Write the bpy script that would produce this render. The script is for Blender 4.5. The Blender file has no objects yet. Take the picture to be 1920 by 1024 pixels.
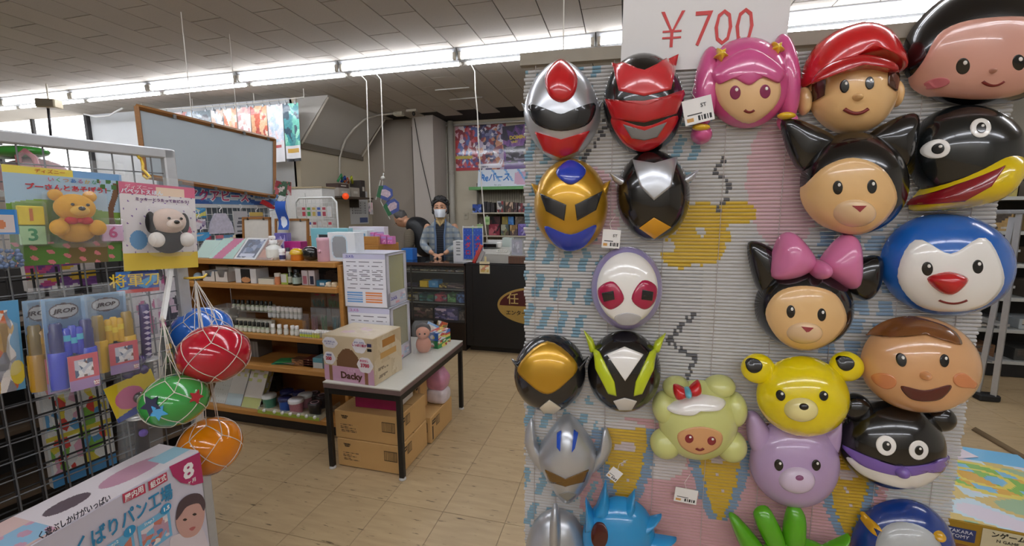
import bpy, bmesh, math, random
import numpy as np
from mathutils import Matrix, Vector
R = math.radians
scene = bpy.context.scene
col = scene.collection

# ---------------------------------------------------------------- camera
FPX, CAM_H = 800.0, 1.40
_yaw, _pit, _rol = R(14.7), R(8.0), R(0.26)
_fw = np.array([-math.sin(_yaw)*math.cos(_pit), math.cos(_yaw)*math.cos(_pit), -math.sin(_pit)])
_rt = np.array([math.cos(_yaw), math.sin(_yaw), 0.0])
_up = np.cross(_rt, _fw)
_r2 = _rt*math.cos(_rol) - _up*math.sin(_rol)
_u2 = _rt*math.sin(_rol) + _up*math.cos(_rol)
CAM = np.array([0.0, 0.0, CAM_H])
cam_data = bpy.data.cameras.new('camera')
cam_data.sensor_width = 36.0
cam_data.lens = FPX/1920*36.0
cam_data.clip_start = 0.02
cam = bpy.data.objects.new('camera', cam_data)
col.objects.link(cam)
cam.matrix_world = Matrix(((_r2[0], _u2[0], -_fw[0], 0), (_r2[1], _u2[1], -_fw[1], 0), (_r2[2], _u2[2], -_fw[2], CAM_H), (0, 0, 0, 1)))
scene.camera = cam

# ---------------------------------------------------------------- world, exposure, lamp strength
world = bpy.data.worlds.new('world'); scene.world = world
world.use_nodes = True
world.node_tree.nodes['Background'].inputs[0].default_value = (0.9, 0.95, 1.0, 1)
world.node_tree.nodes['Background'].inputs[1].default_value = 0.5
scene.view_settings.view_transform = 'Standard'
scene.view_settings.look = 'None'
scene.view_settings.gamma = 1.0
scene.view_settings.exposure = -0.1
TUBE_STRENGTH = 26.0

# pixel of the 1920x1024 photograph -> direction; a plane of the room gives the distance
def ray(x, y): return _fw + _r2*(x-960)/FPX + _u2*(512-y)/FPX
def _at(ax, v, x, y):
    d = ray(x, y); return CAM + d*((v-CAM[ax])/d[ax])
def onX(v, x, y): return _at(0, v, x, y)
def onY(v, x, y): return _at(1, v, x, y)
def onZ(v, x, y): return _at(2, v, x, y)

# ---------------------------------------------------------------- materials
def lin(c):
    if isinstance(c, str):
        c = c.lstrip('#'); c = [int(c[i:i+2], 16) for i in (0, 2, 4)]
    return tuple(((v/255)/12.92 if v/255 <= .04045 else ((v/255+.055)/1.055)**2.4) for v in c[:3])
_mats = {}
def M(c, rough=.5, metal=0.0, vary=.08, scale=40.0, bump=0.0, bscale=200.0, alpha=1.0, trans=0.0, coat=0.0, emit=0.0, stretch=None):
    key = (c, rough, metal, vary, scale, bump, bscale, alpha, trans, coat, emit, stretch)
    if key in _mats: return _mats[key]
    m = bpy.data.materials.new('surface_%03d' % len(_mats)); m.use_nodes = True
    nt = m.node_tree; N = nt.nodes; L = nt.links
    b = N['Principled BSDF']
    rgb = lin(c)
    tc = N.new('ShaderNodeTexCoord')
    src = tc.outputs['Object']
    if stretch:
        mp = N.new('ShaderNodeMapping'); mp.inputs['Scale'].default_value = stretch
        L.new(src, mp.inputs['Vector']); src = mp.outputs['Vector']
    nz = N.new('ShaderNodeTexNoise'); nz.inputs['Scale'].default_value = scale; nz.inputs['Detail'].default_value = 3
    L.new(src, nz.inputs['Vector'])
    mx = N.new('ShaderNodeMix'); mx.data_type = 'RGBA'
    mx.inputs['A'].default_value = tuple(v*(1-vary) for v in rgb)+(1,)
    mx.inputs['B'].default_value = tuple(min(1, v*(1+vary)+.02*vary) for v in rgb)+(1,)
    L.new(nz.outputs['Fac'], mx.inputs['Factor']); L.new(mx.outputs['Result'], b.inputs['Base Color'])
    b.inputs['Roughness'].default_value = rough; b.inputs['Metallic'].default_value = metal
    b.inputs['Alpha'].default_value = alpha; b.inputs['Transmission Weight'].default_value = trans
    b.inputs['Coat Weight'].default_value = coat; b.inputs['Coat Roughness'].default_value = .05
    if emit:
        b.inputs['Emission Color'].default_value = rgb+(1,); b.inputs['Emission Strength'].default_value = emit
    if bump:
        n2 = N.new('ShaderNodeTexNoise'); n2.inputs['Scale'].default_value = bscale; L.new(src, n2.inputs['Vector'])
        bp = N.new('ShaderNodeBump'); bp.inputs['Strength'].default_value = bump; bp.inputs['Distance'].default_value = .002
        L.new(n2.outputs['Fac'], bp.inputs['Height']); L.new(bp.outputs['Normal'], b.inputs['Normal'])
    _mats[key] = m
    return m
def PRINT(rough=.45, coat=0.0):
    """ink on paper or plastic: colour stored on the mesh"""
    key = ('print', rough, coat)
    if key in _mats: return _mats[key]
    m = bpy.data.materials.new('printed_ink_%03d' % len(_mats)); m.use_nodes = True
    nt = m.node_tree; b = nt.nodes['Principled BSDF']
    a = nt.nodes.new('ShaderNodeAttribute'); a.attribute_name = 'Col'
    nt.links.new(a.outputs['Color'], b.inputs['Base Color'])
    b.inputs['Roughness'].default_value = rough; b.inputs['Coat Weight'].default_value = coat; b.inputs['Coat Roughness'].default_value = .06
    _mats[key] = m
    return m
def FILM(c='e8eef2', alpha=.14, rough=.08):
    return M(c, rough, 0, .02, 20, alpha=alpha)
def GLASS(): return M('dfe9e6', .03, 0, .01, 10, alpha=.12)

# ---------------------------------------------------------------- objects
def link(o, parent=None):
    col.objects.link(o)
    if parent is not None: o.parent = parent
    return o
def tag(o, label=None, cat=None, group=None, kind=None):
    if label: o['label'] = label
    if cat: o['category'] = cat
    if group: o['group'] = group
    if kind: o['kind'] = kind
    return o
def thing(name, label, cat, loc=(0, 0, 0), rz=0.0, group=None, rot=None):
    o = bpy.data.objects.new(name, None); link(o)
    o.empty_display_size = .05
    o.location = tuple(map(float, loc)); o.rotation_euler = rot if rot else (0, 0, rz)
    return tag(o, label, cat, group)
def kids(o): return [c for c in bpy.data.objects if c.parent == o]
def dup(root, loc, rz=None, label=None, group=None, parts=None):
    """copy of a thing with copies of its parts"""
    r = root.copy(); col.objects.link(r); r.location = tuple(map(float, loc))
    if rz is not None: r.rotation_euler = (0, 0, rz)
    if label: r['label'] = label
    if group: r['group'] = group
    for ch in (parts if parts is not None else list(root.children)):
        c = ch.copy(); col.objects.link(c); c.parent = r
        for g in list(ch.children):
            d = g.copy(); col.objects.link(d); d.parent = c
    return r

class MB:
    """collects shapes, then links them as one mesh object"""
    def __init__(s): s.v = []; s.f = []; s.m = []; s.sm = []; s.mi = 0; s.smooth = False
    def _add(s, vs, fs, T=None, smooth=None):
        o = len(s.v)
        if T is not None: vs = [tuple(T @ Vector(p)) for p in vs]
        s.v += [tuple(map(float, p)) for p in vs]
        s.f += [tuple(i+o for i in f) for f in fs]
        s.m += [s.mi]*len(fs); s.sm += [s.smooth if smooth is None else smooth]*len(fs)
        return s
    def box(s, c, d, rz=0.0, T=None, bev=0.0):
        x, y, z = (k/2 for k in d)
        if bev <= 0:
            vs = [(-x, -y, -z), (x, -y, -z), (x, y, -z), (-x, y, -z), (-x, -y, z), (x, -y, z), (x, y, z), (-x, y, z)]
            fs = [(0, 3, 2, 1), (4, 5, 6, 7), (0, 1, 5, 4), (1, 2, 6, 5), (2, 3, 7, 6), (3, 0, 4, 7)]
        else:
            b = min(bev, x*.9, y*.9, z*.9)
            bm = bmesh.new(); bmesh.ops.create_cube(bm, size=1)
            for v in bm.verts: v.co = (v.co.x*2*x, v.co.y*2*y, v.co.z*2*z)
            bmesh.ops.bevel(bm, geom=list(bm.edges), offset=b, segments=1, affect='EDGES')
            bm.verts.index_update()
            vs = [tuple(v.co) for v in bm.verts]; fs = [tuple(v.index for v in f.verts) for f in bm.faces]; bm.free()
        A = Matrix.Translation(c) @ Matrix.Rotation(rz, 4, 'Z')
        return s._add(vs, fs, (T @ A) if T is not None else A)
    def span(s, a, b, bev=0.0):
        return s.box([(p+q)/2 for p, q in zip(a, b)], [abs(q-p) for p, q in zip(a, b)], bev=bev)
    def lathe(s, prof, n=16, T=None, c=(0, 0, 0), caps=True):
        """profile of (radius, height)"""
        vs = []; fs = []
        for r, h in prof:
            for i in range(n):
                a = 2*math.pi*i/n; vs.append((c[0]+r*math.cos(a), c[1]+r*math.sin(a), c[2]+h))
        for j in range(len(prof)-1):
            for i in range(n):
                k = (i+1) % n; fs.append((j*n+i, j*n+k, (j+1)*n+k, (j+1)*n+i))
        s._add(vs, fs, T)
        if caps:
            if prof[0][0] > 1e-6: s._add(vs[:n], [tuple(range(n))[::-1]], T, False)
            if prof[-1][0] > 1e-6: s._add(vs[-n:], [tuple(range(n))], T, False)
        return s
    def cyl(s, a, b, r, n=10, r2=None):
        return s.tube([a, b], r, n, r2=r2)
    def tube(s, pts, r, n=8, r2=None, closed=False):
        P = [Vector(p) for p in pts]; m = len(P); vs = []; fs = []
        up = Vector((0, 0, 1)); prev = None
        for i, p in enumerate(P):
            if closed: t = (P[(i+1) % m]-P[i-1]).normalized()
            else: t = (P[min(i+1, m-1)]-P[max(i-1, 0)]).normalized()
            if prev is None:
                a = t.cross(up)
                if a.length < .05: a = t.cross(Vector((1, 0, 0)))
            else: a = prev - t*prev.dot(t)
            a.normalize(); prev = a; b = t.cross(a)
            rr = r if r2 is None else r+(r2-r)*i/(m-1)
            if isinstance(r, (list, tuple)): rr = r[i]
            for k in range(n):
                q = 2*math.pi*k/n; vs.append(p+a*(rr*math.cos(q))+b*(rr*math.sin(q)))
        for j in range(m if closed else m-1):
            for k in range(n):
                l = (k+1) % n; j2 = (j+1) % m
                fs.append((j*n+k, j*n+l, j2*n+l, j2*n+k))
        if not closed:
            fs.append(tuple(range(n))[::-1]); fs.append(tuple(range((m-1)*n, m*n)))
        return s._add(vs, fs)
    def ball(s, c, r, nu=20, nv=12, T=None, fn=None):
        """ellipsoid; fn may reshape the unit point"""
        if not isinstance(r, (tuple, list)): r = (r, r, r)
        vs = []; fs = []
        for j in range(nv+1):
            ph = math.pi*j/nv
            for i in range(nu):
                th = 2*math.pi*i/nu
                p = Vector((math.sin(ph)*math.cos(th), math.sin(ph)*math.sin(th), math.cos(ph)))
                if fn: p = fn(p)
                vs.append((c[0]+p[0]*r[0], c[1]+p[1]*r[1], c[2]+p[2]*r[2]))
        for j in range(nv):
            for i in range(nu):
                k = (i+1) % nu; fs.append((j*nu+i, (j+1)*nu+i, (j+1)*nu+k, j*nu+k))
        return s._add(vs, fs, T)
    def prism(s, poly, y0, y1, T=None):
        """polygon given in x,z, extruded along y"""
        n = len(poly); vs = [(x, y0, z) for x, z in poly]+[(x, y1, z) for x, z in poly]
        fs = [tuple(range(n)), tuple(range(n, 2*n))[::-1]]+[(i, i+n, (i+1) % n+n, (i+1) % n) for i in range(n)]
        return s._add(vs, fs, T)
    def quad(s, a, b, c, d): return s._add([a, b, c, d], [(0, 1, 2, 3)])
    def build(s, name, mats, parent=None, loc=None, rot=None, fix=True):
        me = bpy.data.meshes.new(name); me.from_pydata(s.v, [], s.f)
        for m in (mats if isinstance(mats, (list, tuple)) else [mats]): me.materials.append(m)
        me.polygons.foreach_set('material_index', s.m); me.polygons.foreach_set('use_smooth', s.sm)
        if fix:
            bm = bmesh.new(); bm.from_mesh(me); bmesh.ops.recalc_face_normals(bm, faces=list(bm.faces)); bm.to_mesh(me); bm.free()
        me.update()
        o = bpy.data.objects.new(name, me); link(o, parent)
        if loc is not None: o.location = tuple(map(float, loc))
        if rot is not None: o.rotation_euler = rot
        return o

def part(name, mat, parent, *boxes, bev=0.0):
    mb = MB()
    for c, d in boxes: mb.box(c, d, bev=bev)
    return mb.build(name, mat, parent)

def canvas(name, w, h, nx, ny, fn, parent=None, loc=(0, 0, 0), rot=(0, 0, 0), rough=.45, coat=0.0, bend=None, thick=0.0):
    """printed sheet: local x right, z up, faces -y, origin bottom centre; fn(u,v) gives the ink colour"""
    vs = []; fs = []; cs = []
    for j in range(ny+1):
        for i in range(nx+1):
            u, v = i/nx, j/ny
            y = bend(u, v) if bend else 0.0
            vs.append(((u-.5)*w, y, v*h))
    for j in range(ny):
        for i in range(nx):
            a = j*(nx+1)+i; fs.append((a, a+1, a+nx+2, a+nx+1))
            cs.append(lin(fn((i+.5)/nx, (j+.5)/ny)))
    nf = len(fs)
    if thick:
        o = len(vs); b = [p for p in vs]; vs += [(p[0], p[1]+thick, p[2]) for p in b]
        for f in list(fs[:nf]): fs.append(tuple(i+o for i in f)[::-1]); cs.append(lin('d8d5cf'))
        rim = [i for i in range(nx+1)]+[j*(nx+1)+nx for j in range(1, ny+1)]+[ny*(nx+1)+i for i in range(nx-1, -1, -1)]+[j*(nx+1) for j in range(ny-1, 0, -1)]
        for k in range(len(rim)):
            a, b2 = rim[k], rim[(k+1) % len(rim)]; fs.append((b2, a, a+o, b2+o)); cs.append(lin('d8d5cf'))
    me = bpy.data.meshes.new(name); me.from_pydata(vs, [], fs)
    at = me.color_attributes.new('Col', 'FLOAT_COLOR', 'CORNER')
    buf = np.empty((len(me.loops), 4), np.float32); k = 0
    for f, c in zip(fs, cs):
        n = len(f); buf[k:k+n] = (c[0], c[1], c[2], 1.0); k += n
    at.data.foreach_set('color', buf.ravel())
    me.materials.append(PRINT(rough, coat)); me.update()
    o = bpy.data.objects.new(name, me); link(o, parent); o.location = tuple(map(float, loc)); o.rotation_euler = rot
    return o

def hx(c): c = c.lstrip('#'); return tuple(int(c[i:i+2], 16) for i in (0, 2, 4))
def mixc(a, b, t): return tuple(p+(q-p)*t for p, q in zip(a, b))
def patches(seed, pal, n=40, jitter=14, ax=1.0, ay=1.0):
    """busy printed artwork reduced to patches of its colours"""
    rd = random.Random(seed); P = [hx(c) for c in pal]
    S = np.array([(rd.random()*ax, rd.random()*ay) for _ in range(n)]); K = [rd.choice(P) for _ in range(n)]
    def fn(u, v):
        d = (S[:, 0]-u*ax)**2+(S[:, 1]-v*ay)**2
        k = int(np.argmin(d)); c = K[k]; q = ((u*37.3+v*91.7+k*.37) % 1-.5)*jitter
        return tuple(min(255, max(0, x+q)) for x in c)
    return fn
def textlines(bg, ink, rows, seed=0, x0=.08, x1=.92, fill=.45):
    """rows of small print"""
    rd = random.Random(seed); bgc, ik = hx(bg), hx(ink)
    cut = [rd.uniform(.45, 1) for _ in range(rows)]
    def fn(u, v):
        r = int(v*rows); f = v*rows-r
        if x0 < u < x0+(x1-x0)*cut[min(r, rows-1)] and f < fill and ((u*61+r*17) % 1.3) < 1.0: return ik
        return bgc
    return fn
def layers(base, *lay):
    """lay: (x0,y0,x1,y1,fn or colour) in sheet fractions"""
    L = [(a, b, c, d, f if callable(f) else (lambda u, v, k=hx(f): k)) for a, b, c, d, f in lay]
    bf = base if callable(base) else (lambda u, v, k=hx(base): k)
    def fn(u, v):
        for a, b, c, d, f in reversed(L):
            if a <= u <= c and b <= v <= d: return f((u-a)/(c-a), (v-b)/(d-b))
        return bf(u, v)
    return fn

_cjk = None
def text(s, size, c, parent, loc, rot=(R(90), 0, 0), align='CENTER', name='lettering', ext=.0004, off=0.0, sx=1.0, shear=0.0, rough=.45, fit=None):
    """flat lettering: local x right, z up, faces -y"""
    cu = bpy.data.curves.new(name, 'FONT'); cu.body = s; cu.size = size; cu.extrude = ext; cu.align_x = align
    cu.resolution_u = 2; cu.offset = off; cu.shear = shear; cu.align_y = 'CENTER'
    t = bpy.data.objects.new(name, cu); col.objects.link(t)
    bpy.context.view_layer.update()
    me = bpy.data.meshes.new_from_object(t.evaluated_get(bpy.context.evaluated_depsgraph_get()))
    bpy.data.objects.remove(t); bpy.data.curves.remove(cu)
    me.name = name; me.materials.clear(); me.materials.append(M(c, rough, vary=.02))
    if fit and len(me.vertices):
        xs = [v.co.x for v in me.vertices]; sx = fit/max(1e-6, max(xs)-min(xs))
    o = bpy.data.objects.new(name, me); link(o, parent)
    o.location = tuple(map(float, loc)); o.rotation_euler = rot; o.scale = (sx, 1, 1)
    return o
# ================================================================ the setting
FLOOR_C, CEIL_Z, BACK_Y = 'b9a98c', 2.92, 7.0
def floor_material():
    m = bpy.data.materials.new('vinyl_floor_tile'); m.use_nodes = True
    nt = m.node_tree; N = nt.nodes; L = nt.links; b = N['Principled BSDF']
    g = N.new('ShaderNodeNewGeometry')
    mp = N.new('ShaderNodeMapping'); mp.inputs['Scale'].default_value = (2.2, 16, 1); L.new(g.outputs['Position'], mp.inputs['Vector'])
    n1 = N.new('ShaderNodeTexNoise'); n1.inputs['Scale'].default_value = 2.4; n1.inputs['Detail'].default_value = 6; L.new(mp.outputs[0], n1.inputs['Vector'])
    r1 = N.new('ShaderNodeValToRGB'); r1.color_ramp.elements[0].position = .35; r1.color_ramp.elements[1].position = .75
    r1.color_ramp.elements[0].color = lin('aa9370')+(1,); r1.color_ramp.elements[1].color = lin('b8a17c')+(1,)
    L.new(n1.outputs['Fac'], r1.inputs['Fac'])
    n2 = N.new('ShaderNodeTexNoise'); n2.inputs['Scale'].default_value = 5.5; n2.inputs['Detail'].default_value = 4; L.new(mp.outputs[0], n2.inputs['Vector'])
    r2 = N.new('ShaderNodeValToRGB'); r2.color_ramp.elements[0].position = .65; r2.color_ramp.elements[1].position = .70
    L.new(n2.outputs['Fac'], r2.inputs['Fac'])
    mx = N.new('ShaderNodeMix'); mx.data_type = 'RGBA'; L.new(r2.outputs['Color'], mx.inputs['Factor'])
    L.new(r1.outputs['Color'], mx.inputs['A']); mx.inputs['B'].default_value = lin('5a4a34')+(1,)
    oi = N.new('ShaderNodeObjectInfo'); hs = N.new('ShaderNodeHueSaturation')
    mr = N.new('ShaderNodeMapRange'); mr.inputs['To Min'].default_value = .97; mr.inputs['To Max'].default_value = 1.03
    L.new(oi.outputs['Random'], mr.inputs['Value']); L.new(mr.outputs[0], hs.inputs['Value'])
    L.new(mx.outputs['Result'], hs.inputs['Color']); L.new(hs.outputs[0], b.inputs['Base Color'])
    b.inputs['Roughness'].default_value = .38
    return m
def ceiling_material():
    m = bpy.data.materials.new('acoustic_ceiling_board'); m.use_nodes = True
    nt = m.node_tree; N = nt.nodes; L = nt.links; b = N['Principled BSDF']
    g = N.new('ShaderNodeNewGeometry'); vo = N.new('ShaderNodeTexVoronoi'); vo.inputs['Scale'].default_value = 95; vo.inputs['Randomness'].default_value = .15
    L.new(g.outputs['Position'], vo.inputs['Vector'])
    rp = N.new('ShaderNodeValToRGB'); rp.color_ramp.elements[0].position = .18; rp.color_ramp.elements[1].position = .34
    rp.color_ramp.elements[0].color = lin('6a655e')+(1,); rp.color_ramp.elements[1].color = lin('b2aba1')+(1,)
    L.new(vo.outputs['Distance'], rp.inputs['Fac'])
    oi = N.new('ShaderNodeObjectInfo'); hs = N.new('ShaderNodeHueSaturation')
    mr = N.new('ShaderNodeMapRange'); mr.inputs['To Min'].default_value = .96; mr.inputs['To Max'].default_value = 1.04
    L.new(oi.outputs['Random'], mr.inputs['Value']); L.new(mr.outputs[0], hs.inputs['Value'])
    L.new(rp.outputs[0], hs.inputs['Color']); L.new(hs.outputs[0], b.inputs['Base Color'])
    b.inputs['Roughness'].default_value = .9
    return m
fm, cm = floor_material(), ceiling_material()
XL, XR, YN = -10.4, 4.6, -4.2
def struct(name, mat, *boxes, parent=None):
    o = part(name, mat, parent, *boxes)
    if parent is None: tag(o, kind='structure')
    return o
floor = struct('floor', M('8b7a5f', .6), (((XL+XR)/2, (YN+BACK_Y)/2, -.053), (XR-XL, BACK_Y-YN, .1)))
tl = MB(); tl.box((0, 0, -.0015), (.301, .301, .003), bev=.0012); tile0 = tl.build('floor_tile', fm, floor)
first = True
for i in range(-8, 15):
    for j in range(-3, 8):
        x, y = -.788+.303*(i+.5), 1.70+.303*(j+.5)
        o = tile0 if first else tile0.copy()
        if not first: col.objects.link(o)
        first = False
        o.location = (x, y, 0)
# the floor beyond the tiles one can tell apart carries the same vinyl
ex = MB()
x0, x1, y0, y1 = -.788-.303*8, -.788+.303*15, 1.70-.303*3, 1.70+.303*8
ex.span((XL, y1, -.003), (XR, BACK_Y, 0)); ex.span((XL, YN, -.003), (XR, y0, 0)); ex.span((XL, y0, -.003), (x0, y1, 0)); ex.span((x1, y0, -.003), (XR, y1, 0))
ex.build('vinyl_sheet', fm, floor)
ceiling = struct('ceiling', M('2b2825', .9), (((XL+XR)/2, (YN+BACK_Y)/2, CEIL_Z+.065), (XR-XL, BACK_Y-YN, .1)))
tl = MB(); tl.box((0, 0, .006), (.2945, .5975, .012), bev=.001); ct0 = tl.build('ceiling_board', cm, ceiling)
first = True
for i in range(-22, 13):
    for j in range(-3, 5):
        x = -1.58+.303*(i+.5); y = 3.49+.606*j-(.303 if i % 2 else 0)+.303
        if y > 6.75 or (x < -4.3 and y > 5.2): continue
        o = ct0 if first else ct0.copy()
        if not first: col.objects.link(o)
        first = False
        o.location = (x, y, CEIL_Z)
ex = MB(); ex.span((XL, YN, CEIL_Z), (XR, 1.65, CEIL_Z+.012)); ex.span((2.36, 1.65, CEIL_Z), (XR, BACK_Y, CEIL_Z+.012)); ex.span((XL, 1.65, CEIL_Z), (-8.25, BACK_Y, CEIL_Z+.012))
ex.build('ceiling_sheet', cm, ceiling)
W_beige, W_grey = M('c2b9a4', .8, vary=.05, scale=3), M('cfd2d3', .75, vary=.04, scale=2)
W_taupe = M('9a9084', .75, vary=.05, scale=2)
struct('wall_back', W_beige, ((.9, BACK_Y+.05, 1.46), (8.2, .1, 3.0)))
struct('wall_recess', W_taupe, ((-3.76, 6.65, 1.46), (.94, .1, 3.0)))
struct('wall_stair', M('c0b6a0', .8, vary=.06, scale=2.5), ((-4.28, 5.83, 1.46), (.1, 1.74, 3.0)))
struct('wall_left_return', W_grey, ((-7.35, 5.01, 1.46), (6.1, .1, 3.0)))
struct('wall_left', W_grey, ((XL-.05, 1.0, 1.46), (.1, 10.5, 3.0)))
struct('wall_right', M('c9c4b8', .8), ((XR+.05, 1.4, 1.46), (.1, 11.4, 3.0)))
struct('wall_front', M('c9c4b8', .8), (((XL+XR)/2, YN-.05, 1.46), (XR-XL, .1, 3.0)))
# door leaf seam of the grey recess
struct('trim_1', M('5e564d', .7), ((-3.40, 6.585, 1.4), (.02, .03, 2.8)), ((-3.33, 6.59, 1.4), (.03, .02, 2.8)))
# square pillar
struct('pillar', M('bab2a9', .7, vary=.05, scale=3), ((-3.15, 6.72, 1.46), (.36, .55, 3.0)))
# sloping underside of the stairs above the left wall
sf = MB()
P = [onX(-4.23, 560, 265), onX(-4.23, 668, 291)]
a0, a1 = 4.97, 6.33
prof = [(-4.225, 2.352), (-4.225, 2.915), (-3.74, 2.915)]
sf._add([(x, a0, z) for x, z in prof]+[(x, a1, z) for x, z in prof], [(0, 1, 2), (5, 4, 3), (0, 2, 5, 3), (0, 3, 4, 1), (1, 4, 5, 2)])
so = tag(sf.build('stair_soffit', M('b4b0a8', .75, vary=.05, scale=2)), kind='structure')
part('soffit_edge', M('6f6759', .8), so, ((-4.21, (a0+a1)/2+.02, 2.31), (.03, a1-a0+.05, .085)))
e2 = MB(); e2.tube([(-4.19, a1, 2.33), (-3.74, a1, 2.89)], .014, 4); e2.tube([(-4.19, a0, 2.33), (-3.74, a0, 2.89)], .014, 4); e2.build('soffit_trim', M('b8b0a2', .7), so)
# shop window far left, daylight behind it
w1 = thing('window_1', 'bright shop window at the far end of the left wall', 'window', (-9.0, 4.955, 1.5)); tag(w1, kind='structure')
part('pane', M('ffffff', .4, emit=2.4), w1, ((-.05, -.004, .5), (2.0, .01, 1.9)))
part('frame', M('2f2e30', .5), w1, ((.98, -.02, .55), (.06, .05, 2.0)), ((-.22, -.02, .55), (.05, .05, 2.0)), ((-1.08, -.02, .55), (.06, .05, 2.0)))

# ---------------------------------------------------------------- fluorescent lamps in rows
def fixture(label):
    t = thing('fluorescent_lamp', label, 'ceiling lamp', (0, 0, CEIL_Z), group='twin tube lamps in the ceiling rows')
    b = MB(); n = 1.262/2
    b._add([(s*n, y, z) for s in (-1, 1) for y, z in ((-.10, 0), (.10, 0), (.10, -.012), (.035, -.085), (-.035, -.085), (-.10, -.012))],
           [(0, 1, 2, 3, 4, 5), (11, 10, 9, 8, 7, 6)]+[(i, i+6, (i+1) % 6+6, (i+1) % 6) for i in range(6)])
    b.build('housing', M('b4b8bd', .45), t)
    for y in (-.082, .082):
        k = MB(); k.smooth = True; k.cyl((-.59, y, -.085), (.59, y, -.085), .016, 10)
        k.build('tube', M('f6f8ff', .4, vary=0, emit=TUBE_STRENGTH), t)
        for s in (-1, 1):
            h = MB(); h.box((s*.607, y, -.07), (.03, .034, .07), bev=.006); h.build('socket', M('b9b4aa', .5), t)
    return t
lamp0 = fixture('white twin tube ceiling lamp joined end to end in its row')
k = 0
for y, x0, n in ((4.03, -1.556-1.27*6+.635, 10), (1.5, -1.556-1.27*2+.635, 6), (-1.05, -1.556-1.27*2+.635, 6), (-3.5, -1.556-1.27*2+.635, 6)):
    for i in range(n):
        p = (x0+1.27*i, y, CEIL_Z)
        if k == 0: lamp0.location = p
        else: lm = dup(lamp0, p)
        (lamp0 if k == 0 else lm)['label'] = '%s twin tube lamp from the left wall in the row %s' % (('first', 'second', 'third', 'fourth', 'fifth', 'sixth', 'seventh', 'eighth', 'ninth', 'tenth')[i], {4.03: 'before the counter', 1.5: 'above the low white table', -1.05: 'before the mask blind', -3.5: 'nearest the shop front'}[y])
        k += 1
# ================================================================ slat blind with the wall of masks
BO = CAM + ray(1400, 512)*.92; BO[2] = 0
B_RZ = R(3.43); BU = np.array([math.cos(B_RZ), math.sin(B_RZ), 0]); BN = np.array([BU[1], -BU[0], 0])   # BN points to the aisle
def B(px, py, off=0.0):
    d = ray(px, py); o = BO + BN*off; p = CAM + d*(((o-CAM) @ BN)/(d @ BN))
    return float((p-BO) @ BU), float(p[2])
def Bw(u, z, off=0.0):
    p = BO + BU*u + BN*off; return (p[0], p[1], z)
def Bpx(u, z):
    v = BO + BU*u + np.array([0, 0, z]) - CAM; return 960+FPX*(v @ _r2)/(v @ _fw), 512-FPX*(v @ _u2)/(v @ _fw)

def blind_ink(px, py):
    c = (202, 200, 198)
    def e(cx, cy, rx, ry): return ((px-cx)/rx)**2+((py-cy)/ry)**2 < 1
    if e(1470, 340, 70, 130) or e(1090, 370, 70, 60) or e(1120, 420, 40, 40): c = (214, 178, 184)
    if py > 800+18*math.sin(px/33) and 1090 < px < 1660 and not e(1500, 700, 70, 120): c = (205, 158, 162)
    if e(1240, 860, 50, 40) or e(1170, 820, 50, 30): c = (204, 196, 194)
    # diagonal blue dashes of the left border and the right half
    q = (px+.35*py) % 34; r = (py-.2*px) % 62
    if (px < 1108+20*math.sin(py/60) and py < 1000 and q < 15 and r < 44) or (1255 < px < 1335 and 130 < py < 345 and q < 17 and r < 40 and abs(px-1300+.3*(py-240)) < 30): c = (128, 165, 184)
    if (1530 < px < 1690 and 420 < py < 700 and (px*.9+py*.2) % 42 < 26 and (py-.1*px) % 40 < 27): c = (140, 166, 192)
    # yellow flower and yellow bib shapes with blue bands
    if e(1318, 438, 48, 60) or e(1382, 400, 36, 22) or e(1275, 470, 38, 34) or e(1672, 300, 46, 36): c = (214, 178, 44)
    if e(1315, 434, 11, 10) or e(1252, 462, 15, 12): c = (205, 203, 201)
    for cx, cy in ((1350, 900), (1172, 880), (1590, 930)):
        t = (py-(cy-75))/150
        if 0 < t < 1:
            w = 40*(1-t**2*.9)
            if abs(px-cx) < w+22*(1-t*.3): c = (120, 148, 176)
            if abs(px-cx) < w: c = (206, 168, 36)
            if abs(px-cx) < w and (e(cx, cy-40, 22, 9) or e(cx-4, cy-10, 4, 4) or e(cx+5, cy+20, 4, 4)): c = (205, 190, 190)
    # grey dotted zigzag lines
    for pts in (((1150, 170), (1128, 250), (1095, 300)), ((1356, 300), (1341, 322), (1372, 350), (1349, 392)), ((1300, 590), (1252, 640), (1306, 672), (1288, 705)), ((1270, 170), (1190, 320), (1240, 400))):
        for (x0, y0), (x1, y1) in zip(pts, pts[1:]):
            L2 = (x1-x0)**2+(y1-y0)**2; t = max(0, min(1, ((px-x0)*(x1-x0)+(py-y0)*(y1-y0))/L2))
            d = math.hypot(px-x0-t*(x1-x0), py-y0-t*(y1-y0))
            if d < 5 and (t*math.sqrt(L2)) % 11 < 7.5: c = (92, 92, 96)
    return tuple(v*.93 for v in c)
blind = thing('slat_blind', 'white slat blind printed with pink, blue and yellow shapes, hung with toy masks', 'blind', Bw(0, 0), B_RZ)
PITCH, U0, U1, Z0, Z1 = .0079, -.485, .432, .36, 1.722
NS = 150
us = np.linspace(U0, U1, NS+1)
ns_ = int((Z1-Z0)/PITCH)
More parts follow.
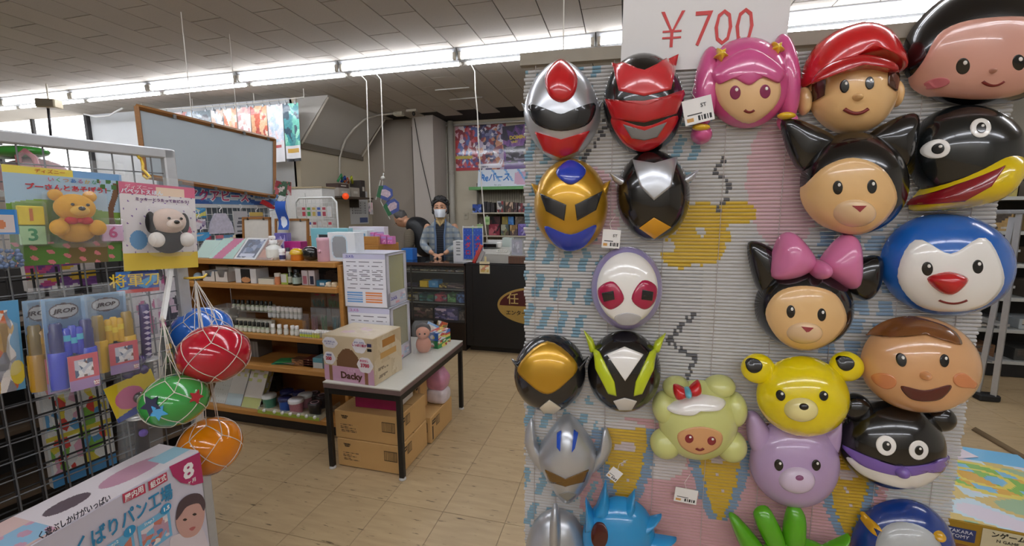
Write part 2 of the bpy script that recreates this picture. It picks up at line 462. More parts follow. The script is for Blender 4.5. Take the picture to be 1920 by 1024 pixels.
for k in range(ns_):
    z = Z0+k*PITCH; h = .0036; rd = random.Random(k); dx = rd.uniform(-.003, .003); dz = 0.0
    prof = [(.0012, -h), (-.0012, -h*.55), (-.002, 0), (-.0012, h*.55), (.0012, h)]
    vs = [(float(u)+dx, y, z+zz+dz) for u in us for y, zz in prof]
    fs = []; cs = []
    for i in range(NS):
        px, py = Bpx(float((us[i]+us[i+1])/2), z); c = lin(blind_ink(px, py))
        for j in range(4):
            a = i*5+j; fs.append((a, a+5, a+6, a+1)); cs.append(c)
    me = bpy.data.meshes.new('slat'); me.from_pydata(vs, [], fs)
    at = me.color_attributes.new('Col', 'FLOAT_COLOR', 'CORNER')
    at.data.foreach_set('color', np.repeat(np.array([c+(1,) for c in cs], np.float32), 4, axis=0).ravel())
    me.materials.append(PRINT(.4)); me.update()
    link(bpy.data.objects.new('slat', me), blind)
for u in (-.46, -.405, -.29, -.175, -.06, .055, .17, .285, .39):
    s = MB(); s.tube([(u, -.0028, Z0-.01), (u, -.0028, Z1)], .0007, 4); s.build('ladder_cord', M('b5aaa6', .8), blind)
part('head_rail', M('8d8474', .5), blind, ((-.03, .004, 1.737), (.93, .02, .026)))
part('bottom_rail', M('c9c6c0', .5), blind, ((-.03, .002, .347), (.92, .012, .02)))
for u in (-.4, .33): rc = MB(); rc.tube([(u, .004, 1.75), (u, .004, CEIL_Z)], .0015, 5); rc.build('hanging_cord', M('d8d4ca', .8), blind)

# ---------------------------------------------------------------- mask builder
def ell(cx, cy, rx, ry, rot=0.0, n=44, p=2.0):
    out = []
    for i in range(n):
        a = 2*math.pi*i/n; c, s = math.cos(a), math.sin(a)
        x = rx*math.copysign(abs(c)**(2/p), c); y = ry*math.copysign(abs(s)**(2/p), s)
        out.append((cx+x*math.cos(rot)-y*math.sin(rot), cy+x*math.sin(rot)+y*math.cos(rot)))
    return out
def spl(pts, k=5):
    n = len(pts); out = []
    for i in range(n):
        p0, p1, p2, p3 = pts[i-1], pts[i], pts[(i+1) % n], pts[(i+2) % n]
        for j in range(k):
            t = j/k
            out.append(tuple(.5*(2*b+(c-a)*t+(2*a-5*b+4*c-d)*t*t+(-a+3*b-3*c+d)*t**3) for a, b, c, d in zip(p0, p1, p2, p3)))
    return out
def poly(pts, k=6):
    n = len(pts); return [(pts[i][0]+(pts[(i+1) % n][0]-pts[i][0])*j/k, pts[i][1]+(pts[(i+1) % n][1]-pts[i][1])*j/k) for i in range(n) for j in range(k)]
def mir(pts, cx): return [(2*cx-x, y) for x, y in pts][::-1]
class Dome:
    """shell over a star-shaped outline, in the mask's own x,z"""
    def __init__(s, out, depth, k=2.4, q=.55, base=0.0):
        s.c = np.mean(np.array(out), axis=0); P = np.array(out)-s.c
        an = np.arctan2(P[:, 1], P[:, 0]); o = np.argsort(an); s.an = an[o]; s.rr = np.hypot(P[:, 0], P[:, 1])[o]
        s.P = P; s.depth = depth; s.k = k; s.q = q; s.base = base
    def h(s, x, z):
        x -= s.c[0]; z -= s.c[1]; r = math.hypot(x, z)
        R0 = np.interp(math.atan2(z, x), s.an, s.rr, period=2*math.pi); f = min(1.0, r/max(R0, 1e-6))
        if f >= 1.0 and s.base > 0: return 0.0
        return s.base+s.depth*max(0.0, 1-f**s.k)**s.q
class Mask:
    def __init__(s, label, out, depth, mat, cat='mask', k=2.4, q=.55, off=.03, gap=.016):
        s.gap = gap
        pts = [B(x, y, off) for x, y in out]
        s.c = np.mean(np.array(pts), axis=0)
        s.t = thing('toy_mask', label, cat, Bw(s.c[0], s.c[1], gap), B_RZ, group='toy masks on the blind')
        s.dome = Dome([(p[0]-s.c[0], p[1]-s.c[1]) for p in pts], depth, k, q)
        s.extra = []
        s._shell('shell', s.dome, mat)
    def loc(s, px, py):
        u, z = B(px, py, .03); x, zz = u-s.c[0], z-s.c[1]
        for _ in range(3):
            u, z = B(px, py, s.surf(x, zz)+s.gap); x, zz = u-s.c[0], z-s.c[1]
        return x, zz
    def surf(s, x, z): return max([d.h(x, z) for d in [s.dome]+s.extra])
    def over(s, x, z, lift):
        h = s.surf(x, z); e = .002; g = max(abs(s.surf(x+e, z)-h), abs(s.surf(x-e, z)-h), abs(s.surf(x, z+e)-h), abs(s.surf(x, z-e)-h))/e
        return h+lift*min(4.0, math.sqrt(1+g*g))+min(.003, .0012*g)
    def _shell(s, name, d, mat, rings=14):
        mb = MB(); mb.smooth = True; n = len(d.P); vs = []; fs = []
        for j in range(rings+1):
            f = math.sin(j/rings*math.pi/2)
            for p in d.P:
                x, z = d.c[0]+p[0]*f, d.c[1]+p[1]*f
                vs.append((x, -(d.base+d.depth*max(0.0, 1-f**d.k)**d.q), z))
        for j in range(1, rings):
            for i in range(n):
                k = (i+1) % n; fs.append((j*n+i, j*n+k, (j+1)*n+k, (j+1)*n+i))
        fs += [(0, n+i, n+(i+1) % n) for i in range(n)]
        o = len(vs)   # flange at the rim
        for p in d.P: vs.append((d.c[0]+p[0]*1.0, -d.base+.004, d.c[1]+p[1]*1.0))
        fs += [(rings*n+i, rings*n+(i+1) % n, o+(i+1) % n, o+i) for i in range(n)]
        mb._add(vs, fs); return mb.build(name, mat, s.t)
    def add(s, name, out, depth, mat, base=0.0, k=2.2, q=.5, rings=8):
        """another moulded swelling: ear, bow, cap"""
        pts = [B(x, y, .03+base) for x, y in out]
        d = Dome([(p[0]-s.c[0], p[1]-s.c[1]) for p in pts], depth, k, q, base); s._shell(name, d, mat, rings); s.extra.append(d)
        return s
    def patch(s, name, out, mat, lift=.0012, bulge=0.0, rings=9):
        L = [s.loc(x, y) for x, y in out]; c = np.mean(np.array(L), axis=0); n = len(L); vs = []; fs = []
        for j in range(rings+1):
            f = j/rings
            for x, z in L:
                X, Z_ = c[0]+(x-c[0])*f, c[1]+(z-c[1])*f
                vs.append((X, -(s.over(X, Z_, lift)+bulge*math.sqrt(max(0, 1-f*f))), Z_))
        for j in range(1, rings):
            for i in range(n): fs.append((j*n+i, j*n+(i+1) % n, (j+1)*n+(i+1) % n, (j+1)*n+i))
        fs += [(0, n+i, n+(i+1) % n) for i in range(n)]
        o = len(vs)
        for x, z in L: vs.append((x, -(s.surf(x, z)-.002), z))
        fs += [(rings*n+i, rings*n+(i+1) % n, o+(i+1) % n, o+i) for i in range(n)]
        mb = MB(); mb.smooth = True; mb._add(vs, fs); mb.build(name, mat, s.t); return s
    def eyes(s, pts, rx, ry, mat=None, white=None, glint=True):
        for x, y in pts:
            if white: s.patch('eye_white', ell(x, y, white[0], white[1], n=24), GW, .0012)
            s.patch('eye', ell(x, y, rx, ry, n=20), mat or GK, .002)
            if glint: s.patch('eye_glint', ell(x+rx*.25, y-ry*.4, rx*.3, ry*.26, n=10), GW, .0028, rings=2)
        return s
    def smile(s, cx, cy, w, h, mat=None, t=3):
        n = 9; up = [(cx-w+2*w*i/n, cy+h*(1-(2*i/n-1)**2)) for i in range(n+1)]
        for i in range(n):
            (x0, y0), (x1, y1) = up[i], up[i+1]
        L = [s.loc(x, y) for x, y in up]
        mb = MB(); mb.smooth = True; mb.tube([(x, -(s.surf(x, z)+.0005), z) for x, z in L], t*.0011, 6); mb.build('mouth', mat or M('7a2420', .35), s.t); return s
def gloss(c, coat=.9): return M(c, .22, 0, .03, 25, coat=coat)
GW, GK, GSIL = gloss('f2efe9'), gloss('0c0c0e'), M('c3c6cb', .28, .65, .04, 20, coat=.4)
GRED, GGOLD, GDARK = gloss('c81a22'), M('c9992a', .28, .55, .05, 20, coat=.5), gloss('1b1c20')
SKIN, SKIN2 = gloss('eabf84', .7), gloss('e0a88c', .7)
# ---------------------------------------------------------------- the masks, plain stand-ins of the same sizes and colours
m = Mask('silver hero mask with red crest and red jaw, left of the red visor mask', spl([(1052, 109), (1100, 142), (1126, 205), (1114, 252), (1086, 286), (1051, 301), (1018, 286), (993, 252), (981, 205), (1004, 142)]), .065, GSIL)
m.patch('crest', spl([(1052, 112), (1082, 142), (1076, 178), (1052, 192), (1029, 178), (1023, 142)]), GRED, .002, .012)
m.patch('visor', spl([(994, 196), (1052, 214), (1114, 194), (1104, 232), (1052, 246), (1004, 232)]), GDARK, .002)
m.patch('jaw', poly([(1003, 248), (1052, 262), (1106, 246), (1084, 284), (1051, 297), (1020, 285)]), GRED, .003)
m.add('cheek_fin', poly([(976, 190), (996, 205), (1004, 238), (986, 222)]), .012, GSIL).add('cheek_fin', poly([(1130, 186), (1112, 203), (1106, 236), (1122, 220)]), .012, GSIL)

m = Mask('black helmet mask with a broad red visor and red jaw, carrying a price tag', ell(1208, 192, 77, 96), .065, GK)
m.patch('brow_panel', poly([(1147, 118), (1208, 132), (1272, 102), (1258, 168), (1208, 180), (1160, 170)]), gloss('d2363c'), .003)
m.patch('jaw', spl([(1146, 222), (1208, 238), (1270, 218), (1248, 262), (1208, 285), (1168, 268)]), GRED, .002)
m.patch('mouth_plate', poly([(1168, 234), (1208, 246), (1250, 230), (1232, 258), (1208, 264), (1184, 260)]), M('8f8f90', .4, .3), .004)
m.patch('visor', poly([(1134, 190), (1208, 190), (1284, 174), (1268, 214), (1208, 230), (1148, 224)]), gloss('b8141c'), .005)

pk = gloss('d65a94')
m = Mask('girl mask with glossy pink hair in two bunches and yellow hair clips', ell(1404, 152, 80, 86), .06, pk)
m.add('hair_bunch', ell(1328, 160, 25, 78, .12), .035, pk).add('hair_bunch', ell(1478, 142, 25, 84, -.08), .035, pk)
m.add('hair_end', ell(1318, 250, 20, 19), .03, pk).add('hair_end', ell(1481, 226, 18, 18), .03, pk)
m.patch('face', spl([(1345, 150), (1404, 142), (1458, 150), (1456, 195), (1404, 232), (1352, 197)]), gloss('ecc391', .6), .001)
m.patch('fringe', spl([(1338, 130), (1404, 92), (1466, 128), (1460, 156), (1430, 146), (1404, 160), (1375, 148), (1346, 158)]), pk, .004, .004)
m.eyes([(1378, 174), (1434, 172)], 10, 13, gloss('8c2c58')).smile(1405, 206, 9, 4)
for x, y, r in ((1356, 98, 15), (1462, 86, 15)): m.add('hair_clip', poly([(x+r*(1 if i % 2 else .55)*math.sin(i*math.pi/5), y-r*(1 if i % 2 else .55)*math.cos(i*math.pi/5)) for i in range(10)], 3), .014, gloss('e8bc1e'), .035)
for x, y in ((1318, 236), (1481, 214)): m.add('hair_tie', ell(x, y, 17, 7), .012, gloss('e8bc1e'), .026)

m = Mask('boy mask with plain red cap, brown hair and peach face', ell(1603, 168, 82, 82), .062, SKIN)
m.add('ear', ell(1514, 186, 13, 27), .02, SKIN).add('ear', ell(1688, 172, 12, 26), .02, SKIN)
m.patch('hair', poly([(1528, 150), (1548, 140), (1548, 178), (1534, 186)]), gloss('4a2412'), .002).patch('hair', poly([(1664, 128), (1682, 134), (1678, 172), (1664, 160)]), gloss('4a2412'), .002)
m.add('cap', spl([(1512, 160), (1518, 112), (1552, 66), (1612, 42), (1664, 58), (1696, 108), (1696, 132), (1650, 118), (1600, 120), (1548, 138)]), .07, gloss('cf1f24'), .004)
m.add('cap_peak', spl([(1530, 152), (1556, 118), (1620, 98), (1682, 112), (1690, 132), (1630, 126), (1578, 136)]), .026, gloss('b5161c'), .058)
m.eyes([(1583, 162), (1630, 156)], 8, 12).smile(1606, 204, 22, 9)
m.patch('nose', ell(1607, 183, 9, 7), SKIN, .001, .012)

m = Mask('girl mask with black bobbed hair and pink beige face above the crow mask', spl([(1702, 110), (1722, 46), (1790, -16), (1880, -34), (1968, -6), (2006, 60), (1990, 130), (1940, 178), (1850, 194), (1768, 184), (1722, 150)]), .07, GK)
m.patch('face', spl([(1742, 108), (1770, 56), (1850, 34), (1950, 40), (1968, 110), (1920, 172), (1842, 186), (1768, 172), (1738, 145)]), gloss('d9a190', .7), .0015)
m.eyes([(1806, 124), (1908, 118)], 12, 15).smile(1862, 152, 20, 8)
m.patch('cheek', ell(1768, 152, 17, 9), gloss('cf6f78'), .003).patch('nose', ell(1858, 134, 6, 5), gloss('d9a190', .7), .002, .008)

m = Mask('black cat mask with cream face and pointed ears beneath the red capped boy', ell(1596, 345, 97, 96), .065, GK, gap=0.035)
m.add('ear', spl([(1464, 226), (1512, 232), (1572, 272), (1510, 322), (1478, 290)]), .025, GK).add('ear', spl([(1714, 216), (1664, 228), (1622, 268), (1684, 318), (1708, 280)]), .025, GK)
m.patch('face', spl([(1514, 372), (1540, 318), (1598, 296), (1656, 318), (1680, 372), (1650, 420), (1600, 440), (1544, 420)]), SKIN, .0012)
m.patch('muzzle', ell(1602, 400, 40, 26), gloss('eac79c', .6), .001, .014)
m.eyes([(1570, 352), (1634, 350)], 9, 13).patch('nose', poly([(1590, 386), (1616, 386), (1603, 398)]), gloss('a03a46'), .014).smile(1603, 410, 22, 8)

m = Mask('black crow mask with a wide yellow beak and white ringed eyes', ell(1818, 292, 106, 98), .07, gloss('15191a'))
m.add('beak', spl([(1716, 392), (1762, 330), (1840, 278), (1892, 286), (1900, 320), (1866, 372), (1812, 392)]), .085, gloss('e6c812'), .0)
m.patch('beak_gap', poly([(1740, 384), (1812, 344), (1884, 310), (1858, 350), (1806, 378)]), gloss('8a1420'), .001)
m.eyes([(1764, 278), (1838, 240)], 9, 10, white=(19, 18))

m = Mask('gold hero mask with blue crest and blue jaw beneath the silver one', ell(1070, 384, 70, 88), .065, GGOLD)
m.patch('crest', spl([(1044, 318), (1070, 300), (1098, 316), (1092, 334), (1070, 346), (1048, 334)]), gloss('2440b8'), .002, .008)
m.patch('visor', poly([(1012, 362), (1062, 384), (1058, 414), (1024, 396)]), GDARK, .002).patch('visor', poly([(1130, 358), (1078, 384), (1082, 414), (1118, 394)]), GDARK, .002)
m.patch('jaw', spl([(1022, 424), (1070, 440), (1118, 422), (1100, 458), (1070, 470), (1040, 458)]), gloss('2440b8'), .003)
m.add('cheek_fin', poly([(994, 342), (1022, 352), (1018, 392), (1004, 372)]), .02, GGOLD).add('cheek_fin', poly([(1146, 336), (1120, 350), (1124, 390), (1138, 368)]), .02, GGOLD)

m = Mask('black helmet mask with large silver brow plate and yellow chin', ell(1226, 366, 70, 86), .065, GK)
m.patch('brow_plate', poly([(1186, 300), (1226, 306), (1270, 294), (1258, 350), (1226, 376), (1200, 350)]), GSIL, .004)
m.add('winglet', poly([(1142, 322), (1192, 342), (1184, 358), (1152, 340)]), .012, GSIL, .02).add('winglet', poly([(1314, 316), (1264, 340), (1272, 354), (1304, 336)]), .012, GSIL, .02)
m.patch('chin', poly([(1226, 408), (1258, 426), (1226, 448), (1198, 428)]), gloss('d99a16'), .003)

m = Mask('oval lilac rimmed mask with white forehead and magenta cheek panels', ell(1176, 542, 68, 79), .055, gloss('9a90bd'))
m.patch('face', ell(1176, 540, 57, 67), GW, .0015)
m.patch('cheek_panel', spl([(1122, 540), (1150, 528), (1170, 560), (1146, 580), (1126, 566)]), gloss('b01848'), .003, .005).patch('cheek_panel', spl([(1230, 536), (1204, 526), (1184, 560), (1208, 580), (1228, 564)]), gloss('b01848'), .003, .005)
m.patch('eye_slit', poly([(1128, 548), (1150, 544), (1152, 560), (1132, 564)]), GDARK, .009).patch('eye_slit', poly([(1224, 546), (1204, 542), (1202, 560), (1222, 562)]), GDARK, .009)
m.patch('mouth_plate', spl([(1152, 594), (1176, 586), (1202, 594), (1190, 608), (1162, 608)]), M('c9c9cc', .4, .2), .002)

m = Mask('black cat mask with cream face and a plain pink bow', ell(1512, 578, 92, 80), .065, GK)
m.add('ear', spl([(1408, 456), (1452, 466), (1486, 510), (1440, 556), (1416, 520)]), .025, GK).add('ear', spl([(1660, 484), (1616, 488), (1580, 524), (1626, 566), (1656, 540)]), .025, GK)
m.patch('face', spl([(1436, 590), (1460, 548), (1512, 536), (1566, 552), (1586, 600), (1556, 640), (1508, 656), (1462, 638)]), SKIN, .0012)
m.patch('muzzle', ell(1508, 624, 34, 20), gloss('eac79c', .6), .001, .012)
m.eyes([(1482, 584), (1540, 590)], 8, 12).patch('nose', poly([(1498, 610), (1520, 612), (1508, 622)]), gloss('a03a46'), .012).smile(1508, 632, 17, 6)
bp = gloss('d77aa6', .5)
m.add('bow_loop', spl([(1450, 520), (1462, 452), (1494, 438), (1534, 492), (1500, 522)]), .045, bp, .02).add('bow_loop', spl([(1542, 496), (1586, 442), (1614, 456), (1612, 540), (1570, 530)]), .045, bp, .02).add('bow_knot', ell(1538, 506, 17, 19), .05, bp, .03)

m = Mask('blue penguin mask with white face and small red beak', ell(1782, 497, 122, 98), .07, gloss('1f66c0'))
m.patch('face', spl([(1690, 520), (1720, 450), (1782, 476), (1846, 446), (1880, 520), (1846, 570), (1784, 584), (1720, 572)]), GW, .0015)
m.eyes([(1738, 504), (1832, 500)], 10, 13)
m.add('beak', spl([(1752, 526), (1786, 510), (1822, 524), (1788, 556)]), .025, gloss('c81f26'), .062)
m.smile(1786, 562, 26, 6)

m = Mask('black mask with big gold forehead plate, left of the lime striped one', ell(1030, 703, 68, 72), .06, GDARK)
m.patch('forehead_plate', spl([(972, 686), (1026, 640), (1082, 682), (1062, 716), (1027, 738), (992, 718)]), GGOLD, .004)
m.add('side_fin', poly([(956, 676), (992, 700), (1010, 722), (972, 706)]), .012, GDARK, .02).add('side_fin', poly([(1104, 672), (1070, 698), (1054, 720), (1090, 702)]), .012, GDARK, .02)
m.patch('mouth_plate', poly([(1012, 764), (1030, 750), (1052, 764), (1042, 772), (1020, 772)]), gloss('d6cdb8'), .003)

m = Mask('black mask with lime green side stripes and white forehead shield', ell(1171, 700, 70, 76), .06, GK)
m.patch('forehead_shield', poly([(1138, 664), (1171, 650), (1206, 664), (1172, 714)]), GW, .003)
lime = gloss('c3d320')
m.patch('stripe', poly([(1112, 652), (1124, 660), (1152, 716), (1156, 742), (1140, 738), (1116, 690)]), lime, .003, .004).patch('stripe', poly([(1230, 652), (1218, 660), (1192, 716), (1188, 742), (1204, 738), (1226, 690)]), lime, .003, .004)
m.add('horn', poly([(1094, 622), (1112, 640), (1122, 668), (1106, 664)]), .012, lime).add('horn', poly([(1250, 628), (1230, 644), (1220, 670), (1238, 664)]), .012, lime)
m.patch('mouth_plate', poly([(1150, 752), (1171, 746), (1194, 752), (1184, 768), (1160, 768)]), gloss('d3cec4'), .002)

m = Mask('yellow bear mask with round ears under the bow wearing cat', ell(1500, 738, 84, 72), .062, gloss('efd808'), gap=0.04)
m.add('ear', ell(1418, 688, 31, 27), .022, gloss('efd808')).add('ear', ell(1582, 684, 31, 27), .022, gloss('efd808'))
m.patch('ear_inner', ell(1414, 686, 15, 13), GK, .002).patch('ear_inner', ell(1586, 682, 15, 13), GK, .002)
m.patch('muzzle', ell(1502, 768, 32, 22), gloss('f0e29a'), .001, .014).eyes([(1464, 742), (1544, 742)], 8, 9).patch('nose', ell(1502, 758, 9, 6), GK, .012, .004).smile(1502, 774, 13, 6)

m = Mask('round peach child mask with brown fringe and wide smile', ell(1718, 680, 106, 88), .07, gloss('dca774', .8), gap=0.035)
m.patch('fringe', spl([(1640, 636), (1680, 606), (1730, 598), (1784, 618), (1800, 646), (1750, 626), (1700, 628)]), gloss('7a4a22'), .002, .004)
m.eyes([(1692, 676), (1770, 676)], 8, 12).patch('nose', ell(1734, 704, 10, 8), gloss('d99a68'), .001, .012)
m.patch('open_mouth', spl([(1690, 724), (1734, 732), (1782, 722), (1764, 746), (1734, 752), (1704, 746)]), gloss('5a1a16'), .002)
m.patch('cheek', ell(1662, 716, 18, 13), gloss('d98a5a'), .002).patch('cheek', ell(1802, 712, 15, 13), gloss('d98a5a'), .002)

bl = gloss('cfd184', .5)
m = Mask('girl mask with pale blonde curls, white frill and red bow', ell(1312, 792, 76, 74), .055, bl)
for x, y, rx, ry in ((1250, 836, 30, 28), (1374, 842, 30, 28), (1248, 768, 24, 30), (1380, 772, 24, 32), (1270, 730, 26, 20), (1352, 728, 30, 20)): m.add('curl', ell(x, y, rx, ry), .035, bl)
m.patch('face', spl([(1272, 812), (1312, 800), (1352, 812), (1348, 838), (1312, 852), (1278, 838)]), gloss('dca470', .6), .001)
m.patch('frill', spl([(1252, 762), (1300, 740), (1356, 748), (1352, 766), (1320, 766), (1296, 778), (1264, 774)]), GW, .003, .01)
m.add('bow_loop', spl([(1266, 726), (1290, 736), (1288, 750), (1268, 752)]), .02, GRED, .045).add('bow_loop', spl([(1292, 736), (1312, 718), (1318, 740), (1300, 748)]), .02, GRED, .045)
m.add('bow_knot', ell(1291, 740, 8, 9), .025, gloss('5fb4c8'), .048)
m.eyes([(1292, 822), (1334, 826)], 8, 8, gloss('8c1e2c')).smile(1312, 840, 7, 3)

m = Mask('silver hero mask with blue stripes and swept side fins', spl([(1064, 782), (1096, 812), (1118, 856), (1104, 906), (1064, 946), (1028, 906), (1008, 856), (1030, 812)]), .065, GSIL)
m.add('side_fin', spl([(996, 790), (1004, 832), (1022, 868), (1018, 892), (992, 862), (982, 822)]), .02, GSIL).add('side_fin', spl([(1134, 806), (1124, 846), (1110, 868), (1108, 894), (1136, 870), (1148, 838)]), .02, GSIL)
m.patch('stripe', poly([(1044, 812), (1052, 808), (1050, 846), (1044, 838)]), gloss('1c50c0'), .002).patch('stripe', poly([(1076, 808), (1084, 814), (1078, 840), (1072, 848)]), gloss('1c50c0'), .002)
m.patch('visor', poly([(1022, 880), (1060, 898), (1104, 880), (1096, 902), (1060, 912), (1030, 902)]), gloss('6b4a10'), .002).patch('mouth_plate', poly([(1048, 926), (1064, 922), (1080, 926), (1064, 938)]), M('9a9890', .4, .3), .002)

lv = gloss('b79cc2', .4)
m = Mask('lilac rabbit mask with two upright ears beside the blonde girl', ell(1494, 872, 84, 82), .06, lv)
m.add('ear', spl([(1404, 786), (1424, 780), (1450, 820), (1446, 868), (1412, 848)]), .025, lv).add('ear', spl([(1582, 786), (1564, 796), (1540, 826), (1546, 870), (1576, 850)]), .025, lv)
m.patch('muzzle', ell(1494, 900, 34, 24), gloss('d6c4da', .4), .001, .014).eyes([(1460, 872), (1530, 872)], 8, 10).patch('nose', ell(1494, 890, 8, 5), gloss('8a4a78'), .012, .003).smile(1494, 906, 14, 6)

m = Mask('black and white badger mask with violet band and round ears', ell(1678, 838, 98, 80), .065, GK)
m.add('ear', ell(1610, 768, 30, 24), .025, GK).add('ear', ell(1770, 790, 30, 24), .025, GK)
m.patch('lower_face', spl([(1588, 860), (1634, 872), (1680, 888), (1730, 884), (1768, 866), (1738, 902), (1684, 912), (1620, 892)]), GW, .0015)
m.patch('band', spl([(1584, 842), (1632, 858), (1684, 874), (1740, 870), (1774, 852), (1770, 868), (1700, 892), (1620, 874)]), gloss('7a5cb0'), .003)
m.eyes([(1662, 836), (1722, 844)], 8, 9, white=(18, 18)).patch('nose', ell(1690, 884, 14, 10), gloss('7a5cb0'), .003, .012)

m = Mask('smooth silver dome mask with a tall centre ridge at the blind bottom', ell(1042, 1044, 58, 82), .06, GSIL)
m.add('ridge', ell(1040, 1010, 11, 58), .03, GSIL, .045)
m.patch('visor', poly([(1000, 1062), (1042, 1074), (1084, 1060), (1076, 1086), (1042, 1094), (1008, 1086)]), GDARK, .002)

bb = gloss('2793cf', .6)
m = Mask('bright blue spiky monster mask with one dark red oval eye', ell(1160, 1004, 68, 74), .055, bb, gap=0.035)
for tip, a, b in (((1136, 898), (1112, 960), (1146, 952)), ((1190, 916), (1158, 954), (1192, 968)), ((1240, 962), (1186, 974), (1210, 1000)), ((1268, 1006), (1206, 996), (1218, 1034)), ((1098, 930), (1096, 990), (1118, 966))):
    m.add('spike', poly([tip, a, ((a[0]+b[0])/2-(tip[0]-1160)*.15, (a[1]+b[1])/2-(tip[1]-1004)*.15), b]), .03, bb, .004)
m.patch('eye', ell(1124, 1004, 16, 24), gloss('4a0f0c'), .002)

gl = gloss('5aa81c', .5)
m = Mask('green leafy mask with long pointed leaves fanning from its top', ell(1486, 1082, 92, 76), .055, gl, gap=0.035)
for pts in ([(1366, 968), (1384, 968), (1436, 1030), (1430, 1058), (1396, 1040)], [(1412, 960), (1440, 950), (1470, 1010), (1460, 1040), (1430, 1010)], [(1478, 946), (1506, 960), (1504, 1020), (1480, 1034), (1466, 1000)], [(1590, 1002), (1572, 1006), (1524, 1032), (1520, 1060), (1560, 1044)]): m.add('leaf', spl(pts), .025, gl, .004)

m = Mask('round blue mask with grey face and two yellow knobs by the gift box', ell(1700, 1034, 96, 88), .06, gloss('163a86'))
m.patch('face', ell(1706, 1050, 64, 66), gloss('b9bcbc', .5), .002, .006)
m.eyes([(1684, 1036), (1732, 1042)], 8, 10).smile(1706, 1072, 20, 7)
for x, y in ((1624, 974), (1760, 1004)): m.patch('knob', ell(x, y, 10, 9), gloss('d8a21a'), .002, .01)

# price tags tied to masks
def price_tag(label, px, py, w, h, ang, off=.085, st=True):
    u, z = B(px, py, off)
    t = thing('price_tag', label, 'price tag', Bw(u, z, off), rot=(0, ang, B_RZ))
    canvas('card', w, h, 26, 20, layers('e9e6e2', (.1, .5, .9, .62, textlines('e9e6e2', '888888', 3, 2)), (.45, .1, .92, .32, lambda a, b: (30, 30, 30) if (a*29 % 1.7) < .9 else (233, 230, 226)), (.08, .08, .3, .24, 'd09a50'), (.1, .36, .6, .42, '444444')), t, (0, 0, -h/2), thick=.0006)
    if st: text('ST', h*.22, '111111', t, (w*.2, -.0006, h*.17), name='mark')
    s = MB(); s.tube([(0, 0, h/2-.004), (-.006, .004, h/2+.012), (.004, .01, h/2+.03)], .0005, 4); s.build('string', M('e5e2da', .8), t)
    return t
price_tag('white barcode tag marked ST hanging between the red visor mask and pink girl', 1309, 207, .055, .048, R(-12), .06)
price_tag('white barcode tag marked ST hanging beside the gold mask', 1146, 448, .038, .04, R(4), .04)
price_tag('small white tag on strings beneath the blonde girl mask', 1286, 930, .05, .036, R(5), .02, False)
price_tag('small creased tag beside the side fin of the silver hero mask', 1152, 890, .028, .03, R(35), .03, False)

# price board above the blind
u0, z0 = B(1312, 124, .0075)
sg = thing('price_board', 'white laminated price board reading 700 yen in red above the masks', 'sign', Bw(u0, z0, .0075), rot=(0, R(1.2), B_RZ))
ws = B(1468, 60, .0075)[0]-B(1158, 60, .0075)[0]
part('board', M('d9d6d3', .35, vary=.03, scale=5), sg, ((0, .002, .14), (ws, .003, .29)))
text('￥700', .098, 'c8322e', sg, (.0, -.0006, .068), off=-.0008, sx=.80)
text('おめん', .045, '20242c', sg, (-.01, -.0006, .158))
for s_ in (-.42, .42): gl_ = MB(); gl_.tube([(ws*s_, .002, .28), (ws*s_, .002, CEIL_Z-z0)], .0012, 4); gl_.build('hanging_cord', M('d8d4ca', .8), sg)
# ================================================================ wire grid stand with carded toys
G2 = np.array([-1.495, 1.15, 0]); GU = np.array([.192, .981, 0]); GU = GU/np.linalg.norm(GU); GN = np.array([GU[1], -GU[0], 0])
G_RZ = math.atan2(GU[1], GU[0])
def G(px, py, off=0.0):
    d = ray(px, py); o = G2+GN*off; p = CAM+d*(((o-CAM) @ GN)/(d @ GN)); return float((p-G2) @ GU), float(p[2])
def Gw(u, z, off=0.0):
    p = G2+GU*u+GN*off; return (p[0], p[1], z)
CHROME, WIRE, BLK = M('c2c5c9', .35, .35), M('77797c', .4, .6), M('1c1b1c', .5)
gs = thing('wire_grid_stand', 'grey wire grid stand with chrome frame hung with carded toys', 'display stand', tuple(G2), G_RZ)
GT = 1.617
part('frame_post', CHROME, gs, ((-.012, 0, GT/2+.02), (.034, .03, GT-.04)), bev=.004)
part('top_bar', CHROME, gs, ((-.46, 0, GT-.015), (.92, .03, .032)), bev=.004)
part('foot', CHROME, gs, ((-.012, 0, .02), (.04, .36, .04)), bev=.005)
part('foot', CHROME, gs, ((-.88, 0, .02), (.04, .36, .04)), bev=.005)
part('frame_post', CHROME, gs, ((-.9, 0, GT/2+.02), (.034, .03, GT-.04)), bev=.004)
v0 = MB(); v0.cyl((0, 0, .14), (0, 0, GT-.03), .0021, 6); vo = v0.build('upright_wire', WIRE, gs); vo.location = (-.062, 0, 0)
for i in range(1, 17):
    c = vo.copy(); col.objects.link(c); c.location = (-.062-.05*i, 0, 0)
h0 = MB(); h0.cyl((-.88, .004, 0), (-.02, .004, 0), .0021, 6); ho = h0.build('cross_wire', WIRE, gs); ho.location = (0, 0, GT-.08)
for i in range(1, 29):
    c = ho.copy(); col.objects.link(c); c.location = (0, 0, GT-.08-.05*i)
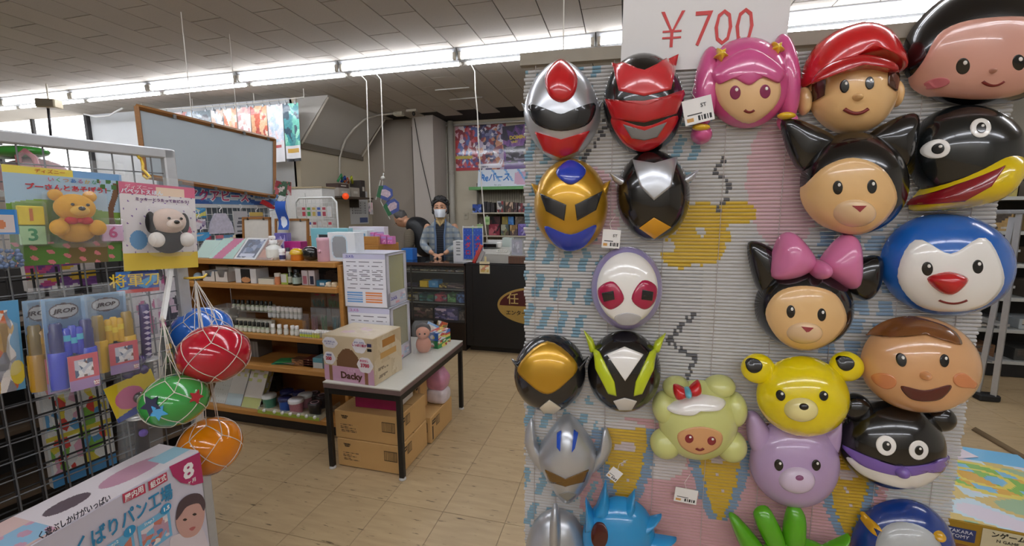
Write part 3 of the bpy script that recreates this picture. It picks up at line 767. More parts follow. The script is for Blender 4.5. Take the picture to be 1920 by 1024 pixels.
# second, black grid close behind
g2 = thing('black_grid_panel', 'black wire grid panel behind the grey grid stand', 'grid panel', Gw(-.45, 0, -.07), G_RZ)
v0 = MB(); v0.cyl((0, 0, .1), (0, 0, 1.25), .003, 6); vo = v0.build('upright_wire', BLK, g2)
vo.location = (-.4, 0, 0)
for i in range(1, 15):
    c = vo.copy(); col.objects.link(c); c.location = (-.4+.05*i, 0, 0)
h0 = MB(); h0.cyl((-.42, .005, 0), (.32, .005, 0), .003, 6); ho = h0.build('cross_wire', BLK, g2); ho.location = (0, 0, .12)
for i in range(1, 23):
    c = ho.copy(); col.objects.link(c); c.location = (0, 0, .12+.05*i)
part('post', BLK, g2, ((-.36, .03, .65), (.05, .03, 1.3)), ((-.24, .03, .65), (.09, .03, 1.3)))
part('foot', BLK, g2, ((-.36, .03, .02), (.05, .3, .04)), ((-.24, .03, .02), (.05, .3, .04)))

def pack_place(x0, y0, x1, y1, off):
    """pixel box on the grid plane -> base centre and size"""
    a, b = G(x0, (y0+y1)/2, off), G(x1, (y0+y1)/2, off); um = (a[0]+b[0])/2
    xm = (x0+x1)/2; zt, zb = G(xm, y0, off)[1], G(xm, y1, off)[1]
    return um, zb, b[0]-a[0], zt-zb
CLEAR = FILM('eef3f6', .10, .04)
def blister(t, w, h, d, bev=.006, y=0.0, x=0.0, z=0.0, name='blister'):
    b = MB(); b.box((x, y-d/2, z+h/2), (w, d, h), bev=bev); return b.build(name, CLEAR, t)
# --- pack with plush bear and number tiles
um, zb, w, h = pack_place(10, 318, 232, 496, .05)
t = thing('plush_toy_pack', 'carded pack with yellow plush bear and number tiles, sky blue card', 'toy pack', Gw(um, zb, .045), rot=(0, R(2), G_RZ), group='carded toys on the grid stand')
def scene_ink(u, v):
    if v > .93: return (232, 214, 90) if u < .55 else (120, 170, 220)
    if v > .62+.06*math.sin(u*5): c = (168, 196, 216)
    elif v > .34+.05*math.sin(u*9+1): c = (118, 160, 58)
    else: c = (112, 96, 52) if .45 < u < .8 else (84, 128, 52)
    if v < .24 and (math.sin(u*47)+math.sin(v*60+u*20)) > 1.1: c = (206, 120, 126)
    if u > .84 and .35 < v < .9 and abs(u-.9-.04*math.sin(v*9)) < .03: c = (112, 78, 52)
    if u > .76 and v > .8 and math.sin(u*60)*math.sin(v*50) > .1: c = (74, 120, 62)
    return c
canvas('card', w, h, 120, 96, scene_ink, t, coat=.4, thick=.002)
text('プーさんとあそぼう！', w*.074, 'c03a44', t, (w*.02, -.0016, h*.80), name='lettering', off=.0006)
for i, (s, c) in enumerate(zip('いくつあるかな？', ('d8506a', '5aa84a', 'e08a2a', '3a7ac8', 'c04a90', 'e0b020', '4aa06a', 'd8506a'))): text(s, w*.055, c, t, (w*(-.14+.062*i), -.0016, h*.885), name='lettering')
text('ディズニー', w*.05, 'b83a30', t, (-w*.14, -.0016, h*.962), name='lettering')
for x, z, c, n, nc in ((-.34, .44, 'e2cc36', '1', 'c0702a'), (-.34, .24, 'a8cfa0', '3', '2e8a58'), (.345, .26, 'd9b4d8', '6', 'c8508c')):
    q = MB(); q.box((x*w, -.012, (z+.07)*h), (w*.21, .006, h*.19), bev=.002); q = q.build('number_tile', gloss(c, .4), t)
    text(n, h*.17, nc, q, (x*w, -.0155, (z+.07)*h), name='numeral', off=.001)
def plush(t, x, z, s, fur, snout, body, ears, bow=None, y=-.02):
    FZ = lambda c: M(c, .95, 0, .12, 60, bump=.5, bscale=700)
    def bl(name, c, r, mt, nu=18, nv=12):
        b = MB(); b.smooth = True; b.ball((x+c[0]*s, y+c[1]*s, z+c[2]*s), tuple(k*s for k in r), nu, nv); return b.build(name, mt, t)
    bl('body', (0, 0, .28), (.34, .2, .3), FZ(body))
    hd = bl('head', (0, -.06, .72), (.33, .27, .29), FZ(fur))
    for sx in (-1, 1):
        if ears == 'round': bl('ear', (sx*.27, -.02, .97), (.12, .07, .12), FZ(fur))
        else: bl('ear', (sx*.33, -.02, .68), (.1, .08, .24), FZ('1d1b1c'))
        bl('arm', (sx*.3, -.16, .3), (.15, .14, .17), FZ(fur if ears == 'round' else 'e8e4de'))
        b = MB(); b.smooth = True; b.ball((x+sx*.12*s, y-.325*s, z+.78*s), .032*s, 10, 6); b.build('eye', GK, t)
    bl('snout', (0, -.28, .66), (.16, .1, .11), FZ(snout))
    b = MB(); b.smooth = True; b.ball((x, y-.385*s, z+.70*s), (.06*s, .03*s, .045*s), 12, 8); b.build('nose', GK, t)
    if bow:
        b = MB(); b.smooth = True
        for sx in (-1, 1): b.ball((x+sx*.11*s, y-.2*s, z+.45*s), (.12*s, .06*s, .08*s), 12, 8)
        b.ball((x, y-.23*s, z+.45*s), (.05*s, .05*s, .055*s), 10, 6); b.build('bow', FZ(bow), t)
plush(t, w*.0, h*.24, h*.50, 'd9a02c', 'e3b450', 'd09a2a', 'round', 'c02a2c')
blister(t, w*.48, h*.6, .075, .012, x=0, z=h*.18); blister(t, w*.25, h*.46, .022, .006, x=-w*.34, z=h*.2); blister(t, w*.25, h*.28, .022, .006, x=w*.345, z=h*.22)
part('hang_flap', CLEAR, t, ((w*.08, 0, h*1.06), (w*.9, .001, h*.14)))
# --- pack with puppet
um, zb, w, h = pack_place(222, 346, 364, 506, .05)
t = thing('plush_toy_pack', 'carded pack with black and white plush puppy puppet, pink header card', 'toy pack', Gw(um, zb, .05), rot=(0, R(3), G_RZ), group='carded toys on the grid stand')
def pup_ink(u, v):
    if v > .87: return (214, 110, 140) if not (.45 < u < .85 and v < .97) else (238, 214, 190)
    if v < .2: return (224, 196, 74)
    if (u-.2)**2+(v-.35)**2 < .012: return (110, 160, 206)
    if (u-.86)**2*1.3+(v-.45)**2 < .006: return (214, 96, 132)
    if math.sin(u*40+v*9)*math.sin(v*38) > .93: return (120, 90, 160)
    return (228, 224, 226)
canvas('card', w, h, 90, 100, pup_ink, t, coat=.4, thick=.002)
text('ミッキーとうたっておどろう！', w*.054, '6a3a78', t, (w*.06, -.0016, h*.815), off=.0003)
text('ディズニー', w*.07, 'f4e6ea', t, (-w*.26, -.0016, h*.945)); text('パペットえほん', w*.075, 'e8f2fa', t, (-w*.22, -.0016, h*.898), off=.0004)
plush(t, w*.04, h*.2, h*.52, 'd8c2b4', 'e6d6ca', '232022', 'flop')
blister(t, w*.52, h*.6, .07, .012, x=w*.04, z=h*.16)
part('hang_flap', CLEAR, t, ((0, 0, h*1.04), (w*.98, .001, h*.1)))
# --- blister packs with plastic telescope sets
def scope_pack(px, label, c, dc, off, dk_='3a3020'):
    um, zb, w, h = pack_place(*px, off)
    t = thing('telescope_toy_pack', label, 'toy pack', Gw(um, zb, off), rot=(0, R(2), G_RZ), group='carded toys on the grid stand')
    canvas('card', w*.86, h*.94, 70, 90, layers(lambda u, v: mixc((66, 104, 170), (140, 180, 214), v), (.15, .77, .85, .94, lambda u, v: (223, 226, 230) if ((u-.5)/.46)**2+((v-.5)/.42)**2 < 1 else ((90, 60, 70) if ((u-.5)/.5)**2+((v-.5)/.5)**2 < 1 else (150, 184, 214)))), t, (0, 0, h*.03), coat=.5, thick=.002)
    text('JROP', h*.06, '3a2c34', t, (0, -.0016, h*.835), shear=.2, sx=1.2, off=.0004)
    b = MB(); b.smooth = True
    for sx in (-.3, .3):
        b.lathe([(.015, h*.28), (.0155, h*.56), (.013, h*.58), (.013, h*.64), (.010, h*.66)], 14, c=(sx*w, -.03, h*.08))
    b.build('barrel', gloss(dk_, .6), t); b = MB(); b.smooth = True
    for sx in (-.3, .3): b.lathe([(.0185, 0), (.0195, .006), (.0195, h*.36), (.018, h*.37)], 14, c=(sx*w, -.03, h*.08))
    b.build('sleeve', gloss(c, .6), t)
    k = MB(); rd = random.Random(4)
    k.smooth = True
    for i in range(3): k.lathe([(.009, 0), (.0095, h*.02), (.0095, h*.26), (.006, h*.28)], 10, c=((-.12+.12*i)*w, -.036, h*(.40+.02*(i % 2))))
    k.build('lens_tube', gloss(c, .6), t); k = MB(); k.smooth = True
    for i in range(3): k.lathe([(.0101, h*.1), (.0101, h*.16)], 10, c=((-.12+.12*i)*w, -.036, h*(.40+.02*(i % 2)+.05*((i+1) % 2))), caps=False)
    k.build('tube_band', gloss(dc, .6), t)
    pc = canvas('picture_label', w*.62, h*.36, 70, 50, layers('d6606a', (.0, 0, 1, .3, 'a584b8'), (.2, .36, .82, .86, patches(3, ('e8e4e6', '7a5248', 'c8ccd8', '5a6a8a', 'f0f0f0'), 26))), t, (w*.1, -.055, h*.04), coat=.3, thick=.001)
    bd = part('maker_mark', M('c8202a', .4), t, ((w*.33, -.0565, h*.085), (w*.09, .001, h*.05)))
    text('BAN', h*.024, 'f4f0ee', t, (w*.33, -.0575, h*.096), off=.0003); text('DAI', h*.024, 'f4f0ee', t, (w*.33, -.0575, h*.074), off=.0003)
    blister(t, w, h, .062, .014, y=.0); part('hang_flap', CLEAR, t, ((0, 0, h*1.04), (w*.5, .001, h*.1)))
scope_pack((40, 556, 106, 742), 'blister pack with mustard toy telescope tubes tucked behind the blue one', 'b08418', 'c89a20', .045, '7a6420')
scope_pack((72, 552, 168, 736), 'blister pack with blue toy telescope tubes and pink picture label', '2a3ec0', '4ab4d8', .115, '16206a')
scope_pack((152, 544, 244, 704), 'blister pack with yellow toy telescope tubes and pink picture label', 'dcae10', 'f0d43a', .05, 'a08018')
# --- toy swords in clear bags
def sword_pack(label, card, px, off, text_on):
    um, zb, w, h = pack_place(*px, off)
    t = thing('toy_sword_pack', label, 'toy pack', Gw(um, zb, off), rot=(0, R(3), G_RZ), group='toy swords on the grid stand')
    if text_on:
        canvas('header_card', w*1.2, h*.2, 70, 30, layers(patches(8, ('2a54b0', '3a7ad0', '1c3a8a', '4aa0d8'), 16), (0, 0, 1, .16, 'c8302a')), t, (0, -.004, h*.82), coat=.4, thick=.001)
        text('将軍刀', h*.13, 'e8c83a', t, (-w*.08, -.0055, h*.93), off=.0004)
        k = MB(); k.smooth = True; k.lathe([(.011, 0), (.013, .01), (.013, h*.5), (.011, h*.51)], 12, c=(.004, -.018, h*.2)); g = k.build('grip', gloss('3a2070', .3), t)
        for i in range(9): dd = MB(); dd.prism([(.004-.009, h*(.24+.05*i)), (.004, h*(.224+.05*i)), (.004+.009, h*(.24+.05*i)), (.004, h*(.256+.05*i))], -.0325, -.03); dd.build('grip_diamond', M('cdc2dc', .5), g)
        k = MB(); k.smooth = True; k.lathe([(.0, 0), (.034, .001), (.036, .004), (.034, .007), (0, .008)], 20, c=(.004, -.018, h*.17)); k.build('guard', M('d8d8d4', .3, .6), t)
        k = MB(); k.box((.004, -.018, h*.085), (.03, .014, h*.17), bev=.004); k.build('scabbard', gloss('15131a'), t)
    else:
        canvas('header_card', w*1.15, h*.34, 80, 50, lambda u, v: (226, 200, 40) if (v > .12+.2*u and math.hypot(u-.4, v-.5) > .3) else ((210, 110, 150) if v > .12+.2*u else (40, 70, 160)), t, (.004, -.03, h*.52), rot=(0, R(-14), 0), coat=.3, thick=.001)
        k = MB(); k.smooth = True; k.cyl((0, -.034, h*.66), (0, -.044, h*.66), .018, 16); k.build('crest_disc', gloss('17140f'), t)
        k = MB(); k.smooth = True
        for dx, dz in ((-.012, .95), (.012, .98), (0, .9), (-.02, .88), (.018, .89)): k.ball((dx, -.02, h*dz), .016, 10, 8)
        k.build('tassel_bead', gloss('3a2068', .6), t)
        k = MB(); k.smooth = True; k.lathe([(.0, 0), (.036, .001), (.038, .004), (.036, .007), (0, .008)], 20, c=(.006, -.018, h*.46)); k.build('guard', M('d8d8d4', .3, .6), t)
        k = MB(); k.box((.006, -.018, h*.23), (.036, .016, h*.44), bev=.004); k.build('scabbard', gloss('15131a'), t)
        k = MB(); k.smooth = True; k.ball((.004, -.032, h*.32), .012, 10, 8); k.build('pompom', M('6a4ab0', .8, bump=.8), t)
    blister(t, w, h, .05, .012)
sword_pack('clear bag with purple gripped toy sword under a blue header card', 'blue', (222, 512, 290, 712), .035, True)
sword_pack('clear bag with black sheathed toy sword and yellow starburst card', 'yellow', (205, 672, 286, 878), .06, False)
# --- packs cut by the frame
um, zb, w, h = pack_place(-60, 566, 36, 742, .06)
_bp = patches(5, ('d8d2cc', 'c89a40', 'd06a3a', 'e6e0da', '8a8a94'), 60)
t = thing('blue_toy_card', 'blue bordered toy card with a yellow round label beside the mustard telescopes', 'toy pack', Gw(um, zb, .06), rot=(0, R(3), G_RZ))
canvas('card', w, h, 90, 120, lambda u, v: (226, 206, 60) if (u-.86)**2*1.2+(v-.2)**2*1.6 < .03 else ((90, 160, 206) if (u > .8+.06*math.sin(v*20) or v > .9) else _bp(u, v)), t, coat=.4, thick=.002)
blister(t, w*.7, h*.6, .04, .01, z=h*.2)
um, zb, w, h = pack_place(-50, 392, 34, 505, .06)
t = thing('beads_bag', 'clear bag of blue glitter beads with a blue card top', 'toy pack', Gw(um, zb, .06), rot=(0, R(2), G_RZ))
canvas('header_card', w, h*.42, 24, 14, lambda u, v: (40, 130, 206) if (v > .82 or v < .1 or u > .92) else (206, 196, 196) if (u-.5)**2+(v-.4)**2 > .05 else (206, 130, 90), t, (0, -.002, h*.58), coat=.4, thick=.001)
k = MB(); rd = random.Random(2); k.smooth = True
for i in range(70): k.ball((rd.uniform(-.45, .45)*w, -.012+rd.uniform(-.006, .006), h*(.04+.3*rd.random()**1.5)), .0055, 6, 4)
tag(k.build('glitter_beads', gloss('4a6a9a'), t), kind='stuff')
blister(t, w*.98, h*.6, .03, .01)
# --- yellow hook on the top wires
u_, z_ = G(268, 332, .012)
t = thing('plastic_hook', 'yellow plastic S hook on the top of the grid stand', 'hook', Gw(u_, z_, .012), G_RZ)
k = MB(); k.smooth = True; k.tube([(-.006, -.006, .058), (-.004, .006, .066), (.004, .008, .058), (.004, .0, .04), (0, -.004, .024), (.006, -.012, .012), (.01, -.02, .0), (.0, -.024, -.006), (-.008, -.02, .004)], .0042, 8); k.build('hook_rod', gloss('e2bc1c'), t)
# --- goods on the far side seen through the wires
def far_sheet(label, name, px, off, fn, nx=26, ny=34, thick=.004, cat='toy box'):
    um, zb, w, h = pack_place(*px, off)
    t = thing(name, label, cat, Gw(um, zb, off), G_RZ)
    canvas('printed_front', w, h, nx, ny, fn, t, (0, -.016, 0), coat=.2)
    part('box_body', M('b9b4b0', .6), t, ((0, .0, h/2), (w, .03, h)), bev=.001); return t
far_sheet('white picture sheet of fruit and toys hanging behind the black grid', 'picture_sheet', (78, 706, 206, 896), -.13, layers('cdd2d2', (.04, .04, .96, .96, patches(11, ('d9dcda', 'd9dcda', 'e0e2de', 'd0483e', 'd8c84a', '7ab04a', '5a9ac8', 'e8e6e0', 'd8a4b8'), 90)), (0, 0, 1, .12, '4a90c4'), (0, .46, 1, .5, 'd6c84a')), 110, 140, cat='picture sheet')
far_sheet('tall pale box with pink lettering seen through the grid stand', 'toy_box', (246, 520, 292, 640), -.2, layers('d8cfd0', (.1, .1, .9, .9, patches(2, ('d8cfd0', 'e2dcdc', 'c05a84', 'd8cfd0', '8a8a90'), 30))))
far_sheet('pink and white toy box behind the white hanging strap', 'toy_box', (288, 500, 352, 608), -.2, patches(6, ('cdb4c0', 'e2dede', 'b85a88', '4a4a50', 'd8d4d6'), 30))
far_sheet('white price card box under the pink box behind the grid', 'toy_box', (252, 640, 300, 716), -.2, layers('dcd9d4', (.1, .2, .9, .8, textlines('dcd9d4', '444a50', 7, 5))))
far_sheet('green speckled snack box behind the grid near the post', 'toy_box', (300, 612, 352, 708), -.2, patches(16, ('5a7a52', '3a4238', 'c8c4ba', 'd8b04a', '7a8a78'), 30))
far_sheet('box of colourful print showing under the bear pack through the wires', 'toy_box', (44, 492, 176, 540), -.12, patches(9, ('d8d0cc', 'c8508a', 'e0b83a', 'd8d4d8', '7a4a90'), 30), 40, 14)
rk = thing('back_rack', 'dark rack shelf behind the wire grid stand holding toy boxes', 'shelf', Gw(G(340, 600, -.36)[0]-.56, 0, -.4), G_RZ)
part('back_panel', M('2a2826', .7), rk, ((0, .12, .62), (1.1, .02, 1.24)))
for z in (.2, .5, .72, .9, 1.06): part('shelf_board', M('5a4a3a', .6), rk, ((0, 0, z), (1.1, .24, .015)))
for x in (-.54, .54): part('side_panel', M('3a3632', .7), rk, ((x, 0, .62), (.02, .24, 1.24)))

# ---------------------------------------------------------------- rubber balls in string nets
def net_ball(label, px, py, rp, depth, c, hang, squash=1.0, cls='ball'):
    p = CAM+ray(px, py)*depth; r = rp/FPX*depth
    t = thing('netted_ball', label, 'ball', p, group='rubber balls hanging in white nets')
    b = MB(); b.smooth = True; b.ball((0, 0, 0), (r, r, r*squash), 32, 20); b.build('ball', M(c, .12, 0, .02, 10, coat=.6), t)
    q = hang-p; rr = r*1.012; n = 5; rings = []
    for k, ph in enumerate((20, 52, 88, 124, 156)):
        rings.append([Vector((rr*math.sin(R(ph))*math.cos(2*math.pi*(i+.5*(k % 2))/n+px), rr*math.sin(R(ph))*math.sin(2*math.pi*(i+.5*(k % 2))/n+px), rr*squash*math.cos(R(ph)))) for i in range(n)])
    nb = MB(); nb.smooth = True; cr = .0012
    def arc(a, b2):
        pts = []
        for i in range(6):
            v = a.lerp(b2, i/5); w = Vector((v.x, v.y, v.z/squash)).normalized()*rr; pts.append((w.x, w.y, w.z*squash))
        nb.tube(pts, cr, 5)
    for k in range(4):
        for i in range(n):
            j = i if k % 2 == 0 else (i+1) % n
            arc(rings[k][i], rings[k+1][j]); arc(rings[k][i], rings[k+1][(j-1) % n])
    bot = Vector((0, 0, -rr*squash))
    for i in range(n): arc(rings[4][i], bot)
    top = Vector(tuple(q))
    for i in range(n):
        a = rings[0][i]; mid = a.lerp(top, .45)+Vector((math.cos(i*2.4), math.sin(i*2.4), 0))*.006
        nb.tube([a, mid, top], cr, 5); 
        if i % 2: nb.tube([mid, rings[0][(i+1) % n]], cr*.8, 4)
    nb.tube([top+Vector((0, 0, -.012)), top+Vector((0, 0, .012))], .004, 6)
    nb.build('net', M('d8cfc4', .8), t)
    return t, r
hk = np.array(Gw(.02, G(352, 526)[1], .02))
pb = thing('net_peg', 'short yellow peg on the frame post carrying the ball nets', 'hook', Gw(.0, G(352, 526)[1]+.012, .015), G_RZ)
k = MB(); k.smooth = True; k.tube([(-.01, .0, 0), (-.005, -.03, 0), (.03, -.04, 0), (.045, -.03, .008)], .0045, 8); k.build('peg_rod', gloss('d8b21c'), pb)
net_ball('glossy red rubber ball in a white net', 402, 663, 59, 1.36, 'b3122a', hk, .9)
net_ball('blue rubber ball in a white net behind the red ball', 380, 622, 50, 1.56, '2a6ac8', hk, .92)
net_ball('pearly orange rubber ball in a white net, lowest of the balls', 395, 836, 52, 1.40, 'd97e08', hk, .98)
hg = CAM+ray(305, 600)*1.27
gt, gr = net_ball('green rubber ball with printed stars in a white net', 328, 750, 54, 1.27, '3f9a48', hg, .86)
for (dx, dz, c, s) in ((-.55, .3, '1a1c48', .030), (-.38, .02, '4aa8e0', .024), (.62, .25, 'b03038', .022)):
    y = -math.sqrt(max(.02, 1-dx*dx-dz*dz)); k = MB()
    pts = [(s*(1 if i % 2 else .5)*math.sin(i*math.pi/5), s*(1 if i % 2 else .5)*math.cos(i*math.pi/5)) for i in range(10)]
    T = Matrix.Rotation(R(50), 3, 'Z') @ Vector((dx, y, dz)).normalized(); T = Vector((T.x, T.y, T.z*.86))
    k.prism(pts, -.0015, .0015); o = k.build('printed_star', gloss(c), gt, T*gr*1.008); o.rotation_euler = T.to_track_quat('-Y', 'Z').to_euler()
st = thing('hanging_strap', 'flat white strap hanging from the grid stand above the green ball', 'strap', hg)
k = MB(); tp = Vector(tuple(np.array(Gw(-.05, G(290, 505)[1], .02))-hg))
k.tube([(0, 0, 0), tp*.5, tp], .008, 4); k.build('strap_band', M('e0dfdc', .6), st)

# ---------------------------------------------------------------- big gift box in the front corner
XF, YE, ZT = -1.207, .912, .70
def F(px, py): p = onX(XF, px, py); return float(p[1]-YE), float(p[2]-.25)
bx = thing('play_set_box', 'large pale lilac play set box with pink corner marked 8 in front of the grid', 'toy box', (XF, YE, .25), R(90))
L_ = .78; bh = ZT-.25
part('carton', M('c9c6d6', .3, vary=.04, scale=6, coat=.3), bx, ((-L_/2, .08, bh/2), (L_, .158, bh)), bev=.002)
def lid_ink(u, v):
    c = (206, 176, 170) if u < .58 else (214, 206, 210)
    if .30 < u < .58 and .05 < v < .6: c = (140, 180, 206) if (math.sin(u*90)*math.sin(v*13)) < .4 else (196, 150, 170)
    if .02 < u < .28 and .05 < v < .6: c = (150, 184, 206) if (math.sin(u*80+2)*math.sin(v*11)) < .4 else (180, 160, 190)
    if (u-.84)**2*6+(v-.5)**2 < .06: c = (186, 140, 160)
    if (u-.66)**2*9+(v-.55)**2 < .03: c = (96, 82, 90)
    if .9 < u and .2 < v < .6: c = (150, 190, 206)
    return c
canvas('lid_print', L_, .156, 300, 70, lid_ink, bx, (-L_/2, .002, bh+.001), rot=(R(-90), 0, 0), coat=.4)
def face_text(s, px0, px1, size, c, **k):
    a, b = F(*px0), F(*px1); text(s, size, c, bx, ((a[0]+b[0])/2, -.0016, (a[1]+b[1])/2), **k)
def face_quad(name, pts, c, y=-.001):
    q = [F(*p) for p in pts]; k = MB(); k.prism(q, y, y+.0005); return k.build(name, gloss(c, .3), bx)
def face_blob(name, pts, c, y): face_quad(name, pts, c, y)
face_quad('corner_label', [(317, 875), (374, 848), (381, 905), (362, 910), (338, 905), (324, 893)], 'b02a66')
face_text('8', (353, 874), (353, 894), .062, 'f2eef0', off=.002, sx=1.0); face_text('ヶ月', (358, 901), (360, 904), .014, 'f2eef0')
face_quad('red_label', [(229, 927), (271, 907), (273, 924), (231, 944)], 'c0405c'); face_quad('red_label', [(277, 904), (312, 885), (314, 901), (279, 921)], 'c0405c')
a = F(251, 926); text('屋内用', .02, 'f4eef0', bx, (a[0], -.0022, a[1]), off=.0003, fit=abs(F(268, 916)[0]-F(233, 934)[0])); a = F(296, 903); text('組立式', .02, 'f4eef0', bx, (a[0], -.0022, a[1]), off=.0003, fit=abs(F(310, 893)[0]-F(281, 911)[0]))
a, b = F(138, 1016), F(322, 932); text('くばりパン工場', .05, '2f86b4', bx, ((a[0]+b[0])/2, -.0016, (a[1]+b[1])/2-.004), off=.0010, fit=abs(b[0]-a[0]))
a, b = F(70, 1001), F(207, 945); text('く遊ぶしかけがいっぱい', .02, '2a2a3c', bx, ((a[0]+b[0])/2, -.0016, (a[1]+b[1])/2+.004), off=.0003, fit=abs(b[0]-a[0]))
def photo(pts, seed, step, mark):
    q = [F(*p) for p in pts]; w = q[1][0]-q[0][0]; h = q[1][1]-q[2][1]
    cv = canvas('photo_print', w, abs(h), 60, 60, layers('6fb4dc', (.08, .08, .92, .8, patches(seed, ('6fb4dc', 'd8d0d8', 'b894a8', '4a88c0', 'e8e0e0', 'c87a6a'), 30))), bx, ((q[0][0]+q[1][0])/2, -.0012, q[2][1]), coat=.3)
    text(step, h*.13, 'e8f2f6', bx, (q[0][0]+w*.35, -.002, q[1][1]-h*.08)); 
    k = MB(); k.prism([(q[1][0]-w*.1+h*.16*math.cos(i*math.pi/10), q[1][1]+h*.16*math.sin(i*math.pi/10)) for i in range(20)], -.0024, -.0018); k.build('age_disc', gloss('2f96cc', .3), bx)
    text(mark, h*.17, 'f4f8fa', bx, (q[1][0]-w*.1, -.003, q[1][1]), off=.0004)
photo([(256, 985), (316, 950), (322, 1004)], 4, 'Step3', '1.5'); photo([(186, 1022), (248, 992), (254, 1050)], 7, 'Step2', '1')
# printed photograph of a baby
def ob(name, pts, c, y): face_blob(name, spl(pts, 4), c, y)
ob('baby_print', [(318, 1015), (336, 1000), (372, 985), (388, 1015), (392, 1060), (330, 1060)], 'd8cfd8', -.001)
ob('baby_print', [(330, 968), (345, 938), (368, 930), (382, 945), (381, 978), (368, 1002), (346, 1008), (332, 992)], 'c79c94', -.0014)
ob('baby_print', [(329, 975), (334, 945), (352, 928), (374, 926), (384, 942), (381, 958), (372, 944), (350, 950), (338, 965)], '4a3a44', -.0018)
for q in ((346, 975), (364, 965)): ob('baby_print', [(q[0]-4, q[1]), (q[0], q[1]-3), (q[0]+4, q[1]-1), (q[0], q[1]+2)], '2a2226', -.0018)
ob('baby_print', [(354, 992), (360, 988), (366, 988), (360, 995)], 'a85a5c', -.0018)
bs = thing('storage_carton', 'brown storage carton under the large play set box', 'carton', (XF-.08, YE-.39, 0), R(90))
part('carton', M('a98a5c', .8), bs, ((0, 0, .125), (.74, .17, .249)), bev=.002)
part('tape', M('c3a878', .4), bs, ((0, -.0855, .2), (.05, .001, .098)))
# ================================================================ wooden display shelf in the middle
WOOD, WOOD2 = M('b07c3c', .5, 0, .22, 6, stretch=(1.5, 14, 14)), M('8a5c2a', .55, 0, .2, 6, stretch=(1.5, 14, 14))
SY, SD = 2.13, .38
SX0, SX1 = -2.84, onY(2.16, 643, 500)[0]-.034
LV = (1.118, .965, .645, .438, .118)
sh = thing('display_shelf', 'honey wood display shelf with five levels of small goods', 'shelf', ((SX0+SX1)/2, SY, 0))
sw = SX1-SX0
for z in LV: part('shelf_board', WOOD, sh, ((0, SD/2, z-.016), (sw, SD, .032)), bev=.003)
for s in (-1, 1): part('side_panel', WOOD, sh, ((s*(sw/2+.0125), SD/2+.01, .55), (.025, SD-.02, 1.1)), bev=.002)
part('back_panel', WOOD2, sh, ((0, SD+.008, .55), (sw, .012, 1.1)))
part('kick_board', M('1f1812', .7), sh, ((0, .06, .043), (sw, .02, .085)))
rs = thing('rear_shelf', 'second wooden shelf standing behind the display shelf near the counter', 'shelf', (onY(3.12, 748, 468)[0]-.42, 2.82, 0))
part('carcass', WOOD, rs, ((0, .15, .585), (.84, .3, 1.17)), bev=.003)
for x in (-.2, .06, .34): part('divider', WOOD, rs, ((x, .03, 1.2), (.14, .03, .06)), bev=.003)

def bottle(label, px, yb, yt, wpx, y, z, body, cap, capf=.25, neck=.45, group=None, lab=None, name='bottle', n=12, cap_r=None, rough=.25):
    p = onY(y, px, yb); q = onY(y, px, yt); e = onY(y, px+wpx, yb)
    r = max(.003, (e[0]-p[0])/2); H_ = max(.01, q[2]-p[2])
    t = thing(name, label, 'bottle', (p[0], y, z), group=group)
    hb = H_*(1-capf)
    b = MB(); b.smooth = True; b.lathe([(r*.92, 0), (r, .002), (r, hb*.78), (r*neck, hb*.95), (r*neck, hb)], n); b.build('flask', M(body, rough, coat=.4), t)
    c = MB(); c.smooth = True; cr = cap_r*r if cap_r else r*max(neck*1.15, .5); c.lathe([(cr, hb), (cr, H_-.001), (cr*.9, H_)], n); c.build('cap', M(cap, .4), t)
    if lab:
        l = MB(); l.smooth = True; l.lathe([(r*1.01, hb*.15), (r*1.01, hb*.65)], n, caps=False); l.build('paper_label', M(lab, .6), t)
    return t
def carton(name, label, cat, x0, y0, x1, y1, y, d, front, side='cfcac4', z=None, rz=0.0, group=None, nx=16, ny=16, coat=.2, top=None):
    """box from its pixel outline on the plane y, standing at height z"""
    a, b = onY(y, x0, y1), onY(y, x1, y1); tp = onY(y, (x0+x1)/2, y0); bt = onY(y, (x0+x1)/2, y1)
    w = b[0]-a[0]; h = tp[2]-(z if z is not None else bt[2])
    t = thing(name, label, cat, ((a[0]+b[0])/2, y, z if z is not None else bt[2]), rz, group)
    part('box_body', M(side, .5), t, ((0, d/2, h/2), (w, d, h)), bev=min(.0015, h*.1))
    canvas('printed_front', w*.97, h*.97, nx, ny, front if callable(front) else (lambda u, v, k=hx(front): k), t, (0, -.0012, h*.015), coat=coat)
    if top: canvas('printed_top', w*.97, d*.97, nx, ny, top, t, (0, d*.015, h+.0012), rot=(R(-90), 0, 0), coat=coat)
    return t
def leaning(name, label, cat, x0, y0, x1, y1, y, z, fn, tilt=38, group=None, nx=24, ny=30, shear=0.0, coat=.5, film=True):
    a, b = onY(y, x0, y1), onY(y, x1, y1); h = (onY(y, x0, y0)[2]-a[2])/math.cos(R(tilt))*1.0
    w = b[0]-a[0]
    t = thing(name, label, cat, ((a[0]+b[0])/2, y, z), rot=(R(-tilt), 0, 0), group=group)
    canvas('printed_sheet', w, h, nx, ny, fn, t, (0, 0, 0), coat=coat, thick=.004)
    if film: part('clear_sleeve', CLEAR, t, ((0, -.003, h/2), (w*1.04, .002, h*1.04)))
    return t
T1, T2, T3, T4, T5 = LV
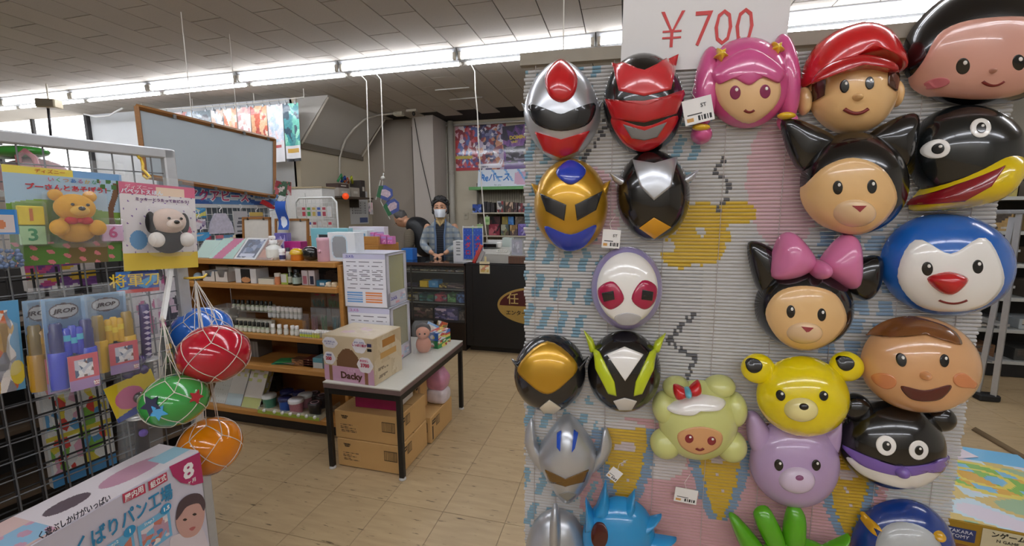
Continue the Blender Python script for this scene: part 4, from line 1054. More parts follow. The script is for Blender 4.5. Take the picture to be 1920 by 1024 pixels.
# --- top level
leaning('book_pack', 'mint green sleeve pack leaning at the shelf end', 'book pack', 364, 455, 400, 486, 2.17, T1+.003, lambda u, v: (176, 206, 194), 40)
leaning('book_pack', 'pink and mint picture book in a clear sleeve on the top shelf', 'book pack', 392, 451, 436, 486, 2.15, T1+.003, lambda u, v: (196, 72, 128) if abs(u-.35-.35*v) < .22 else (168, 204, 192), 44)
leaning('book_pack', 'navy picture book with white frame leaning on the top shelf', 'book pack', 438, 450, 478, 487, 2.15, T1+.003, layers('d8d8da', (.1, .08, .9, .94, patches(31, ('2a3a5a', '3a4a70', '56688c', '8a94b0', 'c8ccd8'), 30)), (.15, .14, .85, .26, 'c4c8dc')), 44)
leaning('book_pack', 'brown picture book in a sleeve beside the spray bottle', 'book pack', 480, 452, 510, 487, 2.15, T1+.003, layers('8a5a48', (.1, .1, .9, .5, 'b8785a'), (.15, .6, .85, .85, patches(13, ('4a3a36', '6a4a40', 'c8b4a4'), 14))), 42)
sb = bottle('translucent white spray bottle with trigger on the top shelf', 515, 488, 452, 22, 2.2, T1, 'dfe0da', 'e8e8e6', .18, .38, name='spray_bottle', lab='e9e9e0', n=18)
k = MB(); k.box((-.006, 0, .138), (.045, .016, .02), bev=.004); k.box((-.024, 0, .122), (.007, .01, .03), bev=.002); k.build('trigger', M('ecebe8', .4), sb)
bottle('small white bottle with navy label band beside the spray bottle', 530, 489, 467, 9, 2.17, T1, 'e4e2e6', 'f0f0f0', .3, .9, lab='3a3a6a')
bottle('slim white bottle with dark cap behind the yellow jar pack', 541, 488, 466, 7, 2.22, T1, 'e8e4dc', '3a3a44', .3, .8)
yj = thing('mixing_jar', 'yellow and orange lidded jar in a clear pack on the top shelf', 'jar', (onY(2.19, 558, 488)[0], 2.19, T1))
k = MB(); k.smooth = True; k.lathe([(.036, 0), (.04, .01), (.036, .038)], 18); k.build('jar_body', gloss('d6781a'), yj)
k = MB(); k.smooth = True; k.lathe([(.042, .038), (.044, .05), (.034, .066), (.015, .074)], 18); k.build('lid', gloss('e0b31c'), yj)
bc = thing('round_case', 'glossy black rounded case beside the pink flask', 'case', (onY(2.2, 584, 488)[0], 2.2, T1))
k = MB(); k.smooth = True; k.ball((0, 0, .044), (.056, .04, .044), 24, 14, fn=lambda p: Vector((math.copysign(abs(p.x)**.8, p.x), p.y, math.copysign(abs(p.z)**.8, p.z)))); k.build('case_body', gloss('0e0e11'), bc)
k = MB(); k.smooth = True; k.tube([(-.045, -.025, .062), (-.01, -.036, .068), (.03, -.032, .058)], .002, 6); k.build('zip', M('b8b8bc', .3, .8), bc)
pf = thing('pink_flask', 'pale pink cylindrical flask with round clasp on the top shelf', 'flask', (onY(2.18, 608, 490)[0], 2.18, T1))
k = MB(); k.smooth = True; k.lathe([(.034, 0), (.036, .004), (.036, .118), (.037, .12), (.037, .138), (.034, .142)], 24); k.build('flask_body', M('dcaebc', .35, coat=.3), pf)
k = MB(); k.smooth = True; k.cyl((0, -.034, .062), (0, -.044, .062), .01, 14); k.build('clasp', M('caa0ae', .4), pf)
w0 = carton('window_box', 'white carton with an oval blue rimmed window on the top shelf', 'box', 617, 436, 668, 491, 2.19, .09, lambda u, v: (196, 216, 228) if ((u-.42)/.3)**4+((v-.5)/.42)**4 < 1 and not ((u-.42)/.26)**4+((v-.5)/.38)**4 < 1 else ((148, 152, 156) if ((u-.42)/.26)**4+((v-.5)/.38)**4 < 1 else (220, 224, 228)), 'd5dade', T1, nx=40, ny=40)
carton('frame_box', 'teal bordered frame box standing behind the pink flask', 'box', 586, 428, 656, 488, 2.33, .05, lambda u, v: (120, 184, 196) if (v > .78 or u < .16) else ((44, 46, 50) if .22 < u < .5 else (190, 206, 208)), '8fbfc8', T1, nx=24, ny=20)
carton('magenta_box', 'magenta boxed set behind the yellow jar pack', 'box', 535, 453, 566, 487, 2.3, .06, lambda u, v: (176, 38, 126) if not (.5 < u < .8 and .4 < v < .6) else (226, 206, 220), 'a02a72', T1)
carton('violet_pack', 'violet pouch pack standing against the small whiteboard', 'pack', 518, 437, 541, 487, 2.34, .04, patches(4, ('6a62a8', '8a82c0', 'b0a8d8', '5a5298'), 14), '7a72b0', T1)
# --- goods on the rear shelf
T6 = 1.17
carton('blue_window_carton', 'white carton with two blue printed panels on the rear shelf', 'box', 652, 432, 690, 466, 2.86, .1, lambda u, v: (104, 152, 186) if (.1 < u < .44 or .56 < u < .9) and (.1 < v < .8) and int(v*10) % 4 else (206, 218, 226), 'cdd9df', T6, nx=24, ny=24)
for i in range(4):
    carton('pink_pouch_pack', 'small pink printed pack in the row on the rear shelf', 'pack', 692+i*11.5, 436+i*2.5, 702+i*11.5, 464, 2.9, .05, layers('c86aa8', (.05, .62, .95, .9, 'b08ac8'), (.1, .1, .9, .45, patches(i+3, ('d87ab4', 'e0a0cc', 'b05aa0', 'e8c8dc'), 12))), 'c87ab0', T6, group='pink packs on the rear shelf')
carton('lilac_rack_box', 'lilac and white long box behind the pink packs', 'box', 656, 425, 722, 462, 3.02, .06, lambda u, v: (206, 206, 216) if v > .7 else (176, 150, 196), 'd0ccd8', T6)
# --- second level
bl = thing('round_tin', 'pale blue round tin at the left end of the second level', 'tin', (onY(2.2, 372, 520)[0], 2.2, T2))
k = MB(); k.smooth = True; k.ball((0, 0, .026), (.03, .026, .026), 16, 10); k.build('tin_body', gloss('9fb8c4', .5), bl)
def tray(label, x0, x1, yb, yt, y, z, c='dcd8d2'):
    a, b = onY(y, x0, yb)[0], onY(y, x1, yb)[0]; w = b-a; h = onY(y, x0, yt)[2]-onY(y, x0, yb)[2]
    t = thing('card_tray', label, 'tray', ((a+b)/2, y, z)); m_ = M(c, .6)
    k = MB(); k.prism([(-w/2, 0), (w/2, 0), (w/2, h), (w*.3, h), (w*.18, h*.45), (-w*.18, h*.45), (-w*.3, h), (-w/2, h)], 0, .002); k.build('front_lip', m_, t)
    part('tray_body', m_, t, ((-w/2+.001, .05, h/2), (.002, .1, h)), ((w/2-.001, .05, h/2), (.002, .1, h)), ((0, .1, h*.65), (w, .002, h*1.3)), ((0, .05, .001), (w, .1, .002)))
    return t, w, h
t_, w_, h_ = tray('white card tray holding blue lids on the second level', 381, 404, 530, 511, 2.17, T2)
k = MB(); k.smooth = True; k.ball((0, .05, h_*.6), (w_*.35, .03, h_*.4), 14, 8); k.build('lid_pile', gloss('7f97ac', .4), t_)
t_, w_, h_ = tray('empty white card tray beside the tray of lids', 405, 428, 532, 513, 2.17, T2)
carton('egg_timer_box', 'white and black carton showing a peach coloured egg disc', 'box', 443, 504, 482, 536, 2.17, .1, lambda u, v: (206, 150, 104) if ((u-.5)/.22)**2+((v-.22)/.2)**2 < 1 else ((26, 26, 30) if .28 < u < .72 else (222, 222, 222)), 'd9dadc', T2, nx=30, ny=30)
carton('cream_low_box', 'low cream open box in front of the small wire rack', 'box', 485, 523, 514, 538, 2.16, .07, 'd9d2c0', 'cfc8b6', T2)
wr = thing('wire_rack', 'small pink white wire rack on the second level', 'rack', (onY(2.3, 496, 535)[0], 2.3, T2))
k = MB()
for i in range(4): k.tube([(-.03+.02*i, 0, 0), (-.03+.02*i, 0, .13)], .0014, 5)
for i in range(5): k.tube([(-.032, 0, .01+.028*i), (.032, 0, .01+.028*i)], .0014, 5)
k.tube([(-.03, 0, .001), (-.03, .05, .001), (.03, .05, .001), (.03, 0, .001)], .0014, 5); k.build('rack_wire', M('dcd3da', .4), wr)
bottle('peach tube of cream on the second level', 522, 536, 515, 9, 2.18, T2, 'd78a62', 'e6ded6', .3, .9, name='cream_tube')
carton('lime_box', 'slim white and lime box beside the peach tube', 'box', 528, 514, 541, 537, 2.18, .03, lambda u, v: (176, 200, 84) if u > .8 or v < .2 else (224, 226, 218), 'a8c05a', T2)
bottle('dark green bottle with cream label, slimmer of the two', 546, 537, 504, 10, 2.2, T2, '26321c', '8a8e80', .3, .5, lab='d2d6c2')
bottle('wide black green bottle with framed label on the second level', 558, 538, 508, 14, 2.18, T2, '16211a', '15181a', .22, .55, lab='9fb0a4')
for i, (x, c) in enumerate(((567, 'b06a78'), (580, '2c3048'))):
    carton('twin_box', ('pink', 'navy')[i]+' striped cosmetic box with white border on the second level', 'box', x, 507, x+11.5, 538, 2.19, .04, lambda u, v, k=hx(c): k if (.2 < u < .8 and .08 < v < .6) else (206, 196, 196), 'c8bcbc', T2)
carton('teal_tin', 'low teal tin with white label on the second level', 'tin', 594, 526, 614, 541, 2.17, .04, lambda u, v: (206, 216, 220) if .3 < u < .75 and .2 < v < .6 else (40, 108, 140), '2a6a88', T2)
for i, x in enumerate((617, 628, 639)):
    k = MB(); k.smooth = True; k.ball((0, 0, .015), (.017, .017, .015), 12, 8, fn=lambda p: Vector((math.copysign(abs(p.x)**.6, p.x), p.y, math.copysign(abs(p.z)**.6, p.z)))); k.box((0, -.004, .004), (.036, .02, .008))
    tag(k.build('soap_piece', M(('d9cfb8', 'd8c8a8', 'd09a52')[i], .5), None, (onY(2.18, x, 541)[0], 2.18, T2)), ('cream soap piece next to the teal tin', 'cream soap piece between two others on the second level', 'tan soap piece at the end of the second level')[i], 'soap')
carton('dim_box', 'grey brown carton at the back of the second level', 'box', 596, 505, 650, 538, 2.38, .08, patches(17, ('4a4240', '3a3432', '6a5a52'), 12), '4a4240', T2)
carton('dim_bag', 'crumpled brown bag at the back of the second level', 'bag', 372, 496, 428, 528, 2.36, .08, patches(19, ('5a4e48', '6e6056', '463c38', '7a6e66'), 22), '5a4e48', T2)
# --- third level
dr = thing('clear_drawer', 'clear plastic drawer box at the left of the third level', 'drawer box', (onY(2.2, 414, 625)[0], 2.2, T3))
k = MB(); k.box((0, .07, .07), (.17, .14, .14), bev=.006); k.build('drawer_shell', FILM('cfd8da', .35, .1), dr)
k = MB(); rd = random.Random(5)
for i in range(8): k.box((rd.uniform(-.06, .06), .06, .02+.012*i), (.05, .05, .01), rz=rd.random())
k.build('paper_lot', M('c9c9c4', .6), dr)
ar = thing('acrylic_riser', 'clear acrylic step riser carrying the upper row of black capped bottles', 'riser', (onY(2.2, 472, 626)[0], 2.27, T3))
wA = onY(2.2, 512, 600)[0]-onY(2.2, 436, 600)[0]
part('riser_sheet', FILM('dfe6e4', .3, .06), ar, ((0, .06, .108), (wA, .13, .004)), ((-wA/2, .06, .055), (.004, .13, .11)), ((wA/2, .06, .055), (.004, .13, .11)))
G3 = 'black capped bottles on the third level'
for i in range(9): bottle('tiny pale bottle with black cap on the acrylic riser', 441+i*8.3+(2 if i > 2 else 0), 592+i*.5, 574+i*.4, 6.6, 2.29, T3+.11, 'b9c2a8', '15170f', .4, .55, G3+' riser', lab='dfe0d4', n=10, cap_r=.75)
for i in range(9): bottle('tiny pale bottle with black cap in front of the acrylic riser', 437+i*8.2, 620+i*.9, 601+i*.9, 6.6, 2.17, T3, 'b4bea2', '15170f', .4, .55, G3+' front', lab='dfe0d4', n=10, cap_r=.75)
carton('cream_carton', 'cream sample carton behind the riser bottles', 'box', 443, 570, 466, 592, 2.36, .03, 'cfcaa8', 'c0ba98', T3+.11); carton('cream_carton', 'second cream sample carton behind the riser bottles', 'box', 472, 571, 512, 594, 2.36, .03, lambda u, v: (206, 204, 176) if int(u*4) % 2 else (190, 188, 150), 'c0ba98', T3+.11)
carton('cream_carton', 'white card carton behind the front black capped bottles', 'box', 444, 598, 478, 618, 2.215, .03, 'c9c6b4', 'b8b4a2', T3); carton('cream_carton', 'row of white card sleeves under the acrylic riser', 'box', 480, 601, 511, 622, 2.215, .03, lambda u, v: (216, 216, 206) if int(u*6) % 2 else (186, 186, 174), 'b8b4a2', T3)
G4 = 'white capped jars on the third level'
rb = thing('wooden_step', 'small wooden step under the upper row of white capped bottles', 'riser', (onY(2.26, 540, 610)[0], 2.27, T3)); part('step_block', WOOD, rb, ((0, .03, .035), (.27, .07, .07)), bev=.002)
for i in range(8): bottle('white capped bottle standing on the wooden step', 509+i*8, 611+i*.7, 590+i*.7, 7, 2.29, T3+.071, 'd2d4cc', 'eceae6', .35, .9, G4+' step', n=10, lab='e2e4e2')
for i in range(5): bottle('white capped bottle in front of the wooden step', 513+i*12.2-(4 if i > 3 else 0), 628+i, 610+i, 7.5, 2.17, T3, 'c9cabd', 'eceae6', .3, .7, G4+' front', n=10, lab='dfe1dc')
for i in range(8): bottle('small pastel vial with white lid and lime band, nearer row', 565+i*4.6, 634+i*.5, 620+i*.5, 4.2, 2.15, T3, 'b8c4c8' if i < 5 else 'c9c48a', 'eceae6', .3, .95, G4+' vials', n=8, lab='c6d24a')
for i in range(8): bottle('small white vial at the right of the third level', 596+i*5, 636+i*.3, 622+i*.3, 4.4, 2.17, T3, 'ccc6b8', 'eceae6', .35, .95, G4+' right vials', n=8)
for i, (x, c, nm) in enumerate(((566, '7a5a4a', 'brown'), (582, 'a06a72', 'pink'), (600, '5a8a5a', 'green'), (622, '4a8a92', 'teal'))):
    t = thing('stick_bundle', nm+' incense sticks in a clear sleeve on the third level', 'stick pack', (onY(2.26, x+8, 622)[0], 2.26, T3))
    k = MB(); rd = random.Random(i)
    for j in range(14): k.tube([((j-7)*.0028, rd.uniform(0, .01), .012), ((j-7)*.0032+rd.uniform(-.003, .003), rd.uniform(0, .012), .105+rd.uniform(-.01, .008))], .0012, 4)
    k.build('sticks', M(c, .7), t); blister(t, .05, .118, .014, .003, y=.012, name='sleeve')
for i, (x, c, nm) in enumerate(((586, '2e6a5e', 'dark green'), (616, '3f7a42', 'leaf green'))):
    t = thing('herb_pack', nm+' brush bristles in a clear hanging pack above the incense sticks', 'stick pack', (onY(2.4, x+12, 590)[0], 2.4, T3+.13))
    k = MB(); rd = random.Random(i+9)
    for j in range(22): k.tube([((j-11)*.004, rd.uniform(0, .012), .004), ((j-11)*.0042, rd.uniform(0, .012), .05+rd.uniform(-.01, .014))], .0016, 4)
    k.build('bristle', M(c, .8), t); blister(t, .11, .115, .02, .004, y=.014, name='sleeve')
    k = MB(); k.smooth = True; k.prism([(.02*math.cos(a*.63), .09+.006*math.sin(a*.63)) for a in range(10)], -.008, -.0075); k.build('oval_label', M('a83a3e', .5), t)
    part('stand', FILM('dfe6e4', .3, .06), t, ((0, .02, -.066), (.12, .05, .128)))
# --- fourth level
carton('grey_file_box', 'grey slatted file box at the left of the fourth level', 'box', 462, 640, 486, 678, 2.26, .12, lambda u, v: (126, 124, 122) if int(u*8) % 2 else (104, 102, 100), '6a6866', T4)
for i, (dx, c, rz) in enumerate(((0, '2a8a66', .25), (.02, '1f7a6a', .1), (.05, '9a8a80', -.1), (.03, '3a9a5e', .35))):
    k = MB(); k.box((0, 0, .002), (.13, .085, .003), rz=rz); tag(k.build('paper_envelope', M(c, .55), None, (onY(2.2, 530, 690)[0]+dx, 2.22, T4+.001+.005*i)), ('green paper envelope at the bottom of the loose pile', 'teal green paper envelope in the loose pile', 'grey paper envelope in the loose pile', 'green paper envelope on top of the loose pile')[i], 'envelope')
carton('brown_pouch', 'brown wrapped pouch beside the green envelopes', 'pack', 548, 674, 570, 693, 2.19, .06, patches(21, ('6a4a36', '8a6242', '4a3226', 'a87a52'), 16), '6a4a36', T4)
for i in range(4): carton('brown_slim_box', 'flat reddish brown box in the small stack on the fourth level', 'box', 569, 690-i*5.2, 590, 695-i*5.2, 2.19, .09, lambda u, v: (200, 180, 170) if .42 < u < .52 else (96, 48, 38), '6a3428', T4+.014*i, group='brown boxes stacked on the fourth level', nx=10, ny=4)
carton('teal_white_box', 'white and sky blue box at the right of the fourth level', 'box', 588, 672, 606, 698, 2.18, .08, lambda u, v: (206, 216, 220) if v < .55 else (96, 170, 190), '8ab8c8', T4)
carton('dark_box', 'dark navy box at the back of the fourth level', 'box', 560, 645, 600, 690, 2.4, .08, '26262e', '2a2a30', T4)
# --- bottom level
def bagp(label, px0, px1, yb, yt, y, fn):
    return leaning('pouch_bag', label, 'pouch', px0, yt, px1, yb, y, T5+.003, fn, 26, nx=20, ny=26, coat=.6)
bagp('grey white herb pouch, first of the row on the bottom level', 396, 424, 772, 716, 2.17, lambda u, v: (190, 192, 184) if math.sin(u*40)*math.sin(v*30) < .8 else (160, 164, 150))
bagp('white pouch with pale blue foot and yellow sprigs', 424, 452, 776, 718, 2.165, lambda u, v: (164, 186, 192) if v < .3 else ((196, 190, 96) if (v > .75 and math.sin(u*14)*math.sin(v*22) > .2) else (206, 204, 196)))
bagp('white pouch with lime foot and yellow leaves', 454, 486, 780, 722, 2.16, lambda u, v: (180, 186, 70) if (v < .26 or (v > .68 and math.sin(u*11+1)*math.sin(v*20) > .1)) else (214, 208, 198))
bagp('yellow leaf pouch tucked behind the lime footed pouch', 480, 500, 776, 722, 2.26, lambda u, v: (188, 176, 60) if math.sin(u*15)*math.sin(v*17) > -.1 else (206, 202, 184))
def cup(label, px, yb, yt, wpx, y, body, lid, ln=None):
    p = onY(y, px, yb); r = (onY(y, px+wpx, yb)[0]-p[0])/2; h = (onY(y, px, yt)[2]-p[2])
    t = thing('cream_cup', label, 'cup', (p[0], y, T5))
    k = MB(); k.smooth = True; k.lathe([(r*.8, 0), (r*.92, h*.8)], 18); k.build('cup_body', M(body, .4, vary=.25, scale=160, coat=.3), t)
    k = MB(); k.smooth = True; k.lathe([(r, h*.78), (r, h*.95), (r*.93, h), (0, h)], 20); k.build('lid', M(lid, .35, coat=.3), t)
    if ln: k = MB(); k.smooth = True; k.lathe([(r*.5, h+.0008), (r*.62, h+.0012)], 18, caps=False); k.build('lid_ring', M(ln, .4), t)
cup('green printed cup with white lid on the bottom level', 507, 768, 746, 21, 2.22, '4a8a72', 'd9dedb')
cup('pale cup with navy lid at the back of the bottom level', 540, 762, 742, 20, 2.32, 'b9a8b4', '1c2252')
cup('navy lidded cup behind the pink cup', 562, 760, 742, 18, 2.34, '3a3a6a', '1c2252')
cup('blue cup with navy lid in front on the bottom level', 537, 777, 753, 20, 2.2, '2a58b0', '1c2252')
cup('pink cup with white lid in front on the bottom level', 557, 779, 754, 23, 2.19, 'b97a88', 'd6d4d6')
cup('rose cup with white lid behind the front pink cup', 574, 769, 746, 22, 2.28, 'a87884', 'cdd2d2')
cup('black cup with ringed pink lid at the right of the bottom level', 592, 782, 757, 21, 2.18, '17151a', '2a2226', 'c9a8b0')
cup('dark cup with ringed lid behind the black cup', 590, 766, 746, 20, 2.33, '2a2024', '2a2226', 'c9a8b0')
cup('dark cup with ringed lid at the end of the bottom level', 606, 770, 748, 20, 2.3, '2a2024', '2a2226', 'c9a8b0')
at_ = thing('acrylic_tray', 'clear acrylic tray with lime strip along the bottom level', 'tray', (onY(2.11, 538, 780)[0], 2.12, T5+.001))
wT = onY(2.11, 596, 780)[0]-onY(2.11, 482, 780)[0]
part('tray_sheet', FILM('e2ead6', .22, .05), at_, ((0, .1, .002), (wT, .2, .003)), ((0, 0, .02), (wT, .003, .04)), ((wT/2, .1, .02), (.003, .2, .04)), ((-wT/2, .1, .02), (.003, .2, .04)))
part('lime_strip', M('a9c24c', .5, alpha=.8), at_, ((0, -.003, .012), (wT, .002, .022)))
for i in range(7):
    k = MB(); k.smooth = True; k.cyl((0, 0, 0), (0, -.006, .002), .011, 14); k.build('sticker_disc', M('e2e2dc', .5), at_, (-wT/2+.055+i*(wT-.085)/6.3+(.02 if i else 0), -.0035, .024))
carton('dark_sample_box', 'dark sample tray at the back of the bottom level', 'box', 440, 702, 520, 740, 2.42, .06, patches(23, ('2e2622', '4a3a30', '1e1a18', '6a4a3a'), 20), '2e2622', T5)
# ================================================================ low white table with boxes
TX0, TX1, TY0, TY1, TZ = -1.545, -1.083, 1.862, 2.745, .505
tb = thing('display_table', 'low white topped table on black square legs in the aisle', 'table', ((TX0+TX1)/2, (TY0+TY1)/2, 0))
tw, td = TX1-TX0, TY1-TY0
part('tabletop', M('c9c7bd', .35, vary=.03), tb, ((0, 0, TZ-.002), (tw, td, .006)))
part('top_edge', M('6e5a58', .5), tb, ((0, 0, TZ-.019), (tw, td, .028)), bev=.002)
for sx in (-1, 1):
    for sy in (-1, 1):
        o = part('leg', M('151413', .45), tb, ((sx*(tw/2-.016), sy*(td/2-.016), (TZ-.034)/2+.006), (.028, .028, TZ-.046)), bev=.003)
        k = MB(); k.smooth = True; k.lathe([(.018, 0), (.02, .004), (.015, .012)], 12, c=(sx*(tw/2-.016), sy*(td/2-.016), .0)); k.build('foot_cap', M('c9c9c6', .5), o)
for sy in (-1, 1): part('rail', M('151413', .45), tb, ((0, sy*(td/2-.016), TZ-.05), (tw-.06, .024, .03)))
for sx in (-1, 1): part('rail', M('151413', .45), tb, ((sx*(tw/2-.016), 0, TZ-.05), (.024, td-.06, .03)))
# --- beige plush toy carton with DACKY lettering, seated on the near end
a, b = onY(1.88, 605, 700), onY(1.88, 704, 722)
dw = onY(1.88, 703, 700)[0]-a[0]; dh = onY(1.88, 650, 632)[2]-TZ; dd = .26
dk = thing('plush_toy_carton', 'beige carton with brown dome print and pink band at the near end of the table', 'toy box', (a[0]+dw/2, 1.885, TZ), R(-3))
part('box_body', M('cdbb9a', .45, vary=.05), dk, ((0, dd/2, dh/2), (dw, dd, dh)), bev=.002)
def dk_ink(u, v):
    if v < .33: return (204, 160, 186) if not (.1 < u < .17 or .82 < u < .89) else (140, 100, 66)
    if ((u-.5)/.24)**2+((v-.33)/.42)**2 < 1: return (122, 88, 62)
    return (206, 188, 156)
canvas('printed_front', dw*.98, dh*.98, 60, 44, dk_ink, dk, (0, -.0012, dh*.01), coat=.3)
canvas('printed_side', dd*.98, dh*.98, 34, 30, layers(patches(12, ('cdbb9a', 'cdbb9a', 'c4b190', 'd2c2a4'), 20, 6), (.3, .75, .75, .9, 'b07a3a'), (.08, .1, .6, .4, textlines('cdbb9a', '8a7860', 7, 3)), (.2, .5, .8, .62, 'c69a58')), dk, (dw/2+.0012, dd/2, dh*.01), rot=(0, 0, R(90)), coat=.3)
canvas('printed_lid', dw*.98, dd*.98, 34, 24, layers('d4c6aa', (.2, .2, .8, .7, patches(15, ('d4c6aa', 'd8cbb4', 'cfc0a4', 'd6bcc0'), 22, 6))), dk, (0, .003, dh+.0012), rot=(R(-90), 0, 0), coat=.5)
def bub(x, z, rx, rz, c='e6e4e8', y=-.002):
    k = MB(); k.prism([(x+rx*math.cos(i*.314)*(1+.06*math.cos(i*1.9)), z+rz*math.sin(i*.314)*(1+.06*math.cos(i*1.9))) for i in range(20)], y, y+.0006); k.build('speech_bubble', M(c, .45), dk)
bub(-dw*.34, dh*.84, dw*.15, dh*.12); bub(dw*.24, dh*.83, dw*.14, dh*.16); bub(-dw*.37, dh*.5, dw*.12, dh*.14); bub(dw*.33, dh*.43, dw*.15, dh*.17)
text('Dacky', dh*.2, '5a3a2a', dk, (dw*.05, -.003, dh*.155), off=.0016, sx=1.05); text('うんち', dh*.07, 'e6c8d8', dk, (dw*.06, -.003, dh*.27))
text('しっぽと話が', dh*.06, 'b02a5a', dk, (dw*.24, -.004, dh*.84), off=.0004); text('はなしながら', dh*.04, '3a4a9a', dk, (dw*.24, -.004, dh*.9)); text('はじめました', dh*.045, '3a4a9a', dk, (-dw*.34, -.004, dh*.86)); text('ダッキーと', dh*.04, '3a4a9a', dk, (-dw*.34, -.004, dh*.81))
text('200', dh*.1, 'c02a4a', dk, (-dw*.38, -.004, dh*.49), off=.0008); text('発話語', dh*.045, '3a4a9a', dk, (-dw*.37, -.004, dh*.57)); text('3700', dh*.105, 'c02a4a', dk, (dw*.33, -.004, dh*.42), off=.0008); text('おはなし', dh*.055, 'c8507a', dk, (dw*.32, -.004, dh*.52), off=.0004)
part('maker_label', M('3a3a68', .4), dk, ((dw*.43, -.0025, dh*.86), (dw*.08, .001, dh*.07))); part('price_label', M('1f1e22', .4), dk, ((dw*.43, -.0025, dh*.76), (dw*.08, .001, dh*.06)))
# --- two tall doll cartons stacked behind it
bx0 = onY(2.16, 643, 500)[0]
bw, bd = onY(2.16, 722, 500)[0]-bx0, .25
z1 = TZ; h1 = onY(2.16, 690, 577)[2]-TZ; h2 = onY(2.16, 690, 476)[2]-(TZ+h1)
def doll_box(label, z, h, x, c1, glow):
    t = thing('doll_carton', label, 'toy box', (x+bw/2, 2.165, z), R(1.5), group='tall doll cartons stacked on the table')
    wbx = M('c9cad6', .4, vary=.02); k = MB()
    k.span((-bw/2, 0, 0), (bw/2, .006, h)); k.span((-bw/2, 0, 0), (bw/2, bd, .006)); k.span((-bw/2, 0, h-.006), (bw/2, bd, h)); k.span((-bw/2, 0, 0), (-bw/2+.006, bd, h)); k.span((-bw/2, bd-.006, 0), (bw/2, bd, h))
    k.span((bw/2-.004, 0, 0), (bw/2, .035, h)); k.span((bw/2-.004, bd-.03, 0), (bw/2, bd, h)); k.span((bw/2-.004, 0, 0), (bw/2, bd, h*.26)); k.span((bw/2-.004, 0, h*.95), (bw/2, bd, h))
    k.build('box_body', wbx, t)
    part('inner_card', M(glow, .6, vary=.1), t, ((-bw/2+.02, bd/2, h*.55), (.01, bd-.02, h*.8)), ((bw*.1, bd-.02, h*.55), (bw*.7, .008, h*.8)))
    part('window_film', FILM('e8e8d0', .25, .05), t, ((bw/2-.002, bd/2, h*.6), (.001, bd-.06, h*.68)))
    def ink(u, v):
        c = (226, 226, 234)
        if v > .9: c = mixc((214, 214, 224), (180, 180, 220), .5)
        for k0 in (.08, .38, .68):
            if k0 < u < k0+.24 and .34 < v < .86 and (v*26 % 1) < .28 and ((u*53+int(v*26)*.7) % 1) < .75: c = (120, 120, 130)
        if .06 < u < .42 and .06 < v < .28 and (v*24 % 1) < .6: c = (110, 160, 214)
        if .5 < u < .9 and .06 < v < .28 and (v*24 % 1) < .6: c = (226, 140, 84)
        return c
    canvas('printed_front', bw*.98, h*.98, 56, 64, ink, t, (0, -.0012, h*.01), coat=.2)
    text('ユメル', h*.06, c1, t, (-bw*.33, -.0022, h*.94), off=.0006) if h > .22 else text('ネルル', .018, c1, t, (-bw*.33, -.0022, h*.9), off=.0006)
    text('ユメル' if h > .22 else 'ネルル', .026, c1, t, (bw/2+.0012, bd*.3, h*.14), rot=(R(90), 0, R(90)), off=.0006)
    canvas('printed_side', bd*.6, h*.2, 20, 14, layers('ccccd8', (.5, .3, .95, .9, patches(3, ('a8c4da', 'e0d8e0', 'c8b4c8'), 10)), (.1, .1, .4, .3, 'd8a0a8')), t, (bw/2+.0008, bd*.62, h*.02), rot=(0, 0, R(90)))
    return t
doll_box('pale lilac doll carton with olive window, lower of the tall stack', z1, h1, bx0+.012, 'c07ab8', '7a7040')
doll_box('pale blue doll carton with lime window, top of the tall stack', z1+h1+.0005, h2, bx0, '5a5ab0', 'b8b23c')
# --- clear doll bag and small boxes at the far end
db = thing('doll_bag', 'clear pack with a brown haired baby doll beside the tall cartons', 'toy pack', (-1.24, 2.45, TZ), R(20))
k = MB(); k.smooth = True; k.ball((0, 0, .05), (.05, .04, .06), 14, 10); k.ball((0, -.01, .135), (.045, .042, .045), 16, 12); k.build('doll_body', M('c98a72', .5), db)
k = MB(); k.smooth = True; k.ball((0, .008, .15), (.05, .045, .042), 16, 10); k.build('doll_hair', M('2a1a16', .5), db)
k = MB(); k.smooth = True
for s in (-1, 1): k.ball((s*.016, -.05, .135), .006, 8, 6)
k.build('doll_eye', GK, db)
k = MB(); k.box((0, 0, .1), (.13, .11, .2), bev=.01); k.build('clear_pack', CLEAR, db)
def small_box(label, x, y, z, w, d, h, rz, c, seed, pal):
    t = thing('small_toy_box', label, 'toy box', (x, y, z), rz)
    part('box_body', M(c, .4), t, ((0, 0, h/2), (w, d, h)), bev=.001)
    canvas('printed_front', w*.96, h*.94, 20, 12, lambda u, v: hx(c) if math.hypot((u-.5)*2, (v-.45)*1.4) > .42 else patches(seed, pal, 8)(u, v), t, (0, -d/2-.001, h*.03))
    canvas('printed_side', d*.96, h*.94, 24, 12, patches(seed+1, pal, 18), t, (w/2+.001, 0, h*.03), rot=(0, 0, R(90)))
    canvas('printed_top', w*.96, d*.96, 14, 24, patches(seed+2, pal, 22), t, (0, -d*.48, h+.001), rot=(R(-90), 0, 0)); return t
gp = onZ(TZ, 800, 655)
small_box('green toy box under the blue one at the far end of the table', gp[0]+.045, gp[1]+.1, TZ, .088, .15, .052, R(-12), '2c7a48', 5, ('d8d6c8', 'b03a3a', '3a8a4a', 'd8c85a'))
small_box('blue toy box stacked on the green one at the far end of the table', gp[0]+.045, gp[1]+.1, TZ+.0535, .088, .15, .052, R(-10), '2f62a8', 8, ('d8dce0', 'c8504a', '4a7ac0', 'd8d06a'))
t = thing('card_game_pack', 'light blue picture pack leaning behind the blue and green boxes', 'toy pack', (gp[0]-.085, gp[1]+.17, TZ+.015), rot=(R(-25), R(28), R(20)))
